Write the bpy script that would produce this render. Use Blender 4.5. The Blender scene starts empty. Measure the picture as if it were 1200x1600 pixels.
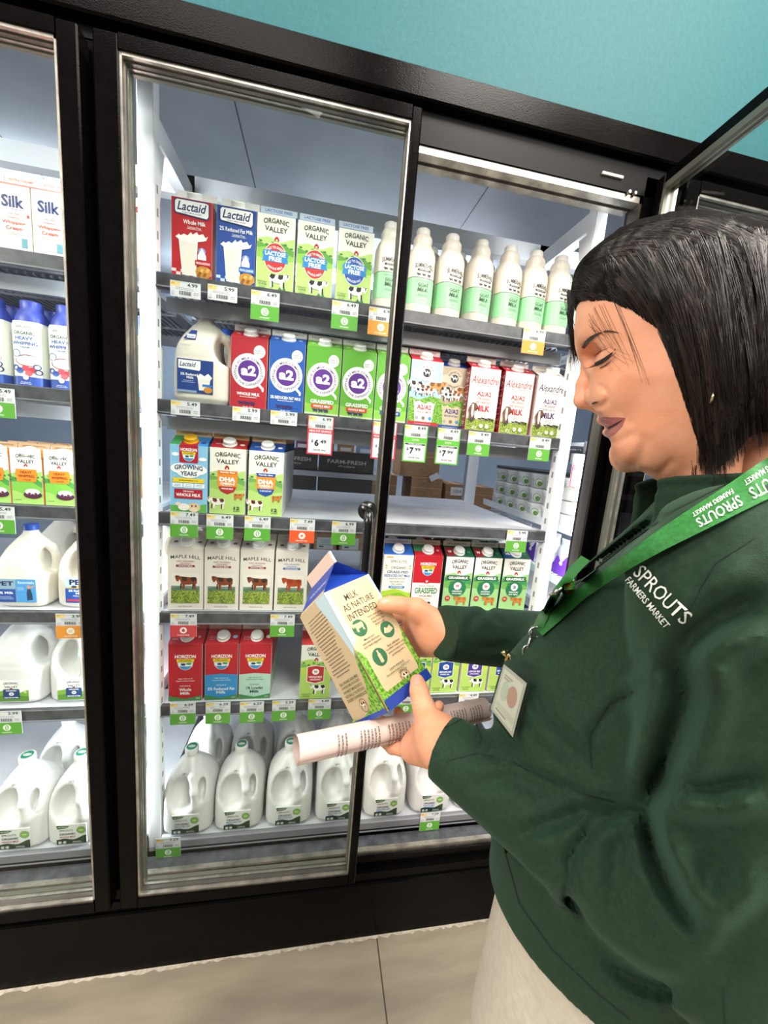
import bpy, math, random
import numpy as np
from mathutils import Vector, Matrix
from mathutils.geometry import tessellate_polygon
from mathutils.bvhtree import BVHTree

# ---------------------------------------------------------------- camera
scene = bpy.context.scene
COL = scene.collection
CAMPOS = Vector((0.0, -1.0, 1.595))
AX = np.array([[0.98194146, 0.05498654, 0.1810178],
               [-0.16908936, -0.17406258, 0.97010876],
               [0.08485135, -0.9831982, -0.16162162]])   # world <- (right, down, forward)
cam = bpy.data.objects.new('camera', bpy.data.cameras.new('camera'))
COL.objects.link(cam)
M = Matrix.Identity(4)
for i in range(3):
    M[i][0] = AX[i][0]; M[i][1] = -AX[i][1]; M[i][2] = -AX[i][2]
M.translation = CAMPOS
cam.matrix_world = M
cam.data.sensor_fit = 'HORIZONTAL'; cam.data.sensor_width = 36; cam.data.lens = 18
cam.data.clip_start = 0.02
scene.camera = cam
vs = scene.view_settings
vs.view_transform = 'Standard'; vs.look = 'None'; vs.gamma = 1; vs.use_curve_mapping = False
vs.exposure = 0.06

# ---------------------------------------------------------------- world and lights
w = bpy.data.worlds.new('world'); scene.world = w; w.use_nodes = True
bg = w.node_tree.nodes['Background']
bg.inputs[0].default_value = (1.0, 0.96, 0.9, 1); bg.inputs[1].default_value = 0.40

def area(name, loc, target, sx, sy, power, col=(1, 1, 1)):
    l = bpy.data.lights.new(name, 'AREA'); l.shape = 'RECTANGLE'; l.size = sx; l.size_y = sy
    l.energy = power; l.color = col
    o = bpy.data.objects.new(name, l); COL.objects.link(o); o.location = loc
    d = Vector(target) - Vector(loc)
    o.rotation_euler = d.to_track_quat('-Z', 'Y').to_euler()
    return o
area('store_and_fill_light', (-1.0, -1.0, 3.5), (-.8, -.6, 0), 2.2, .5, 34, (1, .94, .86))
area('store_and_fill_light', (1.0, -.95, 3.5), (.9, -.6, 0), 1.2, .5, 38, (1, .93, .84))
area('store_and_fill_light', (.95, -1.9, 4.3), (.35, -.7, 1.3), .9, .9, 70, (1, .94, .86))  # unseen fill lamp, added overhead to brighten the woman
area('store_and_fill_light', (-3.5, -2.6, 3.6), (.3, -.6, 1.5), 1.1, 1.2, 150, (1, .93, .84))  # added fill from the left, out of view, lighting her cheek and jacket
area('store_and_fill_light', (1.7, -2.9, 3.5), (0.4, 0.0, 1.2), 1.5, 1.0, 105, (1, .94, .86))

# ---------------------------------------------------------------- materials
_mats = {}
def lin(h):
    h = h.lstrip('#'); h = h if len(h) == 6 else ''.join(c*2 for c in h); v = [int(h[i:i+2], 16)/255 for i in (0, 2, 4)]
    return tuple(x/12.92 if x <= .04045 else ((x+.055)/1.055)**2.4 for x in v) + (1,)
def mat(h, rough=.45, metal=0, spec=.5, sss=0, emit=0, coat=0, trans=0):
    k = (h, rough, metal, spec, sss, emit, coat, trans)
    if k in _mats: return _mats[k]
    m = bpy.data.materials.new('paint_' + h.lstrip('#')); m.use_nodes = True
    b = m.node_tree.nodes['Principled BSDF']
    b.inputs['Base Color'].default_value = lin(h)
    b.inputs['Roughness'].default_value = rough; b.inputs['Metallic'].default_value = metal
    b.inputs['Specular IOR Level'].default_value = spec
    if sss:
        b.inputs['Subsurface Weight'].default_value = 1
        b.inputs['Subsurface Radius'].default_value = (1, .45, .3); b.inputs['Subsurface Scale'].default_value = sss
    if coat: b.inputs['Coat Weight'].default_value = coat; b.inputs['Coat Roughness'].default_value = .08
    if trans: b.inputs['Transmission Weight'].default_value = trans
    if emit:
        b.inputs['Emission Color'].default_value = lin(h); b.inputs['Emission Strength'].default_value = emit
    _mats[k] = m
    return m
def noisy(name, c1, c2, scale=20, rough=.5, bump=0, detail=6, stretch=(1, 1, 1), metal=0, lo=.35, hi=.65, spec=.5, bscale=None, coord='Object'):
    m = bpy.data.materials.new(name); m.use_nodes = True
    nt = m.node_tree; N = nt.nodes; K = nt.links; b = N['Principled BSDF']
    tc = N.new('ShaderNodeTexCoord'); mp = N.new('ShaderNodeMapping'); mp.inputs['Scale'].default_value = stretch
    K.new(tc.outputs[coord], mp.inputs[0])
    n = N.new('ShaderNodeTexNoise'); n.inputs['Scale'].default_value = scale; n.inputs['Detail'].default_value = detail
    K.new(mp.outputs[0], n.inputs[0])
    r = N.new('ShaderNodeValToRGB'); r.color_ramp.elements[0].position = lo; r.color_ramp.elements[1].position = hi
    r.color_ramp.elements[0].color = lin(c1); r.color_ramp.elements[1].color = lin(c2)
    K.new(n.outputs['Fac'], r.inputs[0]); K.new(r.outputs[0], b.inputs['Base Color'])
    b.inputs['Roughness'].default_value = rough; b.inputs['Metallic'].default_value = metal
    b.inputs['Specular IOR Level'].default_value = spec
    if bump:
        n2 = N.new('ShaderNodeTexNoise'); n2.inputs['Scale'].default_value = bscale or scale*4; n2.inputs['Detail'].default_value = 4
        K.new(mp.outputs[0], n2.inputs[0])
        bp = N.new('ShaderNodeBump'); bp.inputs['Strength'].default_value = bump; bp.inputs['Distance'].default_value = .002
        K.new(n2.outputs['Fac'], bp.inputs['Height']); K.new(bp.outputs[0], b.inputs['Normal'])
    return m
def glassmat(name, tint=(1, 1, 1, 1), refl=1.0):
    m = bpy.data.materials.new(name); m.use_nodes = True
    nt = m.node_tree; N = nt.nodes; K = nt.links; N.remove(N['Principled BSDF'])
    out = N['Material Output']; t = N.new('ShaderNodeBsdfTransparent'); t.inputs[0].default_value = tint
    g = N.new('ShaderNodeBsdfGlossy'); g.inputs['Roughness'].default_value = .01
    f = N.new('ShaderNodeFresnel'); f.inputs[0].default_value = 1.45
    mm = N.new('ShaderNodeMath'); mm.operation = 'MULTIPLY'; mm.inputs[1].default_value = refl
    ge = N.new('ShaderNodeNewGeometry'); sb = N.new('ShaderNodeMath'); sb.operation = 'SUBTRACT'; sb.inputs[0].default_value = 1
    K.new(ge.outputs['Backfacing'], sb.inputs[1]); m2 = N.new('ShaderNodeMath'); m2.operation = 'MULTIPLY'
    K.new(f.outputs[0], m2.inputs[0]); K.new(sb.outputs[0], m2.inputs[1]); K.new(m2.outputs[0], mm.inputs[0])
    x = N.new('ShaderNodeMixShader'); K.new(mm.outputs[0], x.inputs[0]); K.new(t.outputs[0], x.inputs[1]); K.new(g.outputs[0], x.inputs[2])
    K.new(x.outputs[0], out.inputs[0])
    return m

M_BLACK = noisy('black_satin_frame', '#060505', '#090707', 60, .13, .12, bscale=400, spec=.06)
M_STEEL = noisy('brushed_steel', '#9a9690', '#c4beb2', 30, .3, 0, stretch=(1, 1, 1), metal=.9)
M_WHITE = mat('#f8f9fb', .4)
M_RAIL = noisy('grey_price_rail', '#3e3f42', '#54555a', 40, .35)
M_RAILL = mat('#9a9da3', .35)
M_SHELFTOP = noisy('galvanised_shelf', '#c2c4ca', '#d4d6dc', 6, .35)
M_WIRE = mat('#8f9196', .35, .4)
M_TEAL = noisy('teal_wall_paint', '#235a60', '#286066', 90, .6, .3, bscale=260, spec=.28)
M_COOLCEIL = noisy('cool_grey_ceiling', '#a3a8ad', '#b3b8bc', 3, .5)
M_COOLWALL = noisy('cool_room_wall', '#a9b9cf', '#b9c8da', 2, .5)
M_KRAFT = noisy('kraft_cardboard', '#8e6c50', '#a8855f', 18, .8, .1, stretch=(1, 1, 6))
M_DARKBOX = noisy('dark_cardboard', '#2c2a2b', '#3a3636', 15, .7)
M_GRASS = noisy('printed_grass', '#3f7a22', '#8cc044', 260, .4, lo=.4, hi=.6)
M_FIELD = noisy('printed_field', '#4c6a28', '#a9b84a', 330, .4, lo=.42, hi=.58)
M_GLASS = glassmat('door_glass', (.93, .955, .95, 1), .7)

# ---------------------------------------------------------------- mesh builder
class MB:
    def __init__(s): s.v = []; s.f = []; s.m = []; s.mats = []
    def mi(s, m):
        if isinstance(m, str): m = mat(m)
        if m not in s.mats: s.mats.append(m)
        return s.mats.index(m)
    def add(s, vs, fs, m):
        o = len(s.v); k = s.mi(m); s.v += [tuple(p) for p in vs]
        for f in fs: s.f.append(tuple(i+o for i in f)); s.m.append(k)
    def box(s, a, b, m, bev=0):
        x0, y0, z0 = a; x1, y1, z1 = b
        if bev:
            # chamfered box
            c = bev; P = []; idx = {}
            for sx in (0, 1):
                for sy in (0, 1):
                    for sz in (0, 1):
                        X = (x0, x1)[sx]; Y = (y0, y1)[sy]; Z = (z0, z1)[sz]
                        dx = c if sx == 0 else -c; dy = c if sy == 0 else -c; dz = c if sz == 0 else -c
                        idx[sx, sy, sz] = len(P)
                        P += [(X, Y+dy, Z+dz), (X+dx, Y, Z+dz), (X+dx, Y+dy, Z)]
            I = idx; F = []
            for q in (0, 1):
                F.append([I[q, 0, 0], I[q, 1, 0], I[q, 1, 1], I[q, 0, 1]])
                F.append([I[0, q, 0]+1, I[1, q, 0]+1, I[1, q, 1]+1, I[0, q, 1]+1])
                F.append([I[0, 0, q]+2, I[1, 0, q]+2, I[1, 1, q]+2, I[0, 1, q]+2])
            for p in (0, 1):
                for q in (0, 1):
                    F.append([I[p, q, 0], I[p, q, 1], I[p, q, 1]+1, I[p, q, 0]+1])
                    F.append([I[p, 0, q], I[p, 1, q], I[p, 1, q]+2, I[p, 0, q]+2])
                    F.append([I[0, p, q]+1, I[1, p, q]+1, I[1, p, q]+2, I[0, p, q]+2])
            for k in I.values(): F.append([k, k+1, k+2])
            s.add(P, F, m); return
        P = [(x, y, z) for x in (x0, x1) for y in (y0, y1) for z in (z0, z1)]
        s.add(P, [(0, 1, 3, 2), (4, 6, 7, 5), (0, 4, 5, 1), (2, 3, 7, 6), (0, 2, 6, 4), (1, 5, 7, 3)], m)
    def tube(s, pts, r, m, n=8, cap=True, radii=None):
        pts = [Vector(p) for p in pts]; V = []; F = []
        up = Vector((0, 0, 1)); d0 = (pts[1]-pts[0]).normalized()
        if abs(d0.z) > .9: up = Vector((1, 0, 0))
        a = d0.cross(up).normalized()
        for i, p in enumerate(pts):
            d = (pts[min(i+1, len(pts)-1)]-pts[max(i-1, 0)]).normalized()
            a = (a-d*a.dot(d)).normalized(); b = d.cross(a)
            rr = radii[i] if radii else r
            for k in range(n):
                t = 2*math.pi*k/n; V.append(p+a*math.cos(t)*rr+b*math.sin(t)*rr)
        for i in range(len(pts)-1):
            for k in range(n): F.append((i*n+k, i*n+(k+1) % n, (i+1)*n+(k+1) % n, (i+1)*n+k))
        if cap: F.append(tuple(range(n-1, -1, -1))); F.append(tuple((len(pts)-1)*n+k for k in range(n)))
        s.add(V, F, m)
    def lathe(s, prof, m, n=24, sq=2.0, T=None, cap=True):
        V = []; F = []; mm = m if isinstance(m, list) else None
        for r, z in prof:
            for k in range(n):
                t = 2*math.pi*(k+.5)/n; c = math.cos(t); q = math.sin(t)
                e = (abs(c)**sq+abs(q)**sq)**(-1/sq) if sq != 2 else 1
                p = Vector((r*c*e, r*q*e, z)); V.append(T @ p if T else p)
        for i in range(len(prof)-1):
            ff = [(i*n+k, i*n+(k+1) % n, (i+1)*n+(k+1) % n, (i+1)*n+k) for k in range(n)]
            if mm:
                o = len(s.v); 
                F.append((mm[i], ff))
            else: F += ff
        if mm:
            o = len(s.v); s.v += [tuple(p) for p in V]
            for mk, ff in F:
                k = s.mi(mk)
                for f in ff: s.f.append(tuple(a+o for a in f)); s.m.append(k)
            k = s.mi(mm[-1]); s.f.append(tuple(o+(len(prof)-1)*n+j for j in range(n))); s.m.append(k)
            k = s.mi(mm[0]); s.f.append(tuple(o+n-1-j for j in range(n))); s.m.append(k)
        else:
            if cap: F.append(tuple(range(n-1, -1, -1))); F.append(tuple((len(prof)-1)*n+j for j in range(n)))
            s.add(V, F, m)
    def mesh(s, name, smooth=False, T=None):
        me = bpy.data.meshes.new(name)
        me.from_pydata([tuple(T @ Vector(p)) for p in s.v] if T else s.v, [], s.f)
        for m in s.mats: me.materials.append(m)
        me.polygons.foreach_set('material_index', s.m)
        if smooth: me.polygons.foreach_set('use_smooth', [True]*len(s.f))
        me.update(); return me
    def build(s, name, parent=None, smooth=False, ang=None):
        me = s.mesh(name, smooth)
        if ang and smooth: sharp(me, ang)
        return link(name, me, parent)
def sharp(me, ang):
    import bmesh
    bm = bmesh.new(); bm.from_mesh(me)
    for e in bm.edges:
        if len(e.link_faces) != 2 or e.calc_face_angle(0) > ang: e.smooth = False
    bm.to_mesh(me); bm.free()
def link(name, data, parent=None):
    o = bpy.data.objects.new(name, data); COL.objects.link(o)
    if parent: o.parent = parent
    return o
def tag(o, label=None, cat=None, group=None, kind=None):
    if label: o['label'] = label
    if cat: o['category'] = cat
    if group: o['group'] = group
    if kind: o['kind'] = kind
    return o
def thing(name, loc=(0, 0, 0), label=None, cat=None, group=None, rz=0):
    o = link(name, None); o.location = loc; o.rotation_euler = (0, 0, rz)
    return tag(o, label, cat, group)
def struct(name, mb, smooth=False):
    return tag(mb.build(name, None, smooth), kind='structure')
def copy_tree(root, loc, label, group=None, rz=None):
    r = root.copy(); COL.objects.link(r); r.location = loc
    if rz is not None: r.rotation_euler = (0, 0, rz)
    r['label'] = label
    if group: r['group'] = group
    for ch in list(root.children):
        c = ch.copy(); COL.objects.link(c); c.parent = r
        for g in ch.children:
            d = g.copy(); COL.objects.link(d); d.parent = c
    return r

# ---------------------------------------------------------------- lettering and printed shapes
_txt = {}
def txt(s, bold=.012, shear=0, space=1.0, res=2):
    k = (s, bold, shear, space, res)
    if k not in _txt:
        c = bpy.data.curves.new('lettering', 'FONT'); c.body = s; c.resolution_u = res; c.offset = bold
        c.shear = shear; c.space_character = space; c.align_x = 'LEFT'
        o = bpy.data.objects.new('lettering', c); me = bpy.data.meshes.new_from_object(o)
        P = np.array([v.co[:2] for v in me.vertices]).reshape(-1, 2); F = [tuple(p.vertices) for p in me.polygons]
        bpy.data.objects.remove(o); bpy.data.curves.remove(c); bpy.data.meshes.remove(me)
        lo = P.min(0); hi = P.max(0); P = P-(lo+hi)/2
        _txt[k] = (P, F, hi-lo)
    return _txt[k]
class Dr:
    """prints flat colour shapes and letters, in millimetres, on a surface given by fm(u, v, offset)"""
    def __init__(s, mb, fm, off=.0002, step=.00007): s.mb = mb; s.fm = fm; s.o = off; s.st = step
    def put(s, P, F, m):
        s.mb.add([s.fm(p[0], p[1], s.o) for p in P], F, m); s.o += s.st
    def poly(s, P, m):
        t = tessellate_polygon([[Vector((p[0], p[1], 0)) for p in P]])
        s.put(P, [tuple(q) for q in t], m)
    def rect(s, x0, y0, x1, y1, m, n=1):
        P = []; F = []
        for i in range(n+1):
            x = x0+(x1-x0)*i/n; P += [(x, y0), (x, y1)]
        for i in range(n): F.append((2*i, 2*i+2, 2*i+3, 2*i+1))
        s.put(P, F, m)
    def ell(s, cx, cy, rx, ry, m, n=28, a0=0, a1=360):
        P = [(cx+rx*math.cos(math.radians(a0+(a1-a0)*k/n)), cy+ry*math.sin(math.radians(a0+(a1-a0)*k/n))) for k in range(n+(a1-a0 != 360))]
        s.poly(P, m)
    def ring(s, cx, cy, r, t, m, n=32):
        P = []; F = []
        for k in range(n):
            a = 2*math.pi*k/n
            for q in (r, r-t): P.append((cx+q*math.cos(a), cy+q*math.sin(a)))
        for k in range(n): F.append((2*k, (2*k+2) % (2*n), (2*k+3) % (2*n), 2*k+1))
        s.put(P, F, m)
    def line(s, x0, y0, x1, y1, t, m):
        d = math.hypot(x1-x0, y1-y0) or 1; nx = -(y1-y0)/d*t/2; ny = (x1-x0)/d*t/2
        s.put([(x0+nx, y0+ny), (x1+nx, y1+ny), (x1-nx, y1-ny), (x0-nx, y0-ny)], [(0, 1, 2, 3)], m)
    def rr(s, x0, y0, x1, y1, r, m):
        P = []
        for cx, cy, a in ((x1-r, y1-r, 0), (x0+r, y1-r, 90), (x0+r, y0+r, 180), (x1-r, y0+r, 270)):
            for k in range(5): t = math.radians(a+k*22.5); P.append((cx+r*math.cos(t), cy+r*math.sin(t)))
        s.poly(P, m)
    def text(s, t, cx, cy, w, h, m, bold=.012, shear=0, rot=0, arc=0, bow=0, space=1.0):
        P, F, sz = txt(t, bold, shear, space)
        Q = P*np.array([w/sz[0], h/sz[1]])
        if arc:      # letters round a circle of radius |arc|, centred on (cx, cy); rot = middle angle
            R_ = abs(arc); sg = 1 if arc > 0 else -1
            a = math.radians(rot)-sg*Q[:, 0]/R_; rad = R_+sg*Q[:, 1]
            Q = np.stack([cx+rad*np.cos(a), cy+rad*np.sin(a)], 1)
        else:
            if bow: Q = np.stack([Q[:, 0], Q[:, 1]+bow*(1-(2*Q[:, 0]/w)**2)], 1)
            if rot:
                c, q = math.cos(math.radians(rot)), math.sin(math.radians(rot))
                Q = np.stack([Q[:, 0]*c-Q[:, 1]*q, Q[:, 0]*q+Q[:, 1]*c], 1)
            Q = Q+np.array([cx, cy])
        s.put(Q.tolist(), F, m)
    def fine(s, cx, cy, w, n, m, lh=2.6, t=1.0, seed=1):
        rnd = random.Random(seed); P = []; F = []
        for i in range(n):
            ww = w*rnd.uniform(.7, 1); x = cx-ww/2; y = cy-i*lh
            while x < cx+ww/2-1:
                l = rnd.uniform(2, 6); l = min(l, cx+ww/2-x); o = len(P)
                P += [(x, y-t/2), (x+l, y-t/2), (x+l, y+t/2), (x, y+t/2)]; F.append((o, o+1, o+2, o+3)); x += l+1
        s.put(P, F, m)
    def hills(s, x0, x1, y0, pts, m):
        """ground shape: flat bottom y0, top edge through pts (0..1, y)"""
        P = [(x0, y0), (x1, y0)]; n = 14
        for k in range(n, -1, -1):
            u = k/n
            for (a, ya), (b, yb) in zip(pts, pts[1:]):
                if a <= u <= b:
                    t = (u-a)/(b-a); t = t*t*(3-2*t); P.append((x0+(x1-x0)*u, ya+(yb-ya)*t)); break
        s.poly(P, m)
    def cow(s, cx, cy, k, body, patch, flip=1, legs=True):
        f = lambda L: [(cx+flip*a*k, cy+b*k) for a, b in L]
        s.poly(f([(-9, 4), (-10, 6), (-8, 9), (-4, 8.6), (4, 8), (9, 8.6), (11, 7), (11, 0), (9.6, -1), (10, -8), (7.8, -8), (7, -1), (2, -2), (-3, -2), (-4, -8), (-6, -8), (-6.4, -1), (-8, 1)]), body)
        s.poly(f([(-8, 9), (-13, 10.5), (-15, 9), (-14, 4.6), (-12.6, 2), (-11, 2.4), (-9.6, 5)]), body)
        s.poly(f([(-15.6, 9.6), (-13, 9.4), (-13.6, 8.4)]), patch); s.poly(f([(-9.8, 10.4), (-11.6, 9.4), (-10.2, 8.6)]), patch)
        s.poly(f([(-7, 8.9), (-1, 8.4), (0, 4), (-3, 2.4), (-6.4, 4)]), patch)
        s.poly(f([(3, 8), (8.6, 8.6), (10.6, 5), (7, 2), (4, 4)]), patch)
        s.poly(f([(-13, 10), (-12, 9.6), (-12, 6), (-13.4, 6)]), patch)
        if legs:
            s.poly(f([(-8.4, 0), (-6.6, 0), (-7.4, -7.4), (-9, -7.4)]), patch); s.poly(f([(6, 0), (7.8, 0), (7, -7.4), (5.4, -7.4)]), patch)

# ---------------------------------------------------------------- solids from distance fields
def surfnet(fn, lo, hi, h):
    lo = np.array(lo, float); hi = np.array(hi, float); n = np.ceil((hi-lo)/h).astype(int)+1
    ax = [lo[i]+h*np.arange(n[i]) for i in range(3)]
    V = np.empty(tuple(n), np.float32)
    for i in range(0, n[0], 24):
        X, Y, Z = np.meshgrid(ax[0][i:i+24], ax[1], ax[2], indexing='ij')
        V[i:i+24] = fn(X, Y, Z)
    S = V < 0
    c = np.zeros(tuple(n-1), np.int8)
    for a in (0, 1):
        for b in (0, 1):
            for d in (0, 1): c += S[a:n[0]-1+a, b:n[1]-1+b, d:n[2]-1+d]
    act = (c > 0) & (c < 8); I = np.argwhere(act); idx = -np.ones(act.shape, int); idx[act] = np.arange(len(I))
    acc = np.zeros((len(I), 3)); cnt = np.zeros(len(I))
    corners = [(a, b, d) for a in (0, 1) for b in (0, 1) for d in (0, 1)]
    for p in corners:
        for q in corners:
            if q <= p or sum(abs(p[i]-q[i]) for i in range(3)) != 1: continue
            v0 = V[I[:, 0]+p[0], I[:, 1]+p[1], I[:, 2]+p[2]].astype(float); v1 = V[I[:, 0]+q[0], I[:, 1]+q[1], I[:, 2]+q[2]].astype(float)
            x = (v0 < 0) != (v1 < 0); t = np.where(x, v0/np.where(x, v0-v1, 1), 0)[:, None]
            acc += np.where(x[:, None], np.array(p)+t*(np.array(q)-np.array(p)), 0); cnt += x
    P = lo+h*(I+acc/cnt[:, None]); F = []
    for a in range(3):
        b, d = (a+1) % 3, (a+2) % 3
        s0 = [slice(1, -1)]*3; s0[a] = slice(0, n[a]-1); s1 = list(s0); s1[a] = slice(1, n[a])
        A = S[tuple(s0)]; B = S[tuple(s1)]; E = np.argwhere(A != B); base = E.copy(); base[:, b] += 1; base[:, d] += 1
        sg = A[E[:, 0], E[:, 1], E[:, 2]]
        def cell(db, dd):
            q = base.copy(); q[:, b] += db; q[:, d] += dd; return idx[q[:, 0], q[:, 1], q[:, 2]]
        Q = np.stack([cell(-1, -1), cell(0, -1), cell(0, 0), cell(-1, 0)], 1)
        Q[~sg] = Q[~sg][:, ::-1]; F.append(Q)
    return P, np.concatenate(F)
def net_mesh(name, P, F, m, smooth_it=0):
    me = bpy.data.meshes.new(name)
    me.vertices.add(len(P)); me.vertices.foreach_set('co', P.astype(np.float32).ravel())
    me.loops.add(4*len(F)); me.loops.foreach_set('vertex_index', F.ravel().astype(np.int32))
    me.polygons.add(len(F)); me.polygons.foreach_set('loop_start', np.arange(0, 4*len(F), 4, dtype=np.int32))
    try: me.polygons.foreach_set('loop_total', np.full(len(F), 4, np.int32))
    except Exception: pass
    me.polygons.foreach_set('use_smooth', np.ones(len(F), bool)); me.update(calc_edges=True); me.validate()
    for x in (m if isinstance(m, list) else [m]): me.materials.append(x)
    return me
def relax(P, F, it=2, lam=.5):
    P = P.copy()
    for _ in range(it):
        acc = np.zeros_like(P); cnt = np.zeros(len(P))
        for k in range(4):
            a = F[:, k]; b = F[:, (k+1) % 4]
            np.add.at(acc, a, P[b]); np.add.at(cnt, a, 1); np.add.at(acc, b, P[a]); np.add.at(cnt, b, 1)
        P += lam*(acc/np.maximum(cnt, 1)[:, None]-P)
    return P
def smin(a, b, k):
    h = np.clip(.5+.5*(b-a)/k, 0, 1); return b+(a-b)*h-k*h*(1-h)
def smax(a, b, k): return -smin(-a, -b, k)
def capsule(X, Y, Z, a, b, r0, r1):
    a = np.array(a, float); b = np.array(b, float); d = b-a; L = d.dot(d)
    t = np.clip(((X-a[0])*d[0]+(Y-a[1])*d[1]+(Z-a[2])*d[2])/L, 0, 1)
    return np.sqrt((X-a[0]-t*d[0])**2+(Y-a[1]-t*d[1])**2+(Z-a[2]-t*d[2])**2)-(r0+(r1-r0)*t)
def ellip(X, Y, Z, c, r, B=None):
    p = [X-c[0], Y-c[1], Z-c[2]]
    if B is not None: p = [p[0]*B[i][0]+p[1]*B[i][1]+p[2]*B[i][2] for i in range(3)]
    k = np.sqrt((p[0]/r[0])**2+(p[1]/r[1])**2+(p[2]/r[2])**2); return (k-1)*min(r)

def hit(px, py, y):
    """the point at depth y that the photograph shows at a pixel"""
    r = AX @ np.array([px-600., py-800., 600.]); t = (y-CAMPOS.y)/r[1]
    return Vector(CAMPOS)+Vector(r*t)

# ================================================================ the setting
m = noisy('polished_concrete', '#7f7566', '#a99d88', 3.2, .42, .12, detail=10, stretch=(.6, 3.4, 1), lo=.3, hi=.7, bscale=160)
b = MB(); b.box((-4, -4.5, -.05), (4, 0.02, 0), m)
b.box((.2825, -4.5, 0), (.2865, 0, .0006), '#4b443b'); b.box((-1.25, -4.5, 0), (-1.246, 0, .0006), '#4b443b'); b.box((1.75, -4.5, 0), (1.754, 0, .0006), '#4b443b')
b.box((-4, -1.62, 0), (4, -1.616, .0006), '#4b443b')
struct('floor', b)
rnd = random.Random(5)
b = MB(); P = []; x = -1.6
while x < 1.6:
    P.append((x, rnd.uniform(.003, .013))); x += rnd.uniform(.004, .02)
V = []; F = []
for i, (x, q) in enumerate(P): V += [(x, .0, .0008), (x, -q, .0008)]
for i in range(len(P)-1): F.append((2*i, 2*i+1, 2*i+3, 2*i+2))
b.add(V, F, noisy('caulk_dust', '#b0a694', '#cdc4b4', 80, .9)); struct('trim_1', b)

b = MB(); b.box((-4, 0.0, 2.43), (4, .08, 3.6), M_TEAL); struct('wall_front', b)
b = MB(); b.box((-4, .02, -.05), (4, 3.7, -.001), mat('#3c3c40', .6)); struct('floor_cooler', b)
b = MB(); b.box((-4, .08, 2.98), (4, 3.7, 3.05), M_COOLCEIL)
for x in (-4+1.14*0, -2.88, -1.65, -.42, .80, 2.03): b.box((x-.003, .08, 2.979), (x+.003, 3.7, 2.9805), '#2b2f36')
struct('ceiling', b)
b = MB(); b.box((-4, 3.6, 0), (4, 3.7, 2.98), M_COOLWALL); struct('wall_back', b)
b = MB(); b.box((-4.1, .0, 0), (-4, 3.7, 2.98), M_COOLWALL); struct('wall_left', b)
b = MB(); b.box((4, .0, 0), (4.1, 3.7, 2.98), M_COOLWALL); struct('wall_right', b)

# black cooler front: plinth, sill, header, mullions
b = MB()
b.box((-4, .0, 0), (4, .10, .225), M_BLACK); b.box((-4, -.012, .212), (4, .03, .228), M_BLACK, .004)
b.box((-4, -.004, .228), (4, .09, .262), M_BLACK)
tag(b.build('trim_plinth'), kind='structure')
b = MB(); b.box((-4, .012, .262), (4, .10, .300), M_BLACK)
b.box((-4, .020, .300), (4, .034, .316), M_STEEL); b.box((-4, .036, .300), (4, .075, .310), M_RAIL)
tag(b.build('trim_sill'), kind='structure')
b = MB(); b.box((-4, -.022, 2.372), (4, .06, 2.435), M_BLACK, .004); b.box((-4, .0, 2.342), (4, .06, 2.374), mat('#050405', .35, 0, .1)); b.box((.178, .0, 2.300), (.9, .06, 2.342), mat('#050405', .35, 0, .1))
b.box((.178, .004, 2.284), (.802, .03, 2.303), M_STEEL); b.box((.178, .032, 2.286), (.79, .06, 2.300), mat('#5a5450', .3, .5))
b.box((.178, .036, 2.280), (.79, .058, 2.287), M_STEEL)
tag(b.build('trim_header'), kind='structure')
n = 0
for x0, x1 in ((-1.190, -1.122), (-.535, -.445), (.802, .885), (1.53, 1.60)):
    b = MB(); b.box((x0, .0, .26), (x1, .06, 2.345), M_BLACK)
    if x0 > .5: b.box((x0-.008, .004, .30), (x0+.001, .04, 2.30), mat('#4c4744', .3, .6))
    n += 1; tag(b.build('trim_%d' % (n+1)), kind='structure')

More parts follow.
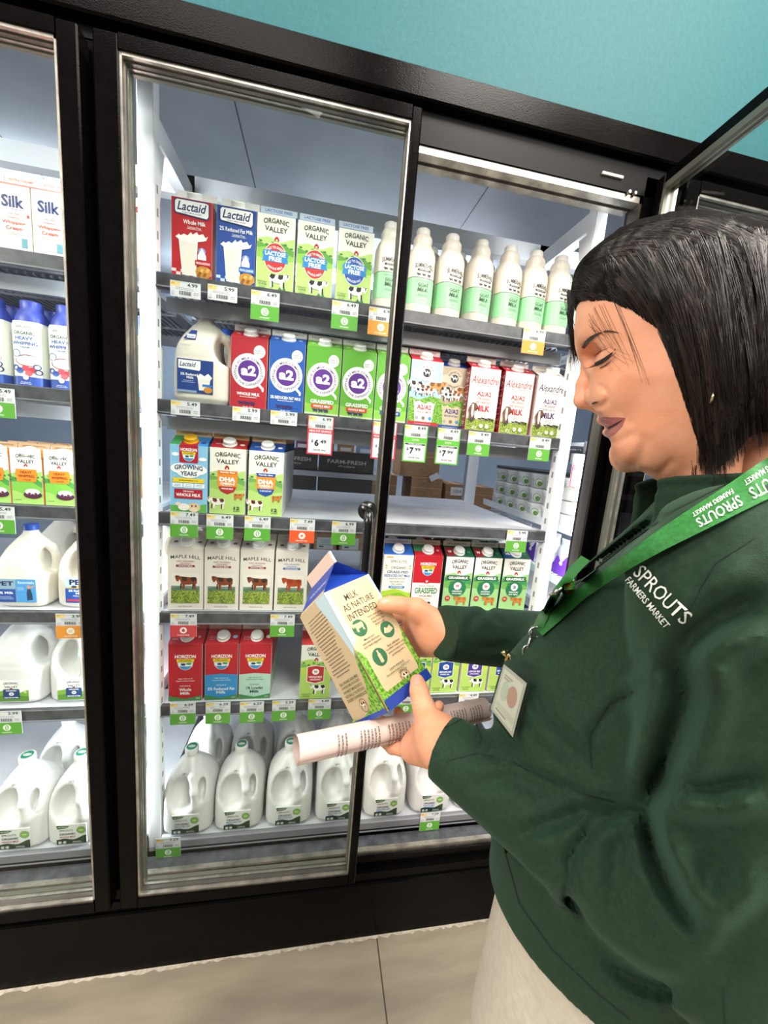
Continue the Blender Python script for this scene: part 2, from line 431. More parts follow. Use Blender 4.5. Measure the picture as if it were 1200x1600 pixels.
# ---------------------------------------------------------------- glass doors
def glass_door(loc, wid, left_st, right_st, mirror, rz, label, handle_z=(1.0, 1.438)):
    t = thing('glass_door', loc, label, 'cooler door', 'glass doors of the cooler', rz)
    s = -1 if mirror else 1
    Z0, Z1 = .288, 2.334
    def bx(b, x0, x1, y0, y1, z0, z1, m, bev=0):
        a, c = sorted((s*x0, s*x1)); b.box((a, y0, z0), (c, y1, z1), m, bev)
    b = MB(); bx(b, 0, left_st, -.04, .0, Z0, Z1, M_BLACK, .003); bx(b, wid-right_st, wid, -.04, .0, Z0, Z1, M_BLACK, .003)
    bx(b, left_st, wid-right_st, -.04, 0, Z1-.026, Z1, M_BLACK); bx(b, left_st, wid-right_st, -.04, 0, Z0, Z0+.03, M_BLACK)
    b.build('door_frame', t)
    b = MB(); a, c, d, e = left_st, wid-right_st, Z0+.03, Z1-.026
    for (k, y0, y1, mt) in ((.009, -.036, -.026, M_STEEL), (.013, -.0255, -.016, mat('#6b6660', .3, .7)), (.021, -.0155, -.008, M_STEEL), (.032, -.0075, .002, mat('#77776c', .35, .6))):
        kk = {.009: .007, .013: .010, .021: .012, .032: .015}[k]
        bx(b, a, a+kk*.6, y0, y1, d, e, mt); bx(b, c-kk*.5, c, y0, y1, d, e, mt); bx(b, a, c, y0, y1, e-kk, e, mt); bx(b, a, c, y0, y1, d, d+kk*1.2, mt)
    tag(b.build('spacer_frame', t), 'steel coloured spacer around the pane')
    b = MB(); bx(b, a, c, -.024, -.020, d, e, M_GLASS); b.build('glass_pane', t)
    b = MB(); hx = wid-.052; z0, z1 = handle_z
    b.tube([(s*hx, -.04, z1), (s*hx, -.046, z1)], .0245, mat('#0b0b0c', .2), 28)
    b.tube([(s*hx, -.046, z1), (s*hx, -.072, z1-.004), (s*hx, -.076, z1-.03), (s*hx, -.076, z0+.03), (s*hx, -.072, z0+.004), (s*hx, -.046, z0)], .0125, mat('#0b0b0c', .2), 14)
    b.tube([(s*hx, -.04, z0), (s*hx, -.046, z0)], .0245, mat('#0b0b0c', .2), 28)
    tag(b.build('door_handle', t, True), 'black round-ended pull handle')
    return t
glass_door((-.461, -.004, 0), .648, .045, .023, False, -.010, 'closed tall glass cooler door with a black frame and round-topped black handle, in the middle')
glass_door((-.486, -.004, 0), .632, .038, .021, True, 0, 'closed glass cooler door in front of the jugs with blue caps, leftmost in the photo')
glass_door((.822, -.012, 0), .655, .03, .021, True, math.radians(86), 'glass cooler door swung wide open behind the woman with dark hair')
glass_door((.885, -.004, 0), .655, .04, .021, False, 0, 'closed glass cooler door farthest right, beyond the opened one')
b = MB(); b.box((.67, -.005, 2.325), (.73, .001, 2.331), '#b9b2a4'); b.tube([(.755, -.006, 2.30), (.755, .002, 2.30)], .004, M_STEEL, 10); b.tube([(.772, -.006, 2.30), (.772, .002, 2.30)], .004, M_STEEL, 10)
tag(b.build('trim_hinge_plate'), kind='structure')

# ---------------------------------------------------------------- racks
YF, YB = .12, .84
def rack(x0, x1, label, ends=(0, 1)):
    t = thing('display_rack', (x0, YF, 0), label, 'rack', 'white upright racks inside the cooler')
    W = x1-x0
    for a in [(0, W)[e] for e in ends]:
        for y in (-.02, .70):
            b = MB(); xx = (a-.036, a) if a == 0 else (a, a+.036)
            b.box((xx[0]-(0 if y < 0 or a > 0 else .02), y, 0.0), (xx[1]+(0 if y < 0 or a == 0 else .02), y+.036, 2.60 if y < 0 else 1.72), M_WHITE if y < 0 else M_RAILL, .002)
            if y < 0:
                for z in np.arange(.5, 2.2, .05): b.box(((xx[1]-.0002) if a == 0 else xx[0]-.0006, y+.013, z), ((xx[1]+.0006) if a == 0 else xx[0]+.0002, y+.021, z+.018), '#8b8d92')
            b.build('post', t)
        b = MB(); xx = (-.034, -.002) if a == 0 else (W+.002, W+.034)
        b.box((xx[0], .0, 2.272), (xx[1], .45, 2.322), M_WHITE)
        b.add([(xx[0], .015, 2.262), (xx[0], .015, 2.12), (xx[0], .05, 2.262), (xx[1], .015, 2.262), (xx[1], .015, 2.12), (xx[1], .05, 2.262)], [(0, 1, 2), (3, 5, 4), (0, 2, 5, 3), (1, 4, 5, 2)], M_WHITE)
        b.build('side_brace', t)
    b = MB(); b.box((-.05, .27, 2.296), (W+.05, .31, 2.352), M_WHITE); b.build('top_beam', t)
    return t
rack(-.409, .742, 'white steel rack behind the open doorway, with a plain beam across its top')
rack(-1.66, -.455, 'white steel rack behind the leftmost glass door', (0,))
rack(.79, 2.0, 'white steel rack to the right of the open doorway', (1,))
LV = [1.972, 1.670, 1.374, 1.086, .794, .358]
NM = ['top', 'second', 'third', 'fourth', 'fifth', 'bottom']
def shelf(x0, x1, k, where, dark=True):
    z = LV[k]; W = x1-x0; yf = YF if k < 5 else .09
    t = thing('display_shelf', (x0, yf, z), '%s shelf of the %s, %s' % (NM[k], where, 'with wire slats beneath' if k < 2 else 'with a plain grey panel'), 'shelf', 'shelves in the cooler')
    b = MB(); b.box((.0, .0, -.012), (W, YB-yf, -.0005), M_SHELFTOP if k >= 2 else M_RAILL); b.build('shelf_panel', t)
    b = MB()
    rm = M_RAIL if k < 5 else mat('#7b7c80', .35)
    b.box((-.004, -.016, -.034 if k < 5 else -.024), (W+.004, -.0005, .003), rm, .002); b.box((-.004, -.019, -.031), (W+.004, -.016, -.028), '#7a7b80'); b.build('price_rail', t)
    if k < 2:
        b = MB(); b.box((.0, .04, -.072), (W, .056, -.036), M_RAILL); b.build('support_beam', t)
        b = MB(); b.box((0, .55, -.06), (W, .565, -.02), M_RAILL); b.build('support_beam', t)
        b = MB()
        for i in range(int(W/.019)): b.box((.01+i*.019, .056, -.026), (.013+i*.019, .66, -.020), M_WIRE)
        b.box((0, .25, -.03), (W, .256, -.022), M_WIRE); b.box((0, .42, -.03), (W, .426, -.022), M_WIRE)
        tag(b.build('wire_slats', t), kind=None)
    if k >= 2:
        for q in (0, W-.012):
            b = MB(); b.box((q, .03, -.045), (q+.012, .70, -.012), M_RAILL); b.build('shelf_bracket', t)
    return t
for k in range(6):
    shelf(-.405, .738, k, 'middle rack')
    shelf(-1.62, -.452, k, 'left rack')
    if k != 2: shelf(.84, 1.98, k, 'right rack')
# low deck behind the sill
b = MB(); b.box((-1.6, .10, .262), (1.6, .12, .315), mat('#4c4a49', .45)); b.box((-1.6, .12, .26), (1.6, .84, .27), mat('#5a5857', .5))
tag(b.build('trim_deck'), kind='structure')

# ---------------------------------------------------------------- cooler lamps
def led(x, y, sx, tx, ty, nm):
    t = thing('led_light', (x, y, 1.36), nm, 'light', 'upright LED strips behind the door frames')
    b = MB(); b.box((-.008, -.006, -.98), (.008, .006, .98), '#d8dadc'); b.build('housing', t)
    l = bpy.data.lights.new('led_lamp', 'AREA'); l.shape = 'RECTANGLE'; l.size = .02; l.size_y = 1.94; l.energy = 9.5 if x < .86 else 5; l.color = (.93, .97, 1)
    o = link('led_lamp', l, t); d = Vector((tx, ty, 0)).normalized(); o.location = d*.012
    o.rotation_euler = d.to_track_quat('-Z', 'Z').to_euler()
    z = Vector((0, 0, 1)); xax = z.cross(-d); o.rotation_euler = Matrix((xax, z, -d)).transposed().to_euler() 
led(-.49, .087, 0, .75, 1, 'LED strip hidden behind the black frame left of the middle door, shining right')
led(-.515, .087, 0, -.75, 1, 'LED strip hidden behind the black frame left of the middle door, shining left')
led(.848, .080, 0, -.9, 1, 'LED strip hidden behind the black frame right of the doorway, shining left')
led(.875, .087, 0, .75, 1, 'LED strip hidden behind the black frame right of the doorway, shining right')
led(-1.15, .087, 0, .75, 1, 'LED strip hidden behind the frame at the far left of the leftmost door')
def tube_light(x, y, z, L, lab):
    z = z-.10 if x > -1 else z
    t = thing('ceiling_light', (x, y, z), lab, 'ceiling light', 'tube lights under the cool room ceiling')
    b = MB(); b.box((-L/2, -.02, .0), (L/2, .02, .05), '#d5dae2', .01); b.box((-L/2+.1, -.006, .05), (-L/2+.12, .006, 2.98-z), '#d5dae2'); b.box((L/2-.12, -.006, .05), (L/2-.1, .006, 2.98-z), '#d5dae2'); b.build('housing', t)
    b = MB(); b.box((-L/2+.02, -.06, -.04), (L/2-.02, .06, 0), mat('#eef4ff', .3, emit=22), .02); b.build('diffuser', t)
    return t
tube_light(-1.95, 1.8, 2.90, 1.25, 'long glowing tube light under the cool room ceiling, seen at upper left')
tube_light(2.7, 1.25, 2.90, 1.0, 'tube light under the cool room ceiling, beyond the right white post')
tube_light(.55, 2.05, 2.90, 1.5, 'unseen fill tube added over the brown boxes at the back of the cool room')  # added as cool room fill, kept out of sight behind the top shelf stock
tube_light(-.6, 2.75, 2.90, 1.5, 'unseen fill tube added farthest back in the cool room, above the dark crates')  # second added fill for the cool room, also hidden by the stock

# ---------------------------------------------------------------- stock behind the racks
t = thing('stock_rack', (0, 2.1, 0), 'grey stock rack at the back of the cool room holding cardboard boxes', 'rack')
b = MB()
for z in (.55, 1.15): b.box((-1.6, 0, z-.02), (2.6, .55, z), M_RAILL)
b.build('shelf_panel', t)
for x in (-1.6, -.35, 2.56):
    b = MB(); b.box((x, 0, 0), (x+.04, .04, 2.2), M_RAILL); b.build('post', t)
def carton_box(x, y, z, w, d, h, lab, m=M_KRAFT, word=None, grp='cardboard boxes at the back of the cool room', rz=0, sub=None):
    t = thing('cardboard_box', (x, y, z), lab, 'box', grp, rz)
    b = MB(); b.box((-w/2, 0, 0), (w/2, d, h), m, .003)
    if word:
        D = Dr(b, lambda u, v, o: (u/1000, -o, v/1000)); D.text(word, 0, h*520, w*700, h*190, '#b9b6b2')
        if sub: D.text(sub, 0, h*300, w*300, h*90, '#b9b6b2', shear=.3)
    b.build('box_body', t)
    b = MB()
    if m is M_KRAFT: b.box((-w/2, -.0008, h*.62), (w/2, -.0002, h*.66), '#b08f68'); b.box((-.03, .0, h-.0002), (.03, d, h+.0008), '#c2a37c')
    else: b.box((-w/2-.001, -.002, h-.03), (w/2+.001, .0, h-.025), '#161515')
    b.build('tape' if m is M_KRAFT else 'lid_edge', t)
    return t
carton_box(.56, 2.12, 1.15, .22, .35, .24, 'brown cardboard box behind the black door edge, leftmost in its row')
carton_box(.93, 2.12, 1.15, .27, .35, .235, 'brown cardboard box lowest of the stack of two, beyond the empty shelf')
carton_box(.86, 2.14, 1.385, .34, .33, .27, 'brown cardboard box on top of the stack of two, with a loose white slip')
carton_box(1.20, 2.12, 1.15, .20, .33, .20, 'brown box with a white paper note taped on it, right of the stack of two')
carton_box(1.43, 2.12, 1.15, .21, .33, .19, 'small brown cardboard box rightmost in the row beyond the empty shelf')
t = link('paper_note', None); tag(t, 'white paper note taped to a brown box, small and square', 'note'); t.location = (1.20, 2.112, 1.29)
b = MB(); b.box((-.06, -.002, -.035), (.06, .0, .035), '#d9d9d6'); b.build('sheet', t)
b = MB(); D = Dr(b, lambda u, v, o: (u/1000, -.002-o, v/1000)); D.text('1004', 0, 0, 70, 30, '#777'+'777'); b.build('lettering', t)
b = MB(); b.box((-.04, -.001, -.05), (.04, .0, .0), '#dfe3ea'); o = b.build('paper_slip'); o.location = (.97, 2.108, 1.42); o.rotation_euler = (0, -.5, 0); tag(o, 'loose white slip of paper stuck on the upper brown box', 'paper')
k = 0
for x, y, z, w_, h_, word in ((-.14, 1.55, 1.42, .30, .13, 'FARM-FRESH'), (.20, 1.55, 1.42, .36, .13, 'FARM-FRESH'), (-.50, 1.55, 1.42, .34, .13, 'FARM-FRESH')):
    k += 1
    carton_box(x, y, z, w_, .4, h_, ['dark crate lettered FARM-FRESH, nearest the milk cartons with orange shields', 'dark crate lettered FARM-FRESH directly above the empty middle shelf', 'dark crate lettered FARM-FRESH, mostly hidden behind the white left post'][k-1], M_DARKBOX, word, 'dark crates beyond the third shelf', sub='Produce')
    carton_box(x, y, 1.18, w_, .4, .2, ['plain dark crate under the FARM-FRESH crate nearest the milk cartons', 'plain dark crate under the FARM-FRESH crate above the empty shelf', 'plain dark crate hidden low behind the white left post'][k-1], M_DARKBOX, None, 'dark crates beyond the third shelf')
t = thing('stock_rack', (0, 1.5, 0), 'grey slotted rack carrying the dark crates, beyond the third shelf', 'rack')
b = MB(); b.box((-.7, 0, 1.385), (.44, .5, 1.418), M_RAILL); b.box((-.7, 0, 1.150), (.44, .5, 1.178), M_RAILL); b.box((-.7, 0, .84), (.44, .5, .866), M_RAILL); b.build('shelf_panel', t)
b = MB(); b.box((-.7, -.01, 1.60), (.44, .03, 1.635), M_RAILL)
for i in range(9): b.box((-.66+i*.12, -.012, 1.608), (-.635+i*.12, -.0095, 1.622), '#2a2a2d')
b.build('cross_beam', t)
for x in (-.74, .44):
    b = MB(); b.box((x, 0, 0), (x+.035, .035, 2.3), M_RAILL); b.build('post', t)
for i, (x, c1, lab) in enumerate(((-.20, '#3c4a9a', 'blue'), (-.08, '#8a3a6a', 'purple'), (.06, '#b08458', 'tan'), (.19, '#b98b5b', 'light brown'), (.32, '#8fa6c8', 'pale blue'))):
    b = MB(); b.box((-.05, 0, 0), (.05, .2, .055+.02*(i % 3)), c1, .006); b.box((-.04, -.001, .008), (.03, 0, .03), '#d8dce6')
    o = b.build('food_pack'); o.location = (x, 1.53, 1.552); tag(o, 'small %s food pack lying on a dark crate beyond the third shelf' % lab, 'food pack', 'packs on the dark crates')
for i in range(4):
    carton_box(-.25+i*.17, 1.53, .868, .15, .3, .14, ['brown box with a white label, leftmost below the third shelf', 'brown box with a white label, second from left below the third shelf', 'brown box with a white label, below the third shelf next to the door handle', 'brown box with a white label, behind the door handle'][i], M_KRAFT, None, 'labelled boxes seen under the third shelf')
for i in range(4):
    b = MB(); b.box((-.055, -.001, 0), (.055, 0, .08), '#b9c2c4'); D = Dr(b, lambda u, v, o: (u/1000, -.001-o, v/1000)); D.fine(0, 60, 80, 4, '#6d7a7c', 10, 3); D.rect(-40, 12, -10, 22, '#3c4648')
    o = b.build('box_label'); o.location = (-.25+i*.17, 1.529, .90); tag(o, ['pale printed label on the leftmost box under the third shelf', 'pale printed label on the second box under the third shelf', 'pale printed label on the box next to the door handle', 'pale printed label on the box behind the door handle'][i], 'label', 'labels on the boxes under the third shelf')

# ================================================================ milk cartons
INK = '#22252b'
def carton_mesh(name, front, slope=None, left=None, right=None, cols=None, w=.0945, h=.186, gable=.025, fin=.015, finprint=None):
    """half gallon gable-top carton: origin at the middle of the front bottom edge, front towards -y"""
    c = dict(front='#f4f1ea', side='#f4f1ea', slope='#f4f1ea', fin='#f1efec'); c.update(cols or {})
    b = MB(); a = w/2; H = h+gable; e = .0015
    def q(P, m): b.add(P, [tuple(range(len(P)))], m)
    q([(-a, 0, e), (a, 0, e), (a, 0, h), (-a, 0, h)], c['front'])
    q([(a, 0, e), (a, w, e), (a, w, h), (a, 0, h)], c.get('right', c['side'])); q([(-a, w, e), (-a, 0, e), (-a, 0, h), (-a, w, h)], c.get('left', c['side']))
    q([(a, w, e), (-a, w, e), (-a, w, h), (a, w, h)], c['front']); q([(-a, 0, e), (-a, w, e), (a, w, e), (a, 0, e)], '#e8e4dc')
    m = w/2; g = a-.036
    q([(-a, 0, h), (a, 0, h), (a, m, H), (-a, m, H)], c['slope']); q([(a, w, h), (-a, w, h), (-a, m+.002, H), (a, m+.002, H)], c['slope'])
    gs = c.get('gusset', c['slope'])
    for s in (1, -1):
        A = [(s*a, 0, h), (s*a, w, h), (s*g, m, H-.004)]; q(A if s > 0 else A[::-1], gs)
        B = [(s*a, 0, h), (s*g, m, H-.004), (s*a, m, H)]; q(B if s > 0 else B[::-1], gs)
        B = [(s*a, w, h), (s*a, m+.002, H), (s*g, m, H-.004)]; q(B if s > 0 else B[::-1], gs)
    b.box((-a, m-.0012, H-.001), (a, m+.0032, H+fin), c['fin'])
    front(Dr(b, lambda u, v, o: (u/1000, -o, v/1000)))
    L = math.hypot(m, gable); cz, sy = gable/L, m/L
    if slope: slope(Dr(b, lambda u, v, o: (u/1000, v/1000*sy-o*cz, h+v/1000*cz+o*sy)))
    if left: left(Dr(b, lambda u, v, o: (-a-o, m-u/1000, v/1000)))
    if right: right(Dr(b, lambda u, v, o: (a+o, m+u/1000, v/1000)))
    if finprint: finprint(Dr(b, lambda u, v, o: (u/1000, m-.0012-o, H+v/1000)))
    return b.mesh(name)
def cap_mesh(name, col, w=.0945, h=.186, gable=.025, r=.0172, t=.014, top=None):
    b = MB(); m = w/2; L = math.hypot(m, gable); n = Vector((0, -gable/L, m/L)); s = Vector((0, m/L, gable/L))
    o = Vector((0, m*.46, h+gable*.46)); X = Vector((1, 0, 0)); T = Matrix.Translation(o) @ Matrix((X, s, n)).transposed().to_4x4()
    P = []; N = 36
    b.lathe([(r*1.15, .0), (r*1.15, .0025), (r*.98, .003), (r, .0045), (r, t-.002), (r-.002, t)], col, N, 2, T)
    for k in range(24):
        a = 2*math.pi*k/24; c = Vector((math.cos(a)*r, math.sin(a)*r, .0045)); d = Vector((c.x*1.03, c.y*1.03, t-.003)); e = Vector((-math.sin(a), math.cos(a), 0))*.0006
        b.add([T @ (c-e), T @ (c+e), T @ (d+e*1.0), T @ (d-e)], [(0, 1, 2, 3)], col)
    me = b.mesh(name, True); sharp(me, .6); return me
_cap = {}
def place_carton(kind, me, loc, label, group, cap='#f2f2f2', w=.0945, h=.186, gable=.025, rz=0, hidecap=False):
    t = thing('milk_carton', loc, label, 'milk carton', group, rz)
    o = link('carton_body', me, t)
    if cap:
        k = (cap, w, h, gable)
        if k not in _cap: _cap[k] = cap_mesh('cap', cap, w, h, gable)
        link('screw_cap', _cap[k], t)
    return t

def grn(D, hz=(0, 95), x=46.5, c1='#8fc24a', c2='#5f9e3c', c3='#b9d77a'):
    y = hz[1]
    D.hills(-x, x, 2, [(0, y), (.3, y+6), (.6, y-3), (1, y+8)], c3)
    D.hills(-x, x, 2, [(0, y-8), (.35, y-16), (.7, y-6), (1, y-20)], c2)
    D.hills(-x, x, 2, [(0, y-22), (.5, y-14), (1, y-34)], c1)
    D.hills(-x, x, 2, [(0, y-44), (.4, y-52), (1, y-46)], c3)
    for i in range(6): D.ell(-38+i*15.5, y-6-(i*7 % 13), 4.4, 2.6, '#3d7f3f', 12)
def barn(D, x, y, k=1):
    D.poly([(x-6*k, y), (x+6*k, y), (x+6*k, y+5*k), (x+3.4*k, y+9*k), (x, y+11*k), (x-3.4*k, y+9*k), (x-6*k, y+5*k)], '#b3261e'); D.rect(x-2*k, y, x+2*k, y+4*k, '#f3eadf')
def ovname(D, y, w=72, k=1):
    D.text('ORGANIC', 0, y+9*k, w*.88, 12*k, INK, .014, bow=3.5*k); D.text('VALLEY', 0, y-6*k, w*.78, 12*k, INK, .014, bow=-2*k)
def f_lactaid(col, name, red):
    def f(D):
        D.rect(-47, 2, 47, 186, col)
        for i in range(9):
            for j in range(3):
                if (i+j) % 2 == 0: D.rect(-47+i*10.4, 4+j*7, -36.6+i*10.4, 11+j*7, '#f2dcd9' if red else '#c9d8f0')
        D.poly([(-38, 150), (36, 144), (41, 152), (41, 180), (34, 184), (-36, 184), (-41, 178), (-41, 154)], '#1d2f6b')
        D.poly([(-36, 152.5), (35, 147), (38.5, 153), (38.5, 179), (33, 181.5), (-35, 181.5), (-38.5, 177), (-38.5, 156)], '#fbfbf9')
        D.text('Lactaid', 0, 168, 68, 20, '#20326f', .02, .28); D.text('ENJOY MILK AGAIN', 0, 153.5, 44, 4, '#20326f', .01)
        D.text(name, 6 if red else 0, 134, 52 if red else 80, 9.5, '#fbfbfb', .015); D.text('Lactose Free', 6, 123, 30, 6, '#fbfbfb', 0)
        D.rect(-12, 118.6, 24, 119.2, '#fbfbfb')
        D.poly([(-34, 100), (-30, 104), (-26, 101), (-18, 106), (-10, 103), (-2, 112), (2, 107), (12, 114), (16, 108), (26, 112), (32, 104), (38, 108), (34, 98), (26, 95), (14, 92), (10, 12), (-22, 12), (-30, 92), (-38, 97)], '#f7f5ef')
        D.poly([(-27, 90), (11, 88), (7, 14), (-20, 14)], '#ece6da')
        D.ell(24, 72, 9, 8, '#8b9bd1', 14); D.poly([(14, 62), (24, 80), (34, 62), (34, 52), (14, 52)], '#e6e9f4')
        D.ell(28, 24, 19, 15, '#c98a35', 18)
        for i in range(9): D.ell(16+(i*7 % 26), 14+(i*11 % 20), 4.2, 2.6, '#e9b95e' if i % 2 else '#96591d', 10)
        D.rr(8, 38, 46, 50, 1, '#c4202a' if red else '#2a73c8'); D.text('MOO-LICIOUS', 27, 44, 32, 5, '#fff', .02)
    return f
def f_lf(col, bottom):
    def f(D):
        D.rect(-46.6, 2, 46.6, 186, '#f3f1e6'); grn(D, (0, 128)); ovname(D, 160); barn(D, 2, 126)
        D.ell(0, 86, 29, 36, '#e9eedb', 36); D.ell(0, 86, 27.5, 34.5, col, 36)
        D.text('EASY TO DIGEST', 0, 84, 46, 6, '#fff', .015, arc=27, rot=90)
        D.text(bottom, 0, 88, 40, 5.4, '#fff', .015, arc=-28, rot=-90)
        D.poly([(-33, 76), (33, 76), (30, 87), (33, 98), (-33, 98), (-30, 87)], '#2c8fd0'); D.rect(-29, 76, 29, 103, '#1f80c6')
        D.text('LACTOSE', 0, 95.5, 52, 10.5, '#fff', .03); D.text('FREE', 0, 83, 32, 10.5, '#fff', .03)
        D.cow(8, 30, 2.0, '#f7f6f2', '#241f1f', -1); D.poly([(8, 10), (14, 18), (20, 10), (26, 17), (30, 9)], '#2e7d32')
        D.text('ETHICALLY', -30, 26, 24, 4, INK, .01); D.text('SOURCED', -30, 20, 22, 4, INK, .01); D.fine(-30, 14, 22, 2, INK, 3, .8)
    return f
def f_a2(col, l1, l2, kind):
    def f(D):
        D.rect(-46.8, 2, 46.8, 186, col)
        if kind == 'g':
            D.hills(-46.8, 46.8, 2, [(0, 34), (.5, 26), (1, 38)], '#8bc34a'); D.rect(-46.8, 2, 46.8, 9, '#c8d9b0')
        D.ell(-1, 100, 43, 45, '#f7f5f0', 44); D.poly([(28, 70), (40, 58), (38, 52), (33, 56), (20, 68)], '#f7f5f0'); D.ell(37, 53, 2.6, 4, '#f7f5f0', 12)
        D.text('THE A2 MILK COMPANY', -1, 100, 116, 6.4, '#5b2d86', .012, arc=33, rot=90)
        D.text('FEEL THE DIFFERENCE', -1, 100, 100, 6.0, '#5b2d86', .012, arc=-36, rot=-90)
        D.ell(-1, 100, 27, 28, '#5f2a8e', 36); D.text('a2', -1, 101, 39, 27, '#fff', .045)
        D.ell(26, 152, 15, 16.5, '#8c8c8c' if kind == 'g' else '#d9cfd0', 26); D.ell(26, 152, 14.4, 16, '#fbfaf6', 26)
        D.text('EASIER ON', 26, 154, 22, 4.2, INK, .01); D.text('DIGESTION', 26, 148, 22, 4.2, INK, .01)
        D.text(l1, 0, 40, 64 if kind == 'g' else (60 if kind == 'r' else 82), 10 if kind == 'g' else 8, '#fff', .03)
        if kind == 'g': D.rr(-30, 22, 30, 33, 3, '#d8402c' if l2 == 'WHOLE MILK' else '#1d4ea8'); D.text(l2, 0, 27.5, 48, 6, '#fff', .02)
        else: D.fine(0, 32, 60, 1, '#f2e8e8', 3, 1.6)
        for i in range(3): D.cow(-18+i*15, 15, .55, '#3b2b63', '#3b2b63', 1)
        D.text('59 FL OZ', 0, 5.5, 26, 3, '#fff' if kind != 'g' else INK, .01)
    return f
def f_fern(col, red):
    def f(D):
        D.rect(-46.6, 2, 46.6, 186, '#a8d8f0' if red else '#b7a58c'); D.ell(-20, 150, 24, 12, '#eaf6fb' if red else '#cfc2ad', 20); D.ell(26, 122, 22, 10, '#eef8fc' if red else '#d8cdb8', 20)
        D.ell(0, 152, 25, 26, '#f4fafc' if red else '#cbbda6', 30); D.text('FERNDALE', 0, 152, 46, 6.4, INK, .012, arc=19, rot=90); D.text('ORGANIC', 0, 152, 36, 6, INK, .012, arc=-24, rot=-90)
        D.ell(0, 152, 12, 12, '#20242a', 20); D.cow(0, 152, .75, '#fff', '#20242a'); 
        for x, y, k, bc, pc, fl in ((-30, 110, 1.9, '#f5f3ef', '#231f1e', 1), (32, 112, 1.9, '#c98a4c', '#7a4a25', -1), (-4, 104, 1.6, '#efe8dc', '#6b3a20', 1), (12, 98, 1.4, '#f3ede2', '#8a4a28', -1), (-18, 96, 1.3, '#f5f5f5', '#1d1d1d', 1)):
            D.cow(x, y, k, bc, pc, fl)
        D.hills(-46.6, 46.6, 2, [(0, 82), (.3, 76), (.7, 88), (1, 84)], M_GRASS)
        D.poly([(-34, 76), (-28, 68), (-14, 72), (0, 64), (16, 72), (30, 66), (34, 78), (30, 60), (26, 14), (-26, 14), (-30, 58)], '#f7f4ea' if red else '#c9b797')
        D.text('A2/A2', 0, 55, 44, 14, '#b0202e' if red else '#1d2f7a', .035); D.text('WHOLE MILK' if red else 'REDUCED FAT MILK', 0, 41, 44, 6, '#b0202e' if red else '#1d2f7a', .02)
        D.ell(-20, 24, 5.5, 5.5, '#9aa39b', 16); D.ell(0, 24, 5.5, 5.5, '#7a6a58', 16); D.ell(20, 24, 5.5, 5.5, '#3f8fbf', 16)
        D.rect(-46.6, 2, 46.6, 13, col); D.fine(0, 7.5, 70, 1, '#eac', 3, 1.4) if red else D.fine(0, 7.5, 70, 1, '#aabbee', 3, 1.4)
    return f
def f_alex(red):
    c = '#b3202f' if red else '#4b2b63'; n = '#b3202f' if red else '#2c2452'
    def f(D):
        D.rect(-46.6, 2, 46.6, 186, '#f3ede2')
        D.text('Alexandre', 0, 152, 86, 22, n, .012, .35); D.text('ECO DAIRY', 4, 136, 50, 6, n, .01, space=1.2)
        D.text('A2/A2', 2, 112, 46, 14, c, .03); D.text('ORGANIC', 2, 98, 46, 8, c, .012)
        D.text('4% WHOLE' if red else '2% REDUCED FAT', 2, 87, 46, 7, c, .015); D.text('MILK', 2, 70, 46, 18, c, .045)
        D.fine(6, 56, 26, 3, c, 4, 1.2)
        D.hills(-46.6, 46.6, 2, [(0, 44), (.5, 40), (1, 46)], '#b7c2a0'); D.hills(-46.6, 46.6, 2, [(0, 38), (.5, 36), (1, 40)], M_FIELD)
        for i in range(5): D.cow(-4+i*10, 38+(i % 2)*2, .42, '#3a2a22', '#221814')
        D.poly([(-44, 66), (-34, 84), (-22, 84), (-14, 74), (-22, 66), (-24, 52), (-20, 36), (-28, 30), (-38, 34), (-40, 52)], '#6b4630'); D.poly([(-34, 80), (-28, 80), (-26, 50), (-30, 40), (-34, 52)], '#efe6da'); D.ell(-28, 36, 6, 5, '#3d3a4c', 14)
        D.ell(2, 18, 6, 6, '#dfe3d4', 16); D.ell(20, 18, 6, 6, '#dfe3d4', 16); D.text('USDA', 2, 18, 8, 3, '#33522b', .01); D.fine(-20, 16, 20, 3, '#f3f0d8', 4, 1.4)
    return f
def alex_side(D):
    for i, (t, h) in enumerate((('WITH', 11), ('GOOD', 13), ('REGENERATIVE', 5), ('FARMING', 8), ('A2/A2', 13), ('ORGANIC', 8), ('WHOLE MILK', 6), ('PASTURE', 8), ('RAISED', 10))):
        y = 170-i*18; D.text(t, 0, y, 80, h, '#f7efe9', .025)
        D.line(-40, y-9, 40, y-9, .8, '#f7efe9')
def badge(D, y, k=1, w='#fff'):
    D.text('HORIZON', 0, y+19*k, 58*k, 11.5*k, w, .03); D.poly([(-25*k, y+11*k), (25*k, y+11*k), (23*k, y+1*k), (-23*k, y+1*k)], '#f6d91c'); D.text('ORGANIC', 0, y+6*k, 38*k, 6.4*k, '#3a2c12', .012)
    D.poly([(-22*k, y), (22*k, y), (19*k, y-13*k), (10*k, y-22*k), (0, y-25*k), (-10*k, y-22*k), (-19*k, y-13*k)], '#e9f2f6')
    D.poly([(-18*k, y-12*k), (18*k, y-12*k), (9*k, y-21*k), (0, y-24*k), (-9*k, y-21*k)], '#3f96cf'); D.ell(10*k, y-4*k, 8*k, 3.6*k, '#47a14e', 14); D.ell(-6*k, y-6*k, 7*k, 4*k, '#3c4460', 14); D.ell(5*k, y-10*k, 6*k, 2.6*k, '#f7f7f4', 12)
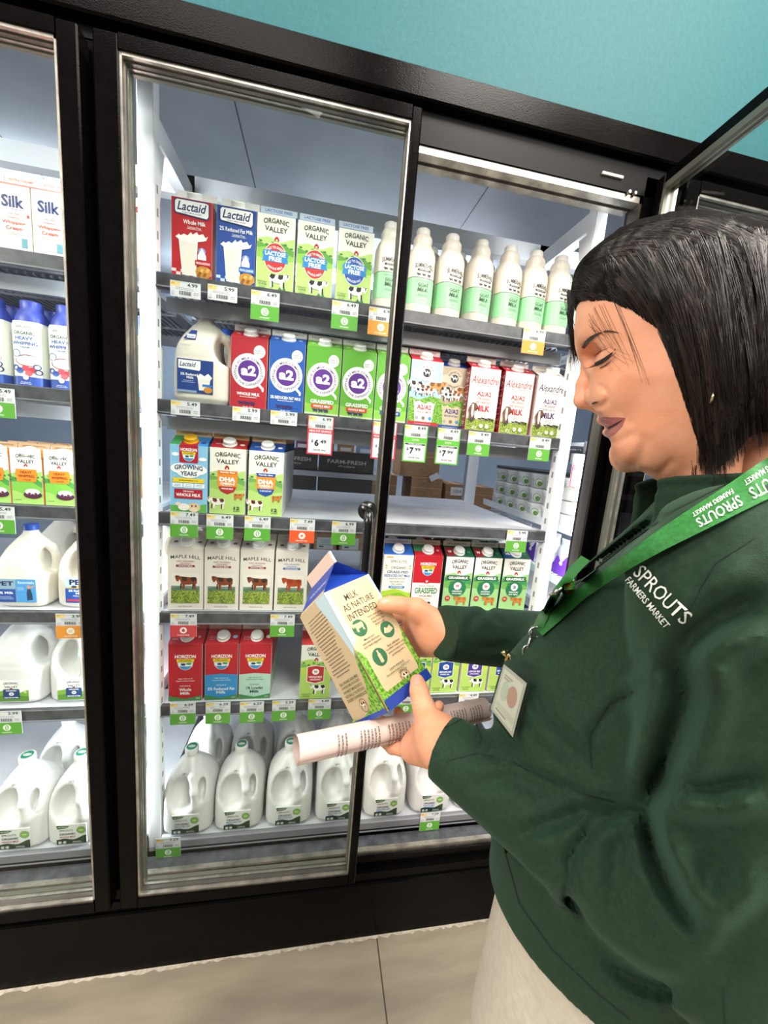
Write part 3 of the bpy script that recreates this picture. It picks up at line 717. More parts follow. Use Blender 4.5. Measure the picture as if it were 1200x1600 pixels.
def f_horizon(low, t1, t2, fg):
    def f(D):
        D.rect(-46.6, 2, 46.6, 186, '#c21a2b'); badge(D, 126)
        if low: D.poly([(-46.6, 2), (46.6, 2), (46.6, 84), (0, 88), (-46.6, 84)], low)
        D.text('High Vitamin D', 0, 73, 40, 4.5, fg, .01); D.text('Supports Bone Health', 0, 66, 52, 4.5, fg, .01); D.text('ORGANIC', 0, 50, 30, 5, fg, .01, space=1.3)
        D.text(t1, 0, 38, {'Whole': 34, '2% Reduced Fat': 78, '1% Lowfat': 50}[t1], 9.5, fg, .03); D.text(t2, 0, 26, 28, 9.5, fg, .03)
        D.poly([(-46.6, 2), (46.6, 2), (46.6, 18), (0, 8), (-46.6, 18)], '#3f8a45'); D.fine(36, 10, 14, 2, '#e9f4e4', 3, 1)
    return f
def f_grassfed(D):
    D.rect(-46.6, 2, 46.6, 186, '#c21a2b'); badge(D, 142, .9); D.rect(-46.6, 2, 46.6, 96, '#f4f2ec'); D.rr(-7, 94, 7, 108, 1, '#c21a2b'); D.text('W', 0, 101, 9, 8, '#fff', .04)
    D.text('ORGANIC GRASS-FED', 0, 86, 52, 3.6, INK, .01); D.text('GRASSFED', 0, 70, 76, 20, '#3f8a5a', .03); D.text('Whole Milk', 0, 52, 44, 6, '#7a2a22', .015); D.text('HALF GALLON', 0, 42, 30, 3, INK, 0); D.cow(4, 20, 1.5, '#f3f0ea', '#252525')
def f_gy(D):
    D.rect(-46.6, 2, 46.6, 186, '#8cc7ea'); D.hills(-46.6, 46.6, 2, [(0, 20), (.5, 12), (1, 26)], '#5fae4b')
    D.rr(-24, 138, 24, 186, 3, '#b5162c'); badge(D, 160, .72); D.ell(-34, 160, 9, 5, '#fff', 14); D.ell(36, 150, 10, 5, '#fff', 14)
    D.ell(-22, 122, 24, 14, '#fbfbf9', 22); D.ell(22, 120, 25, 14, '#fbfbf9', 22); D.ell(0, 112, 30, 15, '#fbfbf9', 22)
    D.text('GROWING', 0, 124, 72, 13, '#34405f', .03, bow=3); D.text('YEARS', 0, 109, 42, 12, '#34405f', .03)
    D.poly([(-42, 96), (42, 96), (38, 90), (42, 84), (-42, 84), (-38, 90)], '#f3d11e'); D.fine(0, 90, 66, 1, '#4a3a10', 3, 2)
    for x in (-28, 0, 28): D.rr(x-13, 70, x+13, 82, 2, '#f4f8fb'); D.fine(x, 78, 20, 2, '#2f5fa5', 4, 1.2)
    D.rect(-36, 40, 36, 66, '#b5162c'); D.text('ORGANIC', 0, 60, 28, 4.6, '#fff', .01); D.text('WHOLE MILK', 0, 50, 64, 9, '#fff', .03)
    D.ell(14, 16, 17, 13, '#e6c49c', 20); D.ell(-12, 16, 15, 10, '#f6efe4', 20); D.ell(14, 9, 11, 6, '#f0d6ba', 16); D.ell(9, 20, 2, 2.6, '#222', 10); D.ell(19, 20, 2, 2.6, '#222', 10); D.ell(-26, 24, 8, 5, '#f9d9c2', 14)
def f_dha(col, shade):
    def f(D):
        D.rect(-46.6, 2, 46.6, 186, '#f4f0e4'); grn(D, (0, 118), c1='#9cc45c', c2='#6fa851'); ovname(D, 157, 76); barn(D, -2, 128)
        D.poly([(-26, 122), (26, 122), (27, 100), (24, 76), (0, 62), (-24, 76), (-27, 100)], '#f0912b'); D.poly([(-24, 80), (24, 80), (18, 66), (0, 58), (-18, 66)], col); D.poly([(-27, 124), (27, 124), (24, 114), (-24, 114)], col if shade == 'b' else '#e07e1e')
        D.text('Family Size', 0, 119, 38, 5.6, '#fff', .02); D.text('DHA', 0, 100, 42, 13, '#fff', .05); D.text('OMEGA-3', 0, 88, 38, 7.5, '#fff', .04); D.text('WHOLE MILK' if shade == 'r' else '2% REDUCED FAT', 0, 74, 32, 4.4, '#fff', .02)
        D.fine(0, 82, 36, 1, '#fff', 3, 1)
        D.cow(-26, 30, 1.8, '#f5eee6', '#6a2c1c', 1); D.cow(30, 52, 1.1, '#d0813a', '#a85c22', -1)
        D.text('12', 26, 20, 15, 10, '#26302a', .03); D.text('SERVINGS', 26, 11, 18, 3, '#26302a', .01)
    return f
def f_maple(red):
    c = '#8e2a32' if red else '#2b62a5'
    def f(D):
        D.rect(-46.6, 2, 46.6, 186, '#e9e0d6'); D.text('MAPLE HILL', 0, 158, 78, 10, '#3a3836', .014, bow=3, space=1.05)
        D.text('100% GRASSFED', 0, 147, 46, 4.4, c, .012); D.text('ORGANIC', 0, 140.5, 30, 4.2, c, .012); D.rect(-25, 130, 25, 136.5, c); D.text('WHOLE MILK' if red else '2% REDUCED FAT MILK', 0, 133.2, 38, 3.8, '#fff', .015)
        D.rect(-38, 22, 38, 112, '#efe7dd'); D.rect(-38, 22, 38, 74, '#7f938a'); D.hills(-38, 38, 22, [(0, 68), (.3, 72), (.7, 66), (1, 70)], '#5f7a62'); D.rect(-38, 22, 38, 60, M_FIELD)
        D.cow(6, 82, 2.25, '#8a4322' if red else '#b5461f', '#3a2a22' if red else '#96381a', 1, True)
        D.rect(-38, 22, 38, 40, M_FIELD); D.text('HALF GALLON 1.89L', 0, 12, 38, 3, '#4a4642', .005)
    return f
def f_sprgf(D):
    D.rect(-46.6, 2, 46.6, 186, '#f0ece0'); D.rect(-40, 176, -18, 180, '#e0a030'); D.text('SPROUTS', 0, 164, 52, 9, '#5a5f58', .008); D.text('ORGANIC', 2, 144, 52, 8.5, '#38503a', .014, space=1.1)
    for s in (-1, 1): D.poly([(s*32, 146), (s*40, 154), (s*42, 150)], '#6fa84a'); D.poly([(s*32, 143), (s*43, 145), (s*40, 140)], '#8fbf55')
    D.text('GRASS-FED', 0, 130, 70, 9, '#2f5f8a', .02); D.text('REDUCED FAT MILK', 0, 118, 84, 9, '#3b6fc4', .016); D.fine(0, 108, 72, 1, INK, 3, 1.6)
    D.text('100% FROM COWS', 0, 98, 48, 4, '#6a6f68', .005); D.text('FED GRASS', 0, 90, 36, 4, '#6a6f68', .005); D.rr(-26, 76, 26, 84, 3, '#2f7fb5'); D.text('HOMOGENIZED', 0, 80, 40, 4, '#fff', .015)
    D.hills(-46.6, 46.6, 2, [(0, 66), (.4, 74), (1, 62)], '#a9cf3e'); D.hills(-46.6, 46.6, 2, [(0, 50), (.6, 62), (1, 46)], '#7fb52c'); D.cow(18, 34, 1.2, '#f4f2ee', '#262424')
def f_gm(word, mark, c2):
    def f(D):
        D.rect(-46.6, 2, 46.6, 186, '#f3f1ea'); grn(D, (0, 126), c1='#6fb35a', c2='#3f9a55', c3='#9fd08a'); ovname(D, 160, 64); barn(D, 0, 130)
        D.rect(-38, 108, 38, 124, '#1f5f45'); D.text(word, 0, 116, 68, 9, '#fff', .035); D.fine(0, 102, 70, 2, '#1f5f45', 4, 1.6)
        D.ell(0, 80, 30, 28, '#2a7a55', 30); D.ell(0, 88, 13, 13, '#f4f2ea', 22); D.text(mark, 0, 88, 13, 10, c2, .04); D.text('ORGANIC' if mark == 'W' else 'REDUCED', 0, 70, 34, 5, '#fff', .02); D.text('WHOLE MILK' if mark == 'W' else 'FAT MILK', 0, 62, 34, 5, '#fff', .02)
        D.cow(16, 36, 1.7, '#c9853e', '#b06d2c', 1); D.ell(-30, 46, 9, 9, '#c0392b', 18); D.fine(-30, 48, 12, 2, '#fff', 3, 1.2)
    return f
def f_ovm(col, mark, words):
    def f(D):
        D.rect(-46.6, 2, 46.6, 186, '#f2f1e6'); grn(D, (0, 132), c1='#c3dc5a', c2='#7fb95a', c3='#b7d96a'); ovname(D, 162, 68); barn(D, 0, 132)
        D.poly([(-27, 114), (0, 118), (27, 114), (27, 62), (0, 54), (-27, 62)], '#f2f1e6'); D.poly([(-25, 112), (0, 116), (25, 112), (25, 64), (0, 57), (-25, 64)], col)
        D.ell(0, 96, 11, 10, '#fff', 20); D.text(mark, 0, 96, 12, 9, col, .04); D.text(words[0], 0, 78, 42, 7, '#fff', .03); D.text(words[1], 0, 69, 34, 5, '#fff', .02)
        D.cow(12, 34, 1.9, '#f6f5f1', '#23232a', 1); D.text('HALF GALLON', -26, 20, 28, 3.4, '#2f4a26', .012); D.fine(-26, 14, 28, 2, '#2f4a26', 3, 1)
    return f
def f_silk(D):
    D.rect(-34.6, 2, 34.6, 146, '#f3ebe2'); D.text('Silk', 0, 112, 46, 26, '#27356b', .04); D.fine(8, 96, 30, 1, '#27356b', 3, 1.2)
    D.text('DAIRY-FREE', 0, 86, 26, 3.4, '#c8402e', .012); D.text('heavy', 0, 78, 22, 5, '#c8402e', .015); D.text('Whipping', 0, 67, 48, 9, '#c2462e', .03); D.text('Cream', 0, 56, 34, 8, '#c2462e', .03)
    D.fine(0, 46, 40, 2, '#777777', 3.4, 1); D.poly([(-16, 4), (-10, 24), (0, 28), (12, 22), (18, 4)], '#dfeeee'); D.rect(14, 16, 26, 36, '#5f9aa8'); D.ell(30, 84, 3, 4, '#c8402e', 12)
def f_ovhw(D):
    D.rect(-34.6, 2, 34.6, 146, '#f4f1ea'); grn(D, (0, 80), 34.6, c1='#7fbf4a', c2='#4f9a44', c3='#a4cf6a'); D.text('ORGANIC', 0, 124, 44, 9, INK, .014, bow=2.5); D.text('VALLEY', 0, 113, 38, 9, INK, .014, bow=-1.5); barn(D, 0, 98, .7)
    D.poly([(-23, 92), (23, 92), (25, 78), (21, 60), (-21, 60), (-25, 78)], '#f08c22'); D.text('HEAVY', 0, 84, 26, 7, '#8e1f14', .03); D.text('WHIPPING', 0, 74, 36, 7, '#8e1f14', .03); D.text('CREAM', 0, 65, 18, 3.6, '#8e1f14', .01)
    D.ell(12, 26, 21, 10, '#5a1f33', 22); D.ell(12, 34, 17, 8, '#f4efe2', 20)
    for i in range(5): D.ell(-2+i*7, 26+(i % 2)*3, 3.6, 3.2, '#7b2a4a' if i % 2 else '#3a3466', 10)
    D.text('1 QUART', -22, 12, 18, 3, INK, .01)
def side_text(c1, c2='#5a5650', n=26):
    def f(D):
        D.rect(-46.8, 2, 46.8, 185.6, c1)
        for i in range(n): D.fine(0, 172-i*6.2, 74, 1, c2, 3, 1.2, seed=i)
    return f
def fin_t(t, c, w=70, h=7, y=7.5):
    return lambda D: D.text(t, 0, y, w, h, c, .012)
def slope_marks(c1, c2='#e8e4dc'):
    return lambda D: (D.ell(-32, 26, 6, 5, c1, 16), D.ell(32, 26, 6, 5, c1, 16), D.fine(0, 48, 60, 1, c2, 3, 1.6))

W = '#f3f2ef'
DES = {
 'lact_r': (carton_mesh('lactose_free_whole', f_lactaid('#b81a22', 'Whole Milk', 1), None, cols=dict(side='#b81a22', slope=W, fin=W, gusset=W)), '#f4f4f2'),
 'lact_b': (carton_mesh('lactose_free_reduced', f_lactaid('#1d4a9e', '2% Reduced Fat Milk', 0), None, cols=dict(side='#1d4a9e', slope=W, fin=W, gusset=W)), '#f4f4f2'),
 'lf_r': (carton_mesh('valley_lactose_free_whole', f_lf('#c22a2c', 'WHOLE MILK'), lambda D: (D.rect(-47, 0, 47, 22, '#f4f2ea'), D.rect(-47, 22, 47, 52, '#3d8fd6')), cols=dict(side='#f3f1e6', slope='#3d8fd6', fin='#d9e6f2'), finprint=fin_t('LACTOSE FREE', '#2a6fc0')), None),
 'lf_b': (carton_mesh('valley_lactose_free_reduced', f_lf('#1f4fa5', 'REDUCED FAT'), lambda D: D.rect(-47, 14, 47, 52, '#1f60b5'), cols=dict(side='#f3f1e6', slope='#1f60b5', fin='#d9e6f2'), finprint=fin_t('LACTOSE FREE', '#2a6fc0')), None),
 'a2_r': (carton_mesh('ring_whole', f_a2('#b3202e', 'WHOLE MILK', '', 'r'), slope_marks('#d99'+'999'), cols=dict(side='#b3202e', slope='#b3202e', fin='#d9d4ce'), finprint=fin_t('THE A2 MILK COMPANY', '#7a6f7a', 80, 4)), '#f4f4f2'),
 'a2_b': (carton_mesh('ring_reduced', f_a2('#1d55ab', '2% REDUCED FAT MILK', '', 'b'), slope_marks('#9ab4dd'), cols=dict(side='#1d55ab', slope='#1d55ab', fin='#d9d4ce'), finprint=fin_t('THE A2 MILK COMPANY', '#7a6f7a', 80, 4)), '#f4f4f2'),
 'a2_g': (carton_mesh('ring_grassfed', f_a2('#5fa92f', 'GRASSFED', 'WHOLE MILK', 'g'), slope_marks('#b5d99a'), cols=dict(side='#5fa92f', slope='#6fb23c', fin='#d9d4ce'), finprint=fin_t('THE A2 MILK COMPANY', '#7a6f7a', 80, 4)), '#f4f4f2'),
 'a2_g2': (carton_mesh('ring_grassfed_reduced', f_a2('#5fa92f', 'GRASSFED', '2% REDUCED FAT', 'g'), slope_marks('#b5d99a'), cols=dict(side='#5fa92f', slope='#6fb23c', fin='#d9d4ce'), finprint=fin_t('THE A2 MILK COMPANY', '#7a6f7a', 80, 4)), '#f4f4f2'),
 'fern_r': (carton_mesh('herd_whole', f_fern('#b3202e', 1), None, cols=dict(side='#a8d8f0', slope='#b3202e', fin='#e0c4c4'), finprint=fin_t('A2/A2 WHOLE MILK', '#a02a35', 70, 4)), '#f4f4f2'),
 'fern_b': (carton_mesh('herd_reduced', f_fern('#243f94', 0), None, cols=dict(side='#b7a58c', slope='#243f94', fin='#a9adb8'), finprint=fin_t('A2/A2 REDUCED FAT', '#3a4a90', 70, 4)), '#dcdad4'),
 'alex_r': (carton_mesh('eco_whole', f_alex(1), slope_marks('#e8c4c4'), left=alex_side, cols=dict(side='#a81f2c', slope='#b3202f', fin='#d9cfc6', gusset='#b3202f'), finprint=fin_t('PASTURE RAISED COWS', '#8a5a55', 70, 4)), '#f4f4f2'),
 'alex_b': (carton_mesh('eco_reduced', f_alex(0), slope_marks('#b9b0a6', '#6a5a66'), cols=dict(side='#e9e2d8', slope='#ded6cc', fin='#d9cfc6'), finprint=fin_t('PASTURE RAISED COWS', '#6a6a72', 70, 4)), '#f4f4f2'),
 'gy': (carton_mesh('growing_years', f_gy, lambda D: (D.rect(-47, 0, -20, 52, '#3f9a55'), D.rect(-20, 0, 47, 52, '#3d8fd6'), D.rr(-22, 0, 22, 30, 2, '#b5162c'), D.ell(34, 18, 7, 8, '#2b4f9a', 16)), cols=dict(side='#8cc7ea', slope='#3d8fd6', fin='#d8b98a'), finprint=fin_t('DHA OMEGA-3', '#8a6a35', 70, 5)), '#eab412'),
 'dha_r': (carton_mesh('shield_whole', f_dha('#b3282c', 'r'), lambda D: (D.ell(34, 24, 7, 6, '#f3e9d9', 16), D.fine(-28, 24, 20, 2, '#f3d9d4', 4, 1.4)), right=side_text('#ecebe6'), cols=dict(side='#ecebe6', slope='#a82228', fin='#cfa06a', gusset='#a82228'), finprint=fin_t('ORGANIC DHA OMEGA-3', '#8a5a2a', 70, 4)), '#f4f4f2'),
 'dha_b': (carton_mesh('shield_reduced', f_dha('#1d4a9e', 'b'), lambda D: (D.ell(34, 24, 7, 6, '#dfe3ea', 16), D.fine(-28, 24, 20, 2, '#b9c6e6', 4, 1.4)), right=side_text('#dfe0e0'), cols=dict(side='#dfe0e0', slope='#1f4793', fin='#cfa878', gusset='#1f4793'), finprint=fin_t('ORGANIC DHA OMEGA-3', '#8a6a3a', 70, 4)), '#f4f4f2'),
 'map_r': (carton_mesh('cow_photo_whole', f_maple(1), slope_marks('#6a625c', '#a89c92'), right=side_text('#e6ddd3'), cols=dict(side='#e6ddd3', slope='#ded4ca', fin='#c9bcb0', front='#e9e0d6'), finprint=fin_t('100% GRASSFED', '#6a5a52', 56, 5)), '#f6f6f6'),
 'map_b': (carton_mesh('cow_photo_reduced', f_maple(0), slope_marks('#6a625c', '#a89c92'), right=side_text('#e6ddd3'), cols=dict(side='#e6ddd3', slope='#ded4ca', fin='#c9bcb0', front='#e9e0d6'), finprint=fin_t('100% GRASSFED', '#6a5a52', 56, 5)), '#f6f6f6'),
 'hor_w': (carton_mesh('horizon_whole', f_horizon(None, 'Whole', 'Milk', '#f7f1ee'), lambda D: (D.fine(-30, 24, 22, 3, '#e8b4b4', 5, 1.2), D.text('D', 34, 24, 6, 7, '#fff', .02)), right=side_text('#c21a2b', '#d8737c', 10), cols=dict(side='#b0182a', slope='#b0142a', fin='#c9504f'), finprint=fin_t('HALF GALLON', '#f0d0d0', 50, 4)), '#f4f4f2'),
 'hor_b': (carton_mesh('horizon_reduced', f_horizon('#2f93d3', '2% Reduced Fat', 'Milk', '#eaf4fb'), lambda D: (D.fine(-30, 24, 22, 3, '#e8b4b4', 5, 1.2), D.ell(34, 24, 7, 6, '#9fc4ea', 16)), right=side_text('#b0182a', '#d8737c', 10), cols=dict(side='#b0182a', slope='#b0142a', fin='#c98f84'), finprint=fin_t('HALF GALLON', '#f0d0d0', 50, 4)), '#f4f4f2'),
 'hor_g': (carton_mesh('horizon_lowfat', f_horizon('#b9dccb', '1% Lowfat', 'Milk', '#35564a'), lambda D: (D.fine(-30, 24, 22, 3, '#e8b4b4', 5, 1.2), D.ell(34, 24, 7, 6, '#d9d9cf', 16)), right=lambda D: (D.rect(-47, 2, 47, 186, '#b0182a'), D.rect(-47, 2, 47, 84, '#a9c2b4')), cols=dict(side='#b0182a', slope='#b0142a', fin='#d9cbc0'), finprint=fin_t('HALF GALLON', '#a06a60', 50, 4)), '#f4f4f2'),
 'spr': (carton_mesh('grass_fed_reduced', f_sprgf, lambda D: D.rect(-47, 0, 47, 40, '#2a62b8'), cols=dict(side='#f0ece0', slope='#2a62b8', fin='#ddd6dc'), finprint=fin_t('ORGANIC GRASS-FED', '#8a7a9a', 70, 4)), '#f6f6f6'),
 'grf': (carton_mesh('horizon_grassfed', f_grassfed, lambda D: (D.rect(-47, 20, -8, 52, '#3f7a50'), D.text('W', 34, 26, 8, 8, '#fff', .03)), cols=dict(side='#b0182a', slope='#b31a2a', fin='#c9bfa8'), finprint=fin_t('GRASSFED WHOLE', '#8a4a4a', 70, 4)), '#f6f6f6'),
 'gm_w': (carton_mesh('grassmilk_whole', f_gm('GRASSMILK', 'W', '#b3202e'), lambda D: (D.rect(-46, 4, -18, 44, '#8e1f2a'), D.text('W', -32, 24, 14, 12, '#fff', .03), D.ell(34, 24, 7, 6, '#3f8a66', 16)), cols=dict(side='#2a6a50', slope='#1f5f45', fin='#cfc8b8'), finprint=fin_t('100% GRASS-FED', '#3a5a4a', 70, 5)), '#f6f6f6'),
 'gm_2': (carton_mesh('grassmilk_reduced', f_gm('GRASSMILK', '2', '#1d4a9e'), lambda D: (D.rect(-46, 4, -14, 44, '#1f4f8f'), D.text('2%', -30, 24, 18, 12, '#fff', .03), D.ell(34, 24, 7, 6, '#3f8a66', 16)), cols=dict(side='#2a6a50', slope='#1f5f45', fin='#cfc8b8'), finprint=fin_t('100% GRASS-FED', '#3a5a4a', 70, 5)), '#f6f6f6'),
 'ov_w': (carton_mesh('valley_whole', f_ovm('#c22a2c', 'W', ('WHOLE MILK', 'ORGANIC')), None, cols=dict(side='#e9ead8', slope='#c22a2c', fin='#e0dcd0')), '#f6f6f6'),
 'ov_2': (carton_mesh('valley_reduced', f_ovm('#1d4a9e', '2%', ('REDUCED FAT', 'MILK')), None, cols=dict(side='#e9ead8', slope='#1d4a9e', fin='#e0dcd0')), '#f6f6f6'),
 'ov_1': (carton_mesh('valley_lowfat', f_ovm('#4b2f8f', '1%', ('LOW FAT MILK', 'ORGANIC')), None, cols=dict(side='#e9ead8', slope='#4b2f8f', fin='#e0dcd0')), '#f6f6f6'),
 'silk': (carton_mesh('silk_cream', f_silk, lambda D: D.rect(-35, 0, 35, 40, '#e8897a'), cols=dict(side='#f0e6dc', slope='#e8897a', fin='#efe2da', gusset='#e8897a'), w=.070, h=.146, gable=.020, fin=.017, finprint=fin_t('EXTRA CREAMY', '#c86a5a', 52, 5)), None),
 'ovhw': (carton_mesh('valley_cream', f_ovhw, lambda D: (D.ell(24, 20, 6, 5, '#b5762a', 14), D.fine(-20, 8, 22, 2, '#a8551a', 4, 1.2)), cols=dict(side='#e9b070', slope='#ea8a26', fin='#d9b48f'), w=.070, h=.120, gable=.022, fin=.014, finprint=fin_t('HEAVY WHIPPING', '#8a5a35', 54, 4)), '#f4f0ea'),
}
def C(kind, x0, y, k, label, group, z=None, w=.0945, h=.186, gable=.025, rz=0):
    me, cap = DES[kind]
    return place_carton(kind, me, (x0+w/2, y, (LV[k] if z is None else z)), label, group, cap, w, h, gable, rz)

G1 = 'milk cartons on the top shelf'; y0 = .13
C('lact_r', -.382, y0, 0, 'red carton of lactose free whole milk with a glass of milk printed on it', G1)
C('lact_b', -.277, y0, 0, 'blue carton of lactose free reduced fat milk, next to the red one', G1)
C('lf_r', -.180, y0, 0, 'green carton with a red LACTOSE FREE disc and cow, next to the blue carton', G1)
C('lf_r', -.079, y0, 0, 'green carton with a red LACTOSE FREE disc and cow, between two similar green cartons', G1)
C('lf_b', .026, y0, 0, 'green carton with a blue LACTOSE FREE disc, beside the goat milk bottles', G1)
G2 = 'milk cartons on the second shelf'
C('a2_r', -.238, y0, 1, 'red carton with a white ring and purple disc, WHOLE MILK', G2)
C('a2_b', -.139, y0, 1, 'blue carton with a white ring and purple disc, REDUCED FAT MILK', G2)
C('a2_g', -.040, y0, 1, 'green GRASSFED carton with purple disc, beside the blue one', G2)
C('a2_g', .058, y0, 1, 'green GRASSFED carton with purple disc and red strip, middle of the three', G2)
C('a2_g2', .156, y0, 1, 'green GRASSFED carton with a blue strip, half behind the black door edge', G2)
C('fern_r', .255, y0, 1, 'red-topped carton with a herd of cows under blue sky', G2)
C('fern_b', .352, y0+.035, 1, 'dark blue topped carton with a herd of cows, set back behind its neighbours', G2)
C('alex_r', .436, y0, 1, 'cream carton with red side and red script, left one of two alike', G2, rz=.0)
C('alex_r', .546, y0, 1, 'cream carton with red script, between its red twin and the purple-lettered one', G2)
C('alex_b', .655, y0, 1, 'cream carton with purple lettering, rightmost on the second shelf', G2)
for i, (kd, x, lab) in enumerate((('a2_r', -.238, 'red ring carton'), ('a2_b', -.139, 'blue ring carton'), ('fern_r', .255, 'red-topped herd carton'), ('alex_r', .436, 'red-sided cream carton'), ('alex_r', .546, 'middle cream carton with red script'))):
    C(kd, x, y0+.10, 1, 'milk carton hidden close behind the %s on the second shelf' % lab, 'second row on the second shelf')
G3 = 'milk cartons on the third shelf'
C('gy', -.388, y0, 2, 'light blue GROWING YEARS carton with a yellow cap', G3)
C('dha_r', -.287, y0, 2, 'carton with a red top and orange DHA shield', G3)
C('dha_b', -.184, y0, 2, 'carton with a blue top and orange DHA shield, frontmost of its row', G3)
for j in range(1, 5):
    C('dha_b', -.184, y0+.0975*j, 2, 'blue-topped DHA carton, %s in the row behind the front one' % ('first', 'second', 'third', 'last')[j-1], G3)
for j in range(1, 3):
    C('gy', -.388, y0+.0975*j, 2, 'light blue carton with yellow cap, %s behind the GROWING YEARS carton' % ('first', 'second')[j-1], G3)
    C('dha_r', -.287, y0+.0975*j, 2, 'red-topped DHA carton, %s behind the front one' % ('first', 'second')[j-1], G3)
G4 = 'milk cartons on the fourth shelf'
for i, (x, kd) in enumerate(((-.396, 'map_r'), (-.298, 'map_r'), (-.200, 'map_r'), (-.101, 'map_b'))):
    C(kd, x, y0, 3, ['cream carton with a brown cow photo, leftmost of four', 'cream carton with a brown cow photo, second from left of four', 'cream carton with a brown cow photo, third from left of four', 'cream carton with a reddish cow photo and a blue strip'][i], G4)
    for j in range(1, 3):
        C(kd, x, y0+.0975*j, 3, 'cream cow-photo carton, %s row, behind the %s front one' % (('second', 'third')[j-1], ('leftmost', 'second', 'third', 'blue-striped')[i]), G4)
for i, (x, kd, lab) in enumerate(((.226, 'spr', 'blue-topped cream GRASS-FED carton right of the black door edge'), (.324, 'grf', 'red and white GRASSFED carton with a cow badge'), (.430, 'gm_w', 'dark green topped GRASSMILK carton with red W, nearest the red carton'), (.530, 'gm_w', 'dark green topped GRASSMILK carton with red W, beside the 2% one'), (.632, 'gm_2', 'GRASSMILK carton with a blue 2% mark, rightmost on the fourth shelf'))):
    C(kd, x, y0+.008, 3, lab, G4)
    C(kd, x, y0+.107, 3, 'carton in the second row behind the ' + ['blue-topped GRASS-FED', 'red and white GRASSFED', 'first green GRASSMILK', 'middle green GRASSMILK', 'rightmost GRASSMILK'][i] + ' one', G4)
G5 = 'milk cartons on the fifth shelf'
for i, (x, kd, lab) in enumerate(((-.396, 'hor_w', 'all-red whole milk carton'), (-.294, 'hor_b', 'red and blue reduced fat carton'), (-.196, 'hor_g', 'red and pale green lowfat carton'))):
    C(kd, x, y0, 4, lab + ' on the fifth shelf, frontmost', G5)
    for j in range(1, 3): C(kd, x, y0+.0975*j, 4, '%s on the fifth shelf, %s from the front' % (lab, ('second', 'third')[j-1]), G5)
C('ov_w', -.012, y0-.012, 4, 'pale green carton with red shield and cow, half behind the held carton', G5)
for x, kd, lab in ((.322, 'ov_2', 'pale green carton with blue shield, behind the held carton and hand'), (.421, 'ov_2', 'pale green carton with a blue 2% shield and cow'), (.526, 'ov_1', 'pale green carton with a purple 1% shield and cow'), (.630, 'ov_2', 'pale green carton rightmost on the fifth shelf, behind the badge')):
    C(kd, x, y0, 4, lab, G5)
    C(kd, x, y0+.10, 4, 'second-row carton behind the ' + lab.split(',')[0].replace('the held', 'held'), G5)
# left rack
for i, x in enumerate((-.828, -.756, -.683, -.611, -.539)):
    lab = ['cut off by the left edge of the photo', 'leftmost whole one', 'second, beside the black door frame', 'mostly behind the black door frame', 'seen in the gap left of the white post'][i]
    C('silk', x, y0, 0, 'white and pink whipping cream carton, ' + lab, 'cream cartons on the left top shelf', w=.070, h=.146, gable=.020)
for i, x in enumerate((-.838, -.764, -.689, -.613)):
    for j in range(3):
        C('ovhw', x, y0+.073*j, 2, 'orange-topped cream carton, %s row, %s' % (('front', 'second', 'third')[j], ('leftmost at the photo edge', 'second from the left', 'third from the left', 'behind the black frame')[i]), 'orange-topped cartons on the left third shelf', w=.070, h=.120, gable=.022)

# ================================================================ jugs and bottles
M_JUG = mat('#dededb', .34, 0, .5)
M_MILKJ = mat('#e9e3d6', .32, 0, .5)
def jug_net(side):
    """gallon jug: rounded square body, domed shoulder, neck, and a handle loop cut out of one upper corner"""
    def prof(Z):   # half width against height
        zs = [0, .006, .016, .05, .115, .135, .155, .180, .205, .222, .232, .26]
        hs = [.058, .066, .0735, .0745, .0745, .0725, .068, .056, .038, .023, .0185, .0185]
        return np.interp(Z, zs, hs)
    def fn(X, Y, Z):
        h = prof(Z); p = np.interp(Z, [0, .12, .2, .225], [5, 4, 2.6, 2]); ox = np.interp(Z, [.12, .22], [0, -.004])
        r = ((abs(X-ox)/h)**p+(abs(Y)/h)**p)**(1/p)
        d = (r-1)*h*.8
        d = np.maximum(d, -Z); d = np.maximum(d, Z-.240)
        rib = np.exp(-((Z-.118)/.0025)**2)*.0012; d = d+rib
        if side:
            v = ellip(X, Y, Z, (.060, 0, .152), (.034, .12, .046)); d = smax(d, -v, .012)
            H = smin(capsule(X, Y, Z, (.018, 0, .205), (.052, 0, .182), .0125, .0115), capsule(X, Y, Z, (.052, 0, .182), (.066, 0, .150), .0115, .0115), .01)
            H = smin(H, capsule(X, Y, Z, (.066, 0, .150), (.062, 0, .108), .0115, .015), .01)
        else:
            v = ellip(X, Y, Z, (-.016, -.078, .138), (.042, .058, .056)); v2 = ellip(X, Y, Z, (.040, -.072, .150), (.012, .05, .034))
            d = smax(d, -v, .010); d = smax(d, -v2, .006)
            H = smin(capsule(X, Y, Z, (.004, -.022, .213), (.012, -.048, .190), .012, .0105), capsule(X, Y, Z, (.012, -.048, .190), (.022, -.066, .150), .0105, .0105), .01)
            H = smin(H, capsule(X, Y, Z, (.022, -.066, .150), (.026, -.064, .100), .0105, .014), .01)
        return smin(d, H, .008)
    P, F = surfnet(fn, (-.085, -.085, -.006), (.085, .085, .246), .0032); return relax(P, F, 3), F
_jn = {s: jug_net(s) for s in (0, 1)}
_jm = {}
for s in (0, 1):
    for n_, m_ in (('w', M_JUG), ('m', M_MILKJ)): _jm[s, n_] = net_mesh('jug_body', _jn[s][0], _jn[s][1], m_)
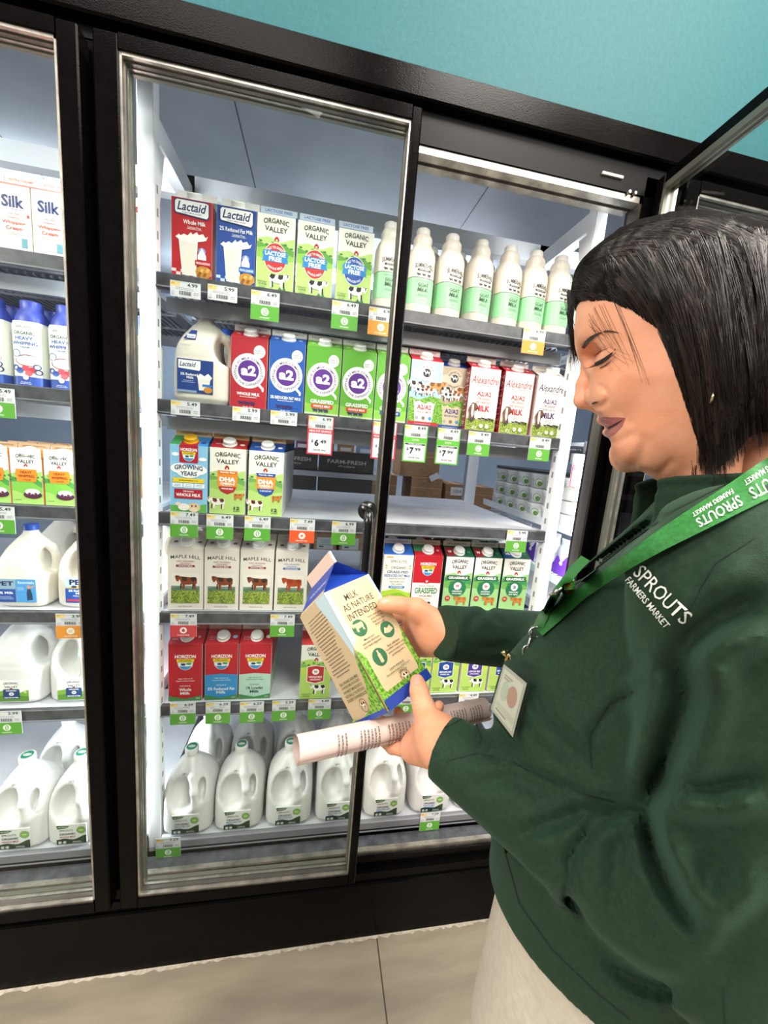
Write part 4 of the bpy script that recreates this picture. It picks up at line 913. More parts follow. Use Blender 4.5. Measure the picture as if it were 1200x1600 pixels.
def label_plate(w, z0, z1, col, draw, y=-.0752, x=0, round_=.006):
    b = MB(); D = Dr(b, lambda u, v, o: (x+u/1000, y-o, v/1000), .0009)
    h = (z1-z0)*1000; W_ = w*1000
    b.box((x-w/2, y-.0006, z0), (x+w/2, y+.0025, z1), col)
    D.fm = lambda u, v, o: (x+u/1000, y-o, z0+v/1000)
    draw(D, W_, h); return b.mesh('label')
def l_sprouts(kind):
    def f(D, w, h):
        D.hills(-w/2, w/2, .5, [(0, 17), (.25, 20), (.55, 15), (1, 28)], '#1f3d22'); D.hills(-w/2, w/2, .5, [(0, 17), (.35, 18), (.6, 14), (.61, 14), (1, 14)], '#16301b')
        D.poly([(-w/2+1, h-1), (-w/2+36, h-4), (-w/2+26, h-11), (-w/2+4, h-13)], '#2f5a2d'); D.text('USDA ORGANIC', -w/2+17, h-7, 22, 3, '#f3f3ee', .01)
        D.text('SPROUTS', -w/2+26, h-19, 36, 6.4, '#5f645c', .008); D.text('ORGANIC', -w/2+29, h-31, 42, 7.6, '#26384a', .02)
        if kind == 'r': D.text('REDUCED FAT', -w/2+31, h-40, 46, 6.4, '#2e5a8e', .014); D.text('MILK', -w/2+17, h-48, 19, 6, '#2e5a8e', .014)
        elif kind == 'w': D.text('WHOLE MILK', -w/2+29, h-41, 42, 6.6, '#a3283a', .016)
        else: D.text('LOW FAT MILK', -w/2+29, h-40, 42, 6, '#3f74b8', .014); D.text('1% MILKFAT', -w/2+27, h-48, 38, 5.6, '#3f74b8', .014)
        D.fine(-w/2+42, h-48, 18, 2, '#2e5a8e', 3, .9)
        D.ell(w/2-13, h-20, 12, 12, '#2f7a2d', 26); D.ring(w/2-13, h-20, 10.4, 1, '#cfe3a8'); D.ell(w/2-13, h-20, 8, 8, '#86b93f', 20); D.text('ORGANIC', w/2-13, h-20, 12, 3, '#fff', .02)
        for i in (0, 1): D.ring(-w/2+9+i*12, 8, 4.6, .9, '#f1f1ea', 18); D.ell(-w/2+9+i*12, 8, 2.6, 2.6, '#dfe3d8', 12)
        D.fine(14, 9, 28, 2, '#f1f1ea', 3.4, 1)
    return f
def l_ov(D, w, h):
    D.rect(-w/2, 0, w/2, h, '#f0f0ea'); D.hills(-w/2, w/2, .2, [(0, 30), (.3, 34), (.7, 26), (1, 34)], '#7aa83c'); D.hills(-w/2, w/2, .2, [(0, 16), (.5, 22), (1, 14)], '#5a8c34')
    D.text('ORGANIC', 0, h-8, 36, 7, INK, .014, bow=2); D.text('VALLEY', 0, h-17, 32, 7, INK, .014, bow=-1); barn(D, 0, h-26, .5)
    D.rr(-20, 8, 20, 38, 4, '#1d3f6e'); D.text('ORGANIC', 0, 33, 26, 4, '#fff', .02); D.ell(0, 23, 6, 5, '#fff', 16); D.text('2%', 0, 23, 7, 5, '#1d3f6e', .03); D.text('REDUCED FAT MILK', 0, 12, 34, 4, '#fff', .02); D.ell(w/2-8, 28, 4, 4, '#b9d77a', 12)
def l_pet(D, w, h):
    D.rect(-w/2, 0, w/2, h, '#b4c6cc'); D.text('PET', -2, h-14, 50, 18, '#1e2350', .04); D.hills(-w/2, w/2, 0, [(0, h-32), (.5, h-26), (1, h-30)], '#c8a64a'); D.ell(-14, h-29, 8, 4, '#2a2f4a', 12); D.ell(14, h-30, 9, 4, '#2a2f4a', 12)
    D.rect(-w/2, 0, w/2, h-35, '#2350a0'); D.text('2% Reduced Fat', 2, h-42, w-14, 7, '#fff', .02); D.text('Milk', 2, h-51, 24, 7, '#fff', .02); D.text('Vitamin A & D', 2, h-59, 40, 4, '#fff', .01); D.rect(-w/2+4, 5, w/2-20, 12, '#c43a4a'); D.ell(w/2-10, 9, 6, 5, '#e9eef2', 14)
def l_pet2(D, w, h):
    D.rect(-w/2, 0, 0, h, '#8faec4'); D.text('PET', -w/4, h-14, w/2-8, 14, '#1e2350', .035); D.rect(-w/2, 0, 0, h-32, '#2350a0'); D.text('2% Milk', -w/4, h-44, w/2-12, 8, '#fff', .02); D.fine(-w/4, h-56, w/2-12, 3, '#dfe8f4', 4, 1)
    D.rr(2, 0, w/2, h, 5, '#4f9ad8'); D.text('Essentials', w/4+2, h-10, w/2-12, 8, '#e8f2fa', .01); D.poly([(30, 6), (46, 8), (44, 30), (40, 44), (32, 44), (30, 30)], '#27415f'); D.ell(36, 50, 5, 6, '#c99a7c', 12); D.poly([(34, 42), (54, 52), (52, 56), (36, 47)], '#c99a7c'); D.fine(14, h-26, 22, 3, '#dcebf6', 4, 1)
def l_lact(D, w, h):
    D.poly([(-w/2, 0), (w/2, 0), (w/2, h-30), (w/2-30, h), (-w/2, h)], '#1d3f86'); D.poly([(-w/2+3, h-24), (10, h-27), (13, h-22), (13, h-3), (-w/2+3, h-3)], '#f4f4f2'); D.text('Lactaid', -w/4+4, h-13, 40, 12, '#20326f', .02, .28)
    D.text('2% Reduced Fat', -8, h-38, 56, 6.4, '#fff', .02); D.text('Milk', -12, h-46, 18, 6, '#fff', .02); D.fine(-16, h-54, 36, 2, '#c9d8f0', 4, 1)
    D.poly([(w/2-34, 8), (w/2-10, 8), (w/2-6, 40), (w/2-38, 40)], '#eee9df'); D.poly([(w/2-40, 42), (w/2-30, 50), (w/2-22, 44), (w/2-12, 52), (w/2-2, 42), (w/2-6, 36), (w/2-36, 36)], '#f7f5f0'); D.ell(w/2-12, 10, 11, 8, '#c98a35', 14); D.rect(w/2-26, 18, w/2-2, 24, '#2a73c8')
    D.rect(-w/2, 0, w/2-40, 6, '#8aa0c4')
def jug_cap(col, disc=None, h=.0):
    b = MB(); b.lathe([(.0192, .236), (.0202, .237), (.0202, .252), (.0186, .2545)], col, 30)
    for k in range(30):
        a = 2*math.pi*k/30; c, q = math.cos(a), math.sin(a); e = .0006
        b.add([(c*.0202-q*e-.004*0, q*.0202+c*e, .239), (c*.0202+q*e, q*.0202-c*e, .239), (c*.0208+q*e, q*.0208-c*e, .250), (c*.0208-q*e, q*.0208+c*e, .250)], [(0, 1, 2, 3)], col)
    if disc:
        D = Dr(b, lambda u, v, o: (u/1000, v/1000, .2546+o)); D.ell(0, 0, 15.5, 15.5, disc, 28); D.ell(0, 0, 11, 5, '#f1f1ea', 20); D.text('SPROUTS', 0, 0, 18, 4.4, disc, .01)
    for v in range(len(b.v)): b.v[v] = (b.v[v][0]-.004, b.v[v][1], b.v[v][2])
    me = b.mesh('cap', True); sharp(me, .6); return me
def jug_date(txt_, x=.0, y=-.045, z=.198, w=34):
    b = MB(); D = Dr(b, lambda u, v, o: (x+u/1000, y-.002+.0*v-o-(-v)*.0006, z+v/1000*.7), .0005); D.text(txt_, 0, 0, w, 5, '#3a3a42', .005); return b.mesh('date_stamp')
JC = {'w': jug_cap('#e9e9e6', '#1f8a6a'), 'b': jug_cap('#1f4fb0'), 'n': jug_cap('#e6e6e2')}
JL = {'spr_r': label_plate(.078, .014, .080, '#dfe1dc', l_sprouts('r')), 'spr_w': label_plate(.078, .014, .080, '#dfe1dc', l_sprouts('w')), 'spr_l': label_plate(.078, .014, .080, '#dfe1dc', l_sprouts('l')),
      'ov': label_plate(.084, .016, .078, '#f0f0ea', l_ov), 'pet': label_plate(.078, .022, .104, '#b4c6cc', l_pet), 'pet2': label_plate(.110, .022, .096, '#8faec4', l_pet2, x=-.008), 'lact': label_plate(.088, .028, .112, '#1d3f86', l_lact, x=-.012)}
JD = jug_date('SEP 13 07:31')
def jug(x, y, k, lab, group, body='w', side=0, cap='w', label='spr_r', date=True, rz=0, z=None, sc=1.0):
    t = thing('milk_jug', (x, y+.075, LV[k] if z is None else z), lab, 'milk jug', group, rz)
    t.scale = (sc, sc, sc); link('jug_body', _jm[side, body], t); link('cap', JC[cap], t)
    if label: link('label', JL[label], t)
    if date: link('date_stamp', JD, t)
    return t
G6 = 'gallon milk jugs on the bottom shelf'
for i, (xl, lab, lb) in enumerate(((-.408, 'leftmost on the bottom shelf behind the middle door', 'spr_r'), (-.257, 'second from left on the bottom shelf', 'spr_r'), (-.100, 'behind the left end of the rolled paper', 'spr_r'), (.060, 'behind the right edge of the closed door', 'spr_r'), (.222, 'directly below the hand, right of the door edge', 'spr_r'), (.385, 'with blue LOW FAT lettering beside the green sleeve', 'spr_l'), (.548, 'almost hidden behind the green sleeve', 'spr_r'))):
    jug(xl+.074, .085, 5, 'white gallon milk jug, front row, '+lab, G6, label=lb)
    jug(xl+.074+.012, .245, 5, 'white gallon jug in the second row, ' + ('farthest left', 'second from left', 'third from left', 'fourth from left', 'fifth from left', 'second from right', 'farthest right')[i], G6, label=lb)
t = jug(-.312, .125, 1, 'gallon jug with a blue cap and dark blue label on the second shelf', 'jugs on the second shelf', 'm', 1, 'b', 'lact', False, z=LV[1])
b = MB(); D = Dr(b, lambda u, v, o: (u/1000-.03, -.059-o+v*.00055, .176+v/1000)); D.poly([(-14, -12), (16, -12), (16, 14), (2, 14)], '#1d3f86'); D.rect(-6, -9, 14, 2, '#f4f4f2'); D.text('Lactaid', 4, -4, 17, 6, '#20326f', .02, .28); D.text('SEP 02 A', -6, -30, 22, 5, '#8a8a88', .005)
b.build('neck_label', t)
jug(-.295, .30, 1, 'gallon jug with a blue cap half hidden behind the jug with the dark blue label', 'jugs on the second shelf', 'm', 1, 'b', None, False)
GL = 'jugs behind the leftmost glass door'
jug(-.765, .12, 3, 'creamy jug with blue cap and a wide blue and white label, at left photo edge', GL, 'm', 1, 'b', 'pet2', False, sc=.87)
jug(-.620, .12, 3, 'creamy jug with blue cap and PET label, beside the black door frame', GL, 'm', 0, 'b', 'pet', False, sc=.87)
jug(-.800, .13, 4, 'white jug with green landscape label, nearer the left photo edge', GL, 'w', 1, 'n', 'ov', False)
jug(-.645, .13, 4, 'white jug with green landscape label, beside the black door frame', GL, 'w', 0, 'n', 'ov', False)
for i, (x, lab) in enumerate(((-.79, 'at the left photo edge'), (-.645, 'beside the black door frame'))):
    jug(x, .085, 5, 'white WHOLE MILK jug on the bottom shelf, front row, '+lab, GL, label='spr_w')
    jug(x+.02, .245, 5, 'white jug in the second row of the left bottom shelf, '+lab, GL, label='spr_w')
    jug(x, .30, 3, 'creamy jug in the second row behind the blue-capped one '+lab, GL, 'm', 1, 'b', None, False, sc=.87)
    jug(x, .30, 4, 'white jug in the second row behind the landscape-label one '+lab, GL, 'w', 0, 'n', None, False)
jug(-.50, .30, 3, 'creamy jug seen in the narrow gap left of the white post', GL, 'm', 1, 'b', None, False, sc=.87)

# goat milk bottles
def goat():
    b = MB(); w_ = .0385; sq = 4
    pr = [(w_*.9, 0), (w_, .005), (w_, .158), (w_*.97, .168), (w_*.86, .180), (w_*.70, .190), (w_*.64, .196), (w_*.66, .203), (w_*.66, .212), (w_*.58, .218), (w_*.50, .222)]
    b.lathe(pr, M_MILKJ, 40, 2.8, None); body = b.mesh('bottle_body', True); sharp(body, .9)
    c = MB(); c.lathe([(.0185, .221), (.0192, .223), (.0192, .236), (.0175, .2385)], '#f1efe9', 28); cp = c.mesh('cap', True); sharp(cp, .6)
    l = MB(); r = w_+.0003
    def fm(u, v, o):
        t = u/1000/ (w_*.93); cc, s = math.cos(t-math.pi/2), math.sin(t-math.pi/2); e = (abs(cc)**2.8+abs(s)**2.8)**(-1/2.8)
        return ((r+o)*cc*e, (r+o)*s*e, v/1000)
    D = Dr(l, fm, .0003); D.rect(-60, 34, 60, 100, '#9bd6a4', 40); D.rect(-60, 100, 60, 101.6, '#23382a', 40)
    D.text('SUMMERHILL', 0, 130, 48, 12, INK, .004, bow=3, space=1.0); D.rect(-17, 118, 17, 123, INK, 6); D.text('GOAT DAIRY', 0, 120.5, 26, 3, '#f3f1ec', .01)
    for i in range(3): D.cow(-13+i*13, 108, .36, '#2a2a2a', '#2a2a2a')
    D.fine(0, 95, 40, 2, '#3f6e4c', 3, .8); D.text('GOAT', 0, 82, 26, 9.5, '#23382a', .014); D.text('MILK', 0, 70, 26, 9.5, '#23382a', .014); D.text('whole', 0, 58, 22, 5, '#3f6e4c', .005, .3); D.line(-14, 54, 14, 54, .6, '#3f6e4c'); D.fine(0, 44, 18, 1, '#3f6e4c', 3, .9)
    return body, cp, l.mesh('wrap_label')
gb, gc, gl = goat()
def bottle(x, y, lab, grp, rz):
    t = thing('milk_bottle', (x, y, LV[0]), lab, 'bottle', grp, rz)
    link('bottle_body', gb, t); link('cap', gc, t); link('wrap_label', gl, t)
GX = [.170, .263, .350, .440, .531, .614, .697]
ORD = ['beside the green cartons', 'first right of the black door edge', 'second right of the door edge', 'middle of the row', 'third from the right end', 'second from the right end', 'rightmost, beside the white post']
for i, x in enumerate(GX):
    bottle(x, .172, 'white goat milk bottle with a mint label, '+ORD[i], 'goat milk bottles on the top shelf', .25*(1 if i > 1 else .4))
    if i: bottle(x-.035, .262, 'goat milk bottle in the second row, ' + ('', 'leftmost', 'second from left', 'third from left', 'third from right', 'second from right', 'rightmost')[i], 'goat milk bottles in the second row', .2)
# whipping cream bottles
def whip():
    b = MB(); w_ = .034
    b.lathe([(w_*.92, 0), (w_, .004), (w_, .150), (w_*.96, .156)], '#e9eadf', 36, 3.4); body = b.mesh('bottle_body', True); sharp(body, .8)
    c = MB(); c.lathe([(w_*.965, .154), (w_*.9, .168), (w_*.72, .182), (w_*.62, .187), (w_*.62, .206), (w_*.56, .208)], mat('#3b4aa6', .35), 30, 2.6); cp = c.mesh('shrink_cap', True); sharp(cp, .7)
    l = MB(); r = w_+.0003
    def fm(u, v, o):
        t = u/1000/(w_*1.02); cc, s = math.cos(t-math.pi/2), math.sin(t-math.pi/2); e = (abs(cc)**3.4+abs(s)**3.4)**(-1/3.4)
        return ((r+o)*cc*e, (r+o)*s*e, v/1000)
    D = Dr(l, fm, .0003); D.rect(-54, 3, 54, 148, '#eceee6', 40); D.rect(-54, 3, 54, 26, '#3a56a8', 40); D.text('SPROUTS', 0, 142, 32, 6, '#5f645c', .008); D.text('ORGANIC', 0, 128, 42, 8, '#2c4a3a', .022); D.text('HEAVY', 0, 116, 36, 8.5, '#2f4fa0', .025); D.text('WHIPPING', 0, 104, 50, 8.5, '#2f4fa0', .025); D.text('CREAM', 0, 95, 20, 4, '#2f4fa0', .014)
    D.ell(-18, 80, 9, 9, '#2f4a80', 20); D.ring(-18, 80, 7.6, .8, '#d9e0ee', 20); D.ell(4, 64, 24, 14, '#8a3a3f', 24); D.ell(4, 67, 22, 12, '#eef0f4', 24)
    for i, (x, y, cc) in enumerate(((0, 46, '#d84a55'), (12, 42, '#c93a48'), (22, 50, '#3c4a72'), (-12, 40, '#3a5aa6'), (-20, 46, '#46609f'), (24, 38, '#2f3c66'), (6, 34, '#e0606a'))): D.ell(x, y, 7.5, 7, cc, 14)
    D.ell(0, 24, 6, 6, '#eef0ea', 16); D.fine(0, 12, 30, 2, '#dfe6f4', 3.4, 1)
    return body, cp, l.mesh('wrap_label')
wb, wc, wl = whip()
for i, x in enumerate((-.800, -.716, -.638, -.560, -.482)):
    for j in range(2):
        t = thing('cream_bottle', (x, .165+.075*j, LV[1]), 'white whipping cream bottle with a blue top, %s, %s' % (('front row', 'second row')[j], ('cut by the left photo edge', 'leftmost whole one', 'beside the black frame', 'behind the black frame', 'left of the white post')[i]), 'bottle', 'whipping cream bottles')
        link('bottle_body', wb, t); link('shrink_cap', wc, t); link('wrap_label', wl, t)

# clamshells, tubs and bags beyond
def tub():
    b = MB(); b.lathe([(.040, 0), (.0425, .002), (.047, .048)], '#e6e7e6', 28); body = b.mesh('tub_body', True); sharp(body, .8)
    c = MB(); c.lathe([(.0488, .048), (.0492, .050), (.0492, .0555), (.047, .0575)], '#f4f4f3', 28); lid = c.mesh('lid', True); sharp(lid, .7)
    l = MB()
    def fm(u, v, o):
        r = .0426+.0045*(v-3)/45+.0004+o; t = u/1000/.045; return (r*math.cos(t-math.pi/2), r*math.sin(t-math.pi/2), v/1000)
    for off in (0, 70, 140, 210):
        D = Dr(l, lambda u, v, o, q=off: fm(u+q, v, o)); D.ell(8, 22, 16, 16, '#7cae3a', 20); D.ell(12, 18, 9, 9, '#5a8c2c', 16); D.fine(-20, 34, 20, 5, '#4a4f58', 5.5, 1.6)
    return body, lid, l.mesh('wrap_label')
tb, tl, tw = tub()
for j in range(6):
    for k in range(3):
        t = thing('yogurt_tub', (.896, .20+.101*j, 1.378+.0585*k), 'white tub with a green mark, %s layer, %s from the front' % (('bottom', 'middle', 'top')[k], ('first', 'second', 'third', 'fourth', 'fifth', 'last')[j]), 'tub', 'stacked tubs beyond the empty shelf', rz=-1.1)
        link('tub_body', tb, t); link('lid', tl, t); link('wrap_label', tw, t)
b = MB(); b.box((.845, .16, 1.553), (.945, .72, 1.566), '#2b2c30', .003); tag(b.build('tray_lid'), 'flat dark tray lying on top of the stacked white tubs', 'tray')
def bag(x, y, z, h, i):
    t = thing('snack_bag', (x, y, z), 'purple and white bag under the white tubs, %s from the front' % ('first', 'second', 'third', 'fourth', 'fifth', 'sixth')[i], 'bag', 'purple bags under the tubs', 0)
    b = MB(); n = 8; V = []; F = []
    for r in range(9):
        v = r/8; d = .026*math.sin(math.pi*min(1, v*1.1+.05))**.6 if v < .95 else .002; wd = .046-.004*math.sin(math.pi*v)
        for k in range(12):
            a = 2*math.pi*k/12; V.append((d*math.cos(a), wd*math.copysign(abs(math.sin(a))**.6, math.sin(a)), h*v))
    for r in range(8):
        for k in range(12): F.append((r*12+k, r*12+(k+1) % 12, (r+1)*12+(k+1) % 12, (r+1)*12+k))
    F.append(tuple(range(11, -1, -1))); F.append(tuple(range(96, 108)))
    b.add(V, F, '#cfd0da'); o = b.build('bag_body', t, True)
    b = MB(); D = Dr(b, lambda u, v, o: (-.0275-o, u/1000, v/1000)); D.hills(-40, 40, 6, [(0, h*640), (.4, h*420), (.7, h*560), (1, h*300)], '#5b2a9a'); D.ell(-6, h*380, 9, 7, '#e9e4f2', 14); b.build('print', t)
for i in range(6): bag(.885, .17+.098*i, 1.205, .13+.01*(i % 2), i)
t = thing('wire_shelf', (.84, .12, 1.19), 'white wire shelf carrying the purple bags under the tubs', 'shelf')
b = MB()
for i in range(24): b.box((0, i*.028, 0), (.12, i*.028+.003, .003), M_WHITE)
b.box((-.003, -.01, -.006), (.0, .68, .022), M_WHITE); b.box((.12, -.01, -.006), (.123, .68, .01), M_WHITE); b.build('wire_grid', t)
t2 = thing('wire_shelf', (.84, .12, 1.374), 'white wire shelf under the stacked white tubs', 'shelf')
for nm_, me_ in [('wire_grid', t.children[0].data)]: link(nm_, me_, t2).location = (0, 0, -.003)
b = MB()
for i in range(20): b.box((.125+i*.045, 0, -.003), (.128+i*.045, .68, 0), M_WHITE)
b.box((.125, -.004, -.012), (1.0, .0, .004), M_WHITE); b.build('wire_grid', t2)
for i in range(8):
    for k in range(2):
        w3 = .045
        o = thing('dark_bottle', (.955+.055*(i % 4), .16+.06*(i//4), 1.674+.0*k), 'small dark bottle right of the white post, %s of the group' % ('first', 'second', 'third', 'fourth', 'fifth', 'sixth', 'seventh', 'eighth')[i], 'bottle', 'dark bottles right of the white post') if k == 0 else None
        if o:
            b = MB(); b.lathe([(.020, 0), (.021, .004), (.021, .085), (.012, .105), (.009, .112), (.009, .125)], mat('#15201f', .2), 20); b.build('bottle_body', o, True)
            b = MB(); b.lathe([(.010, .125), (.0105, .127), (.0105, .140), (.009, .141)], '#0d0f12', 16); b.lathe([(.0213, .02), (.0213, .07)], '#2f6f6c', 20, cap=False); b.build('cap_and_label', o, True)
for i in range(4):
    for k in range(3):
        t = thing('butter_box', (.875+.085*i, .125, 1.388+.045*k), 'small white butter box right of the white post, %s layer, %s column' % (('lower', 'middle', 'upper')[k], ('first', 'second', 'third', 'fourth')[i]), 'box', 'butter boxes right of the white post')
        b = MB(); b.box((-.04, 0, 0), (.04, .11, .040), '#d9d8cf', .001); D = Dr(b, lambda u, v, o: (u/1000, -o, v/1000)); D.text('SPROUTS', 0, 32, 30, 4, '#4a5a4a', .01); D.text('GRASS-FED', 0, 22, 58, 8, '#3f6a4a', .02); D.fine(0, 11, 40, 1, '#8a8f88', 3, 1.4); b.build('box_body', t)

# ================================================================ shelf tickets
TM = {}
def ticket(kind, price, px, py, lab, y=.0985):
    key = (kind, price)
    big = kind in ('sale', 'gsale'); w_ = .070; h = .104 if big else (.036 if kind == 'plain' else .070)
    if key not in TM:
        b = MB(); e = {'org': '#5fa83a', 'gf': '#ef9a3a', 'star': '#ef5a28', 'red': '#d4424a', 'plain': '#b9bcc0', 'sale': '#d0384a', 'gsale': '#5fb83a'}[kind]
        b.box((-w_/2, -.0008, -h), (w_/2, 0, 0), '#e3e2e4'); D = Dr(b, lambda u, v, o: (u/1000, -.0008-o, v/1000))
        D.rect(-35, -34, 35, 0, '#dfe0e2'); D.rect(-35, -12, -13, -2, '#f0d58a'); D.text('EA', -28, -6, 8, 4, '#b07a20', .01); D.text(price, 16, -7, 24, 8.5, INK, .02)
        D.fine(-2, -15, 56, 2, '#8a7fa8', 3.4, .9)
        for i in range(15): D.rect(-14+i*1.9, -31, -14+i*1.9+(.7 if i % 3 else 1.3), -22, INK)
        D.fine(25, -24, 14, 2, '#6a6a72', 4, 1); D.rect(-32, -31, -24, -23, '#cfcfd4')
        if kind in ('org', 'gf', 'star', 'red'):
            D.rect(-35, -h*1000, 35, -34, e); D.ell(0, -49, 9.5, 9.5, '#f4f6ee', 26)
            if kind == 'org': D.ell(0, -49, 4.2, 7.4, e, 18); D.ell(0, -49, 2.4, 5.4, '#f4f6ee', 16); D.line(-4, -56, 4, -42, 1.1, e); D.text('ORGANIC', 0, -63.5, 24, 3.6, '#f4f6ee', .02)
            elif kind == 'gf': D.text('GF', 0, -49, 11, 8, e, .02, .2); D.text('GLUTEN FREE', 0, -63.5, 32, 3.6, '#f4f6ee', .02)
            elif kind == 'star':
                D.poly([(5.6*(1 if k % 2 == 0 else .42)*math.sin(k*math.pi/5), -49+5.6*(1 if k % 2 == 0 else .42)*math.cos(k*math.pi/5)) for k in range(10)], e); D.text('NEW FOR YOU', 0, -63.5, 32, 3.6, '#f4f6ee', .02)
            else: D.poly([(0, -42.6), (4.4, -48), (4.4, -52), (0, -55), (-4.4, -52), (-4.4, -48)], e); D.text('SUGAR FREE', 0, -63.5, 32, 3.6, '#f4f6ee', .02)
        if big:
            D.rect(-35, -104, 35, -34, e); D.rect(-31, -100, 31, -46 if kind == 'sale' else -50, '#e9e7ea')
            if kind == 'sale': D.text('HEALTHY SAVINGS', 0, -40, 60, 6, '#f6eef0', .02)
            else: D.text('SAVE', 0, -41, 20, 5, '#e9f6dc', .02); D.rect(-30, -56, 30, -51, '#3a3f4a'); D.text('MEMBER SAVINGS', 0, -53.5, 40, 3, '#e9e7ea', .01)
            q = price if 0 else {'6.99': '6', '8.49': '7', '9.99': '8'}[price]; c = {'6': '49', '7': '99', '8': '49'}[q]
            D.text('$', -21, -68, 6, 9, INK, .02); D.text(q, -9, -72, 12, 19, INK, .05); D.text(c, 9, -68, 17, 10, INK, .03); D.text('SAVE 50¢' if q != '8' else 'SAVE 1.50', 0, -92, 34, 5.4, INK, .015)
            if kind == 'sale':
                for p in ((-35, -104, -33, 0), (33, -104, 35, 0)): D.rect(*p, e)
            else:
                for p in ((-35, -104, -33, 0), (33, -104, 35, 0)): D.rect(*p, e)
        TM[key] = b.mesh('ticket_print')
    p = hit(px, py, y)
    t = thing('price_ticket', (p.x, y, p.z+.002), lab, 'price tag', 'price tags on the shelf rails')
    link('ticket_print', TM[key], t)
    b = MB(); b.box((-w_/2-.0005, -.0022, -.004), (w_/2+.0005, .0006, .0004), M_GLASS); 
    link('clear_holder', _hold.setdefault('m', b.mesh('clear_holder')), t)
    return t
_hold = {}
for kd, pr, px, py, lab in (
 ('plain', '4.99', 290, 442, 'plain white ticket under the red lactose free carton'), ('plain', '5.99', 348, 448, 'plain white ticket under the blue lactose free carton'),
 ('org', '6.49', 415, 457, 'green ticket under the first green carton on the top shelf'), ('org', '6.49', 540, 473, 'green ticket under the green carton with blue disc'),
 ('gf', '6.99', 597, 483, 'orange ticket beside the black door edge under the first goat milk bottle'), ('gf', '6.99', 836, 515, 'orange ticket under the goat milk bottles nearest the woman'),
 ('plain', '5.49', 290, 628, 'plain white ticket under the jug with the dark blue label'), ('plain', '5.99', 385, 638, 'plain white ticket under the red ring carton'), ('plain', '5.99', 444, 644, 'plain white ticket under the blue ring carton'),
 ('sale', '6.99', 502, 652, 'red-bordered $6.49 sale ticket hanging above the empty shelf'), ('sale', '6.99', 602, 661, 'red-bordered $6.49 sale ticket half behind the black door edge'),
 ('gsale', '8.49', 651, 666, 'green-bordered $7.99 ticket, left of the two, under the herd cartons'), ('gsale', '8.49', 702, 671, 'green-bordered $7.99 ticket, right of the two'),
 ('org', '8.49', 750, 676, 'green ticket under the cream carton with the red side'), ('org', '8.49', 845, 685, 'green ticket under the purple-lettered cream carton'),
 ('org', '7.49', 288, 801, 'green ticket under the GROWING YEARS carton'), ('org', '6.49', 344, 805, 'green ticket under the red-topped DHA carton'), ('org', '6.49', 403, 808, 'green ticket under the blue-topped DHA carton'),
 ('star', '7.49', 473, 812, 'orange-red ticket with a star above the reddish cow carton'), ('org', '6.99', 538, 816, 'green ticket on the empty shelf, left of the round handle end'), ('org', '5.99', 809, 830, 'green ticket at the right end of the empty shelf'),
 ('red', '7.49', 287, 960, 'red ticket above the all-red carton'), ('org', '7.49', 442, 961, 'green ticket under the blue-striped cow carton'),
 ('org', '6.29', 286, 1099, 'green ticket under the all-red carton'), ('org', '6.29', 341, 1098, 'green ticket under the red and blue carton'), ('org', '6.29', 394, 1097, 'green ticket under the red and pale green carton'), ('org', '5.29', 444, 1095, 'green ticket left of the carton with the red shield'), ('org', '4.49', 500, 1093, 'green ticket under the carton with the red shield'), ('org', '4.49', 636, 1086, 'green ticket behind the held carton and the thumb'), ('org', '4.49', 733, 1084, 'ticket just above the right end of the rolled paper'),
 ('org', '3.99', 10, 1112, 'green ticket at the photo edge under the landscape-label jug'), ('gf', '3.99', 110, 960, 'orange 3.99 ticket under the PET jug'), ('org', '5.49', -3, 792, 'green ticket at the photo edge under the orange-topped cartons'), ('org', '5.49', -4, 607, 'green ticket at the photo edge under the cream bottles'),
 ('sale', '9.99', 912, 712, 'red-bordered $8.49 ticket right of the white post')):
    ticket(kd, pr, px, py, lab)
for px, py, lab in ((263, 1310, 'green ticket below the leftmost gallon jug'), (673, 1270, 'green ticket below the jugs, just left of the sleeve')):
    ticket('org', '7.29', px, py, lab, .0705)

# ================================================================ the woman
def at(px, py, D):
    return np.array(CAMPOS)+AX @ np.array([(px-600.)*D/600, (py-800.)*D/600, D])
def to_px(X, Y, Z):
    x, y, z = X-CAMPOS.x, Y-CAMPOS.y, Z-CAMPOS.z
    a = x*AX[0][0]+y*AX[1][0]+z*AX[2][0]; b_ = x*AX[0][1]+y*AX[1][1]+z*AX[2][1]; c = x*AX[0][2]+y*AX[1][2]+z*AX[2][2]
    c = np.maximum(c, .05); return 600+600*a/c, 800+600*b_/c, c
FW = np.array([-.722, .692, 0.]); LW = np.array([-.692, -.722, 0.]); UW = np.array([0, 0, 1.])
H0 = at(1075, 560, .40); NB = at(1115, 775, .41)
def loc(X, Y, Z, O):
    x, y, z = X-O[0], Y-O[1], Z-O[2]; return x*FW[0]+y*FW[1], x*LW[0]+y*LW[1], z
def wp(f, l, u, O): return np.array(O)+FW*f+LW*l+UW*u
def pl(px, py, l=0.):
    r = AX @ np.array([px-600., py-800., 600.]); t = ((H0-np.array(CAMPOS)).dot(LW)+l)/r.dot(LW)
    p = np.array(CAMPOS)+r*t-H0; return (p.dot(FW), p[2])
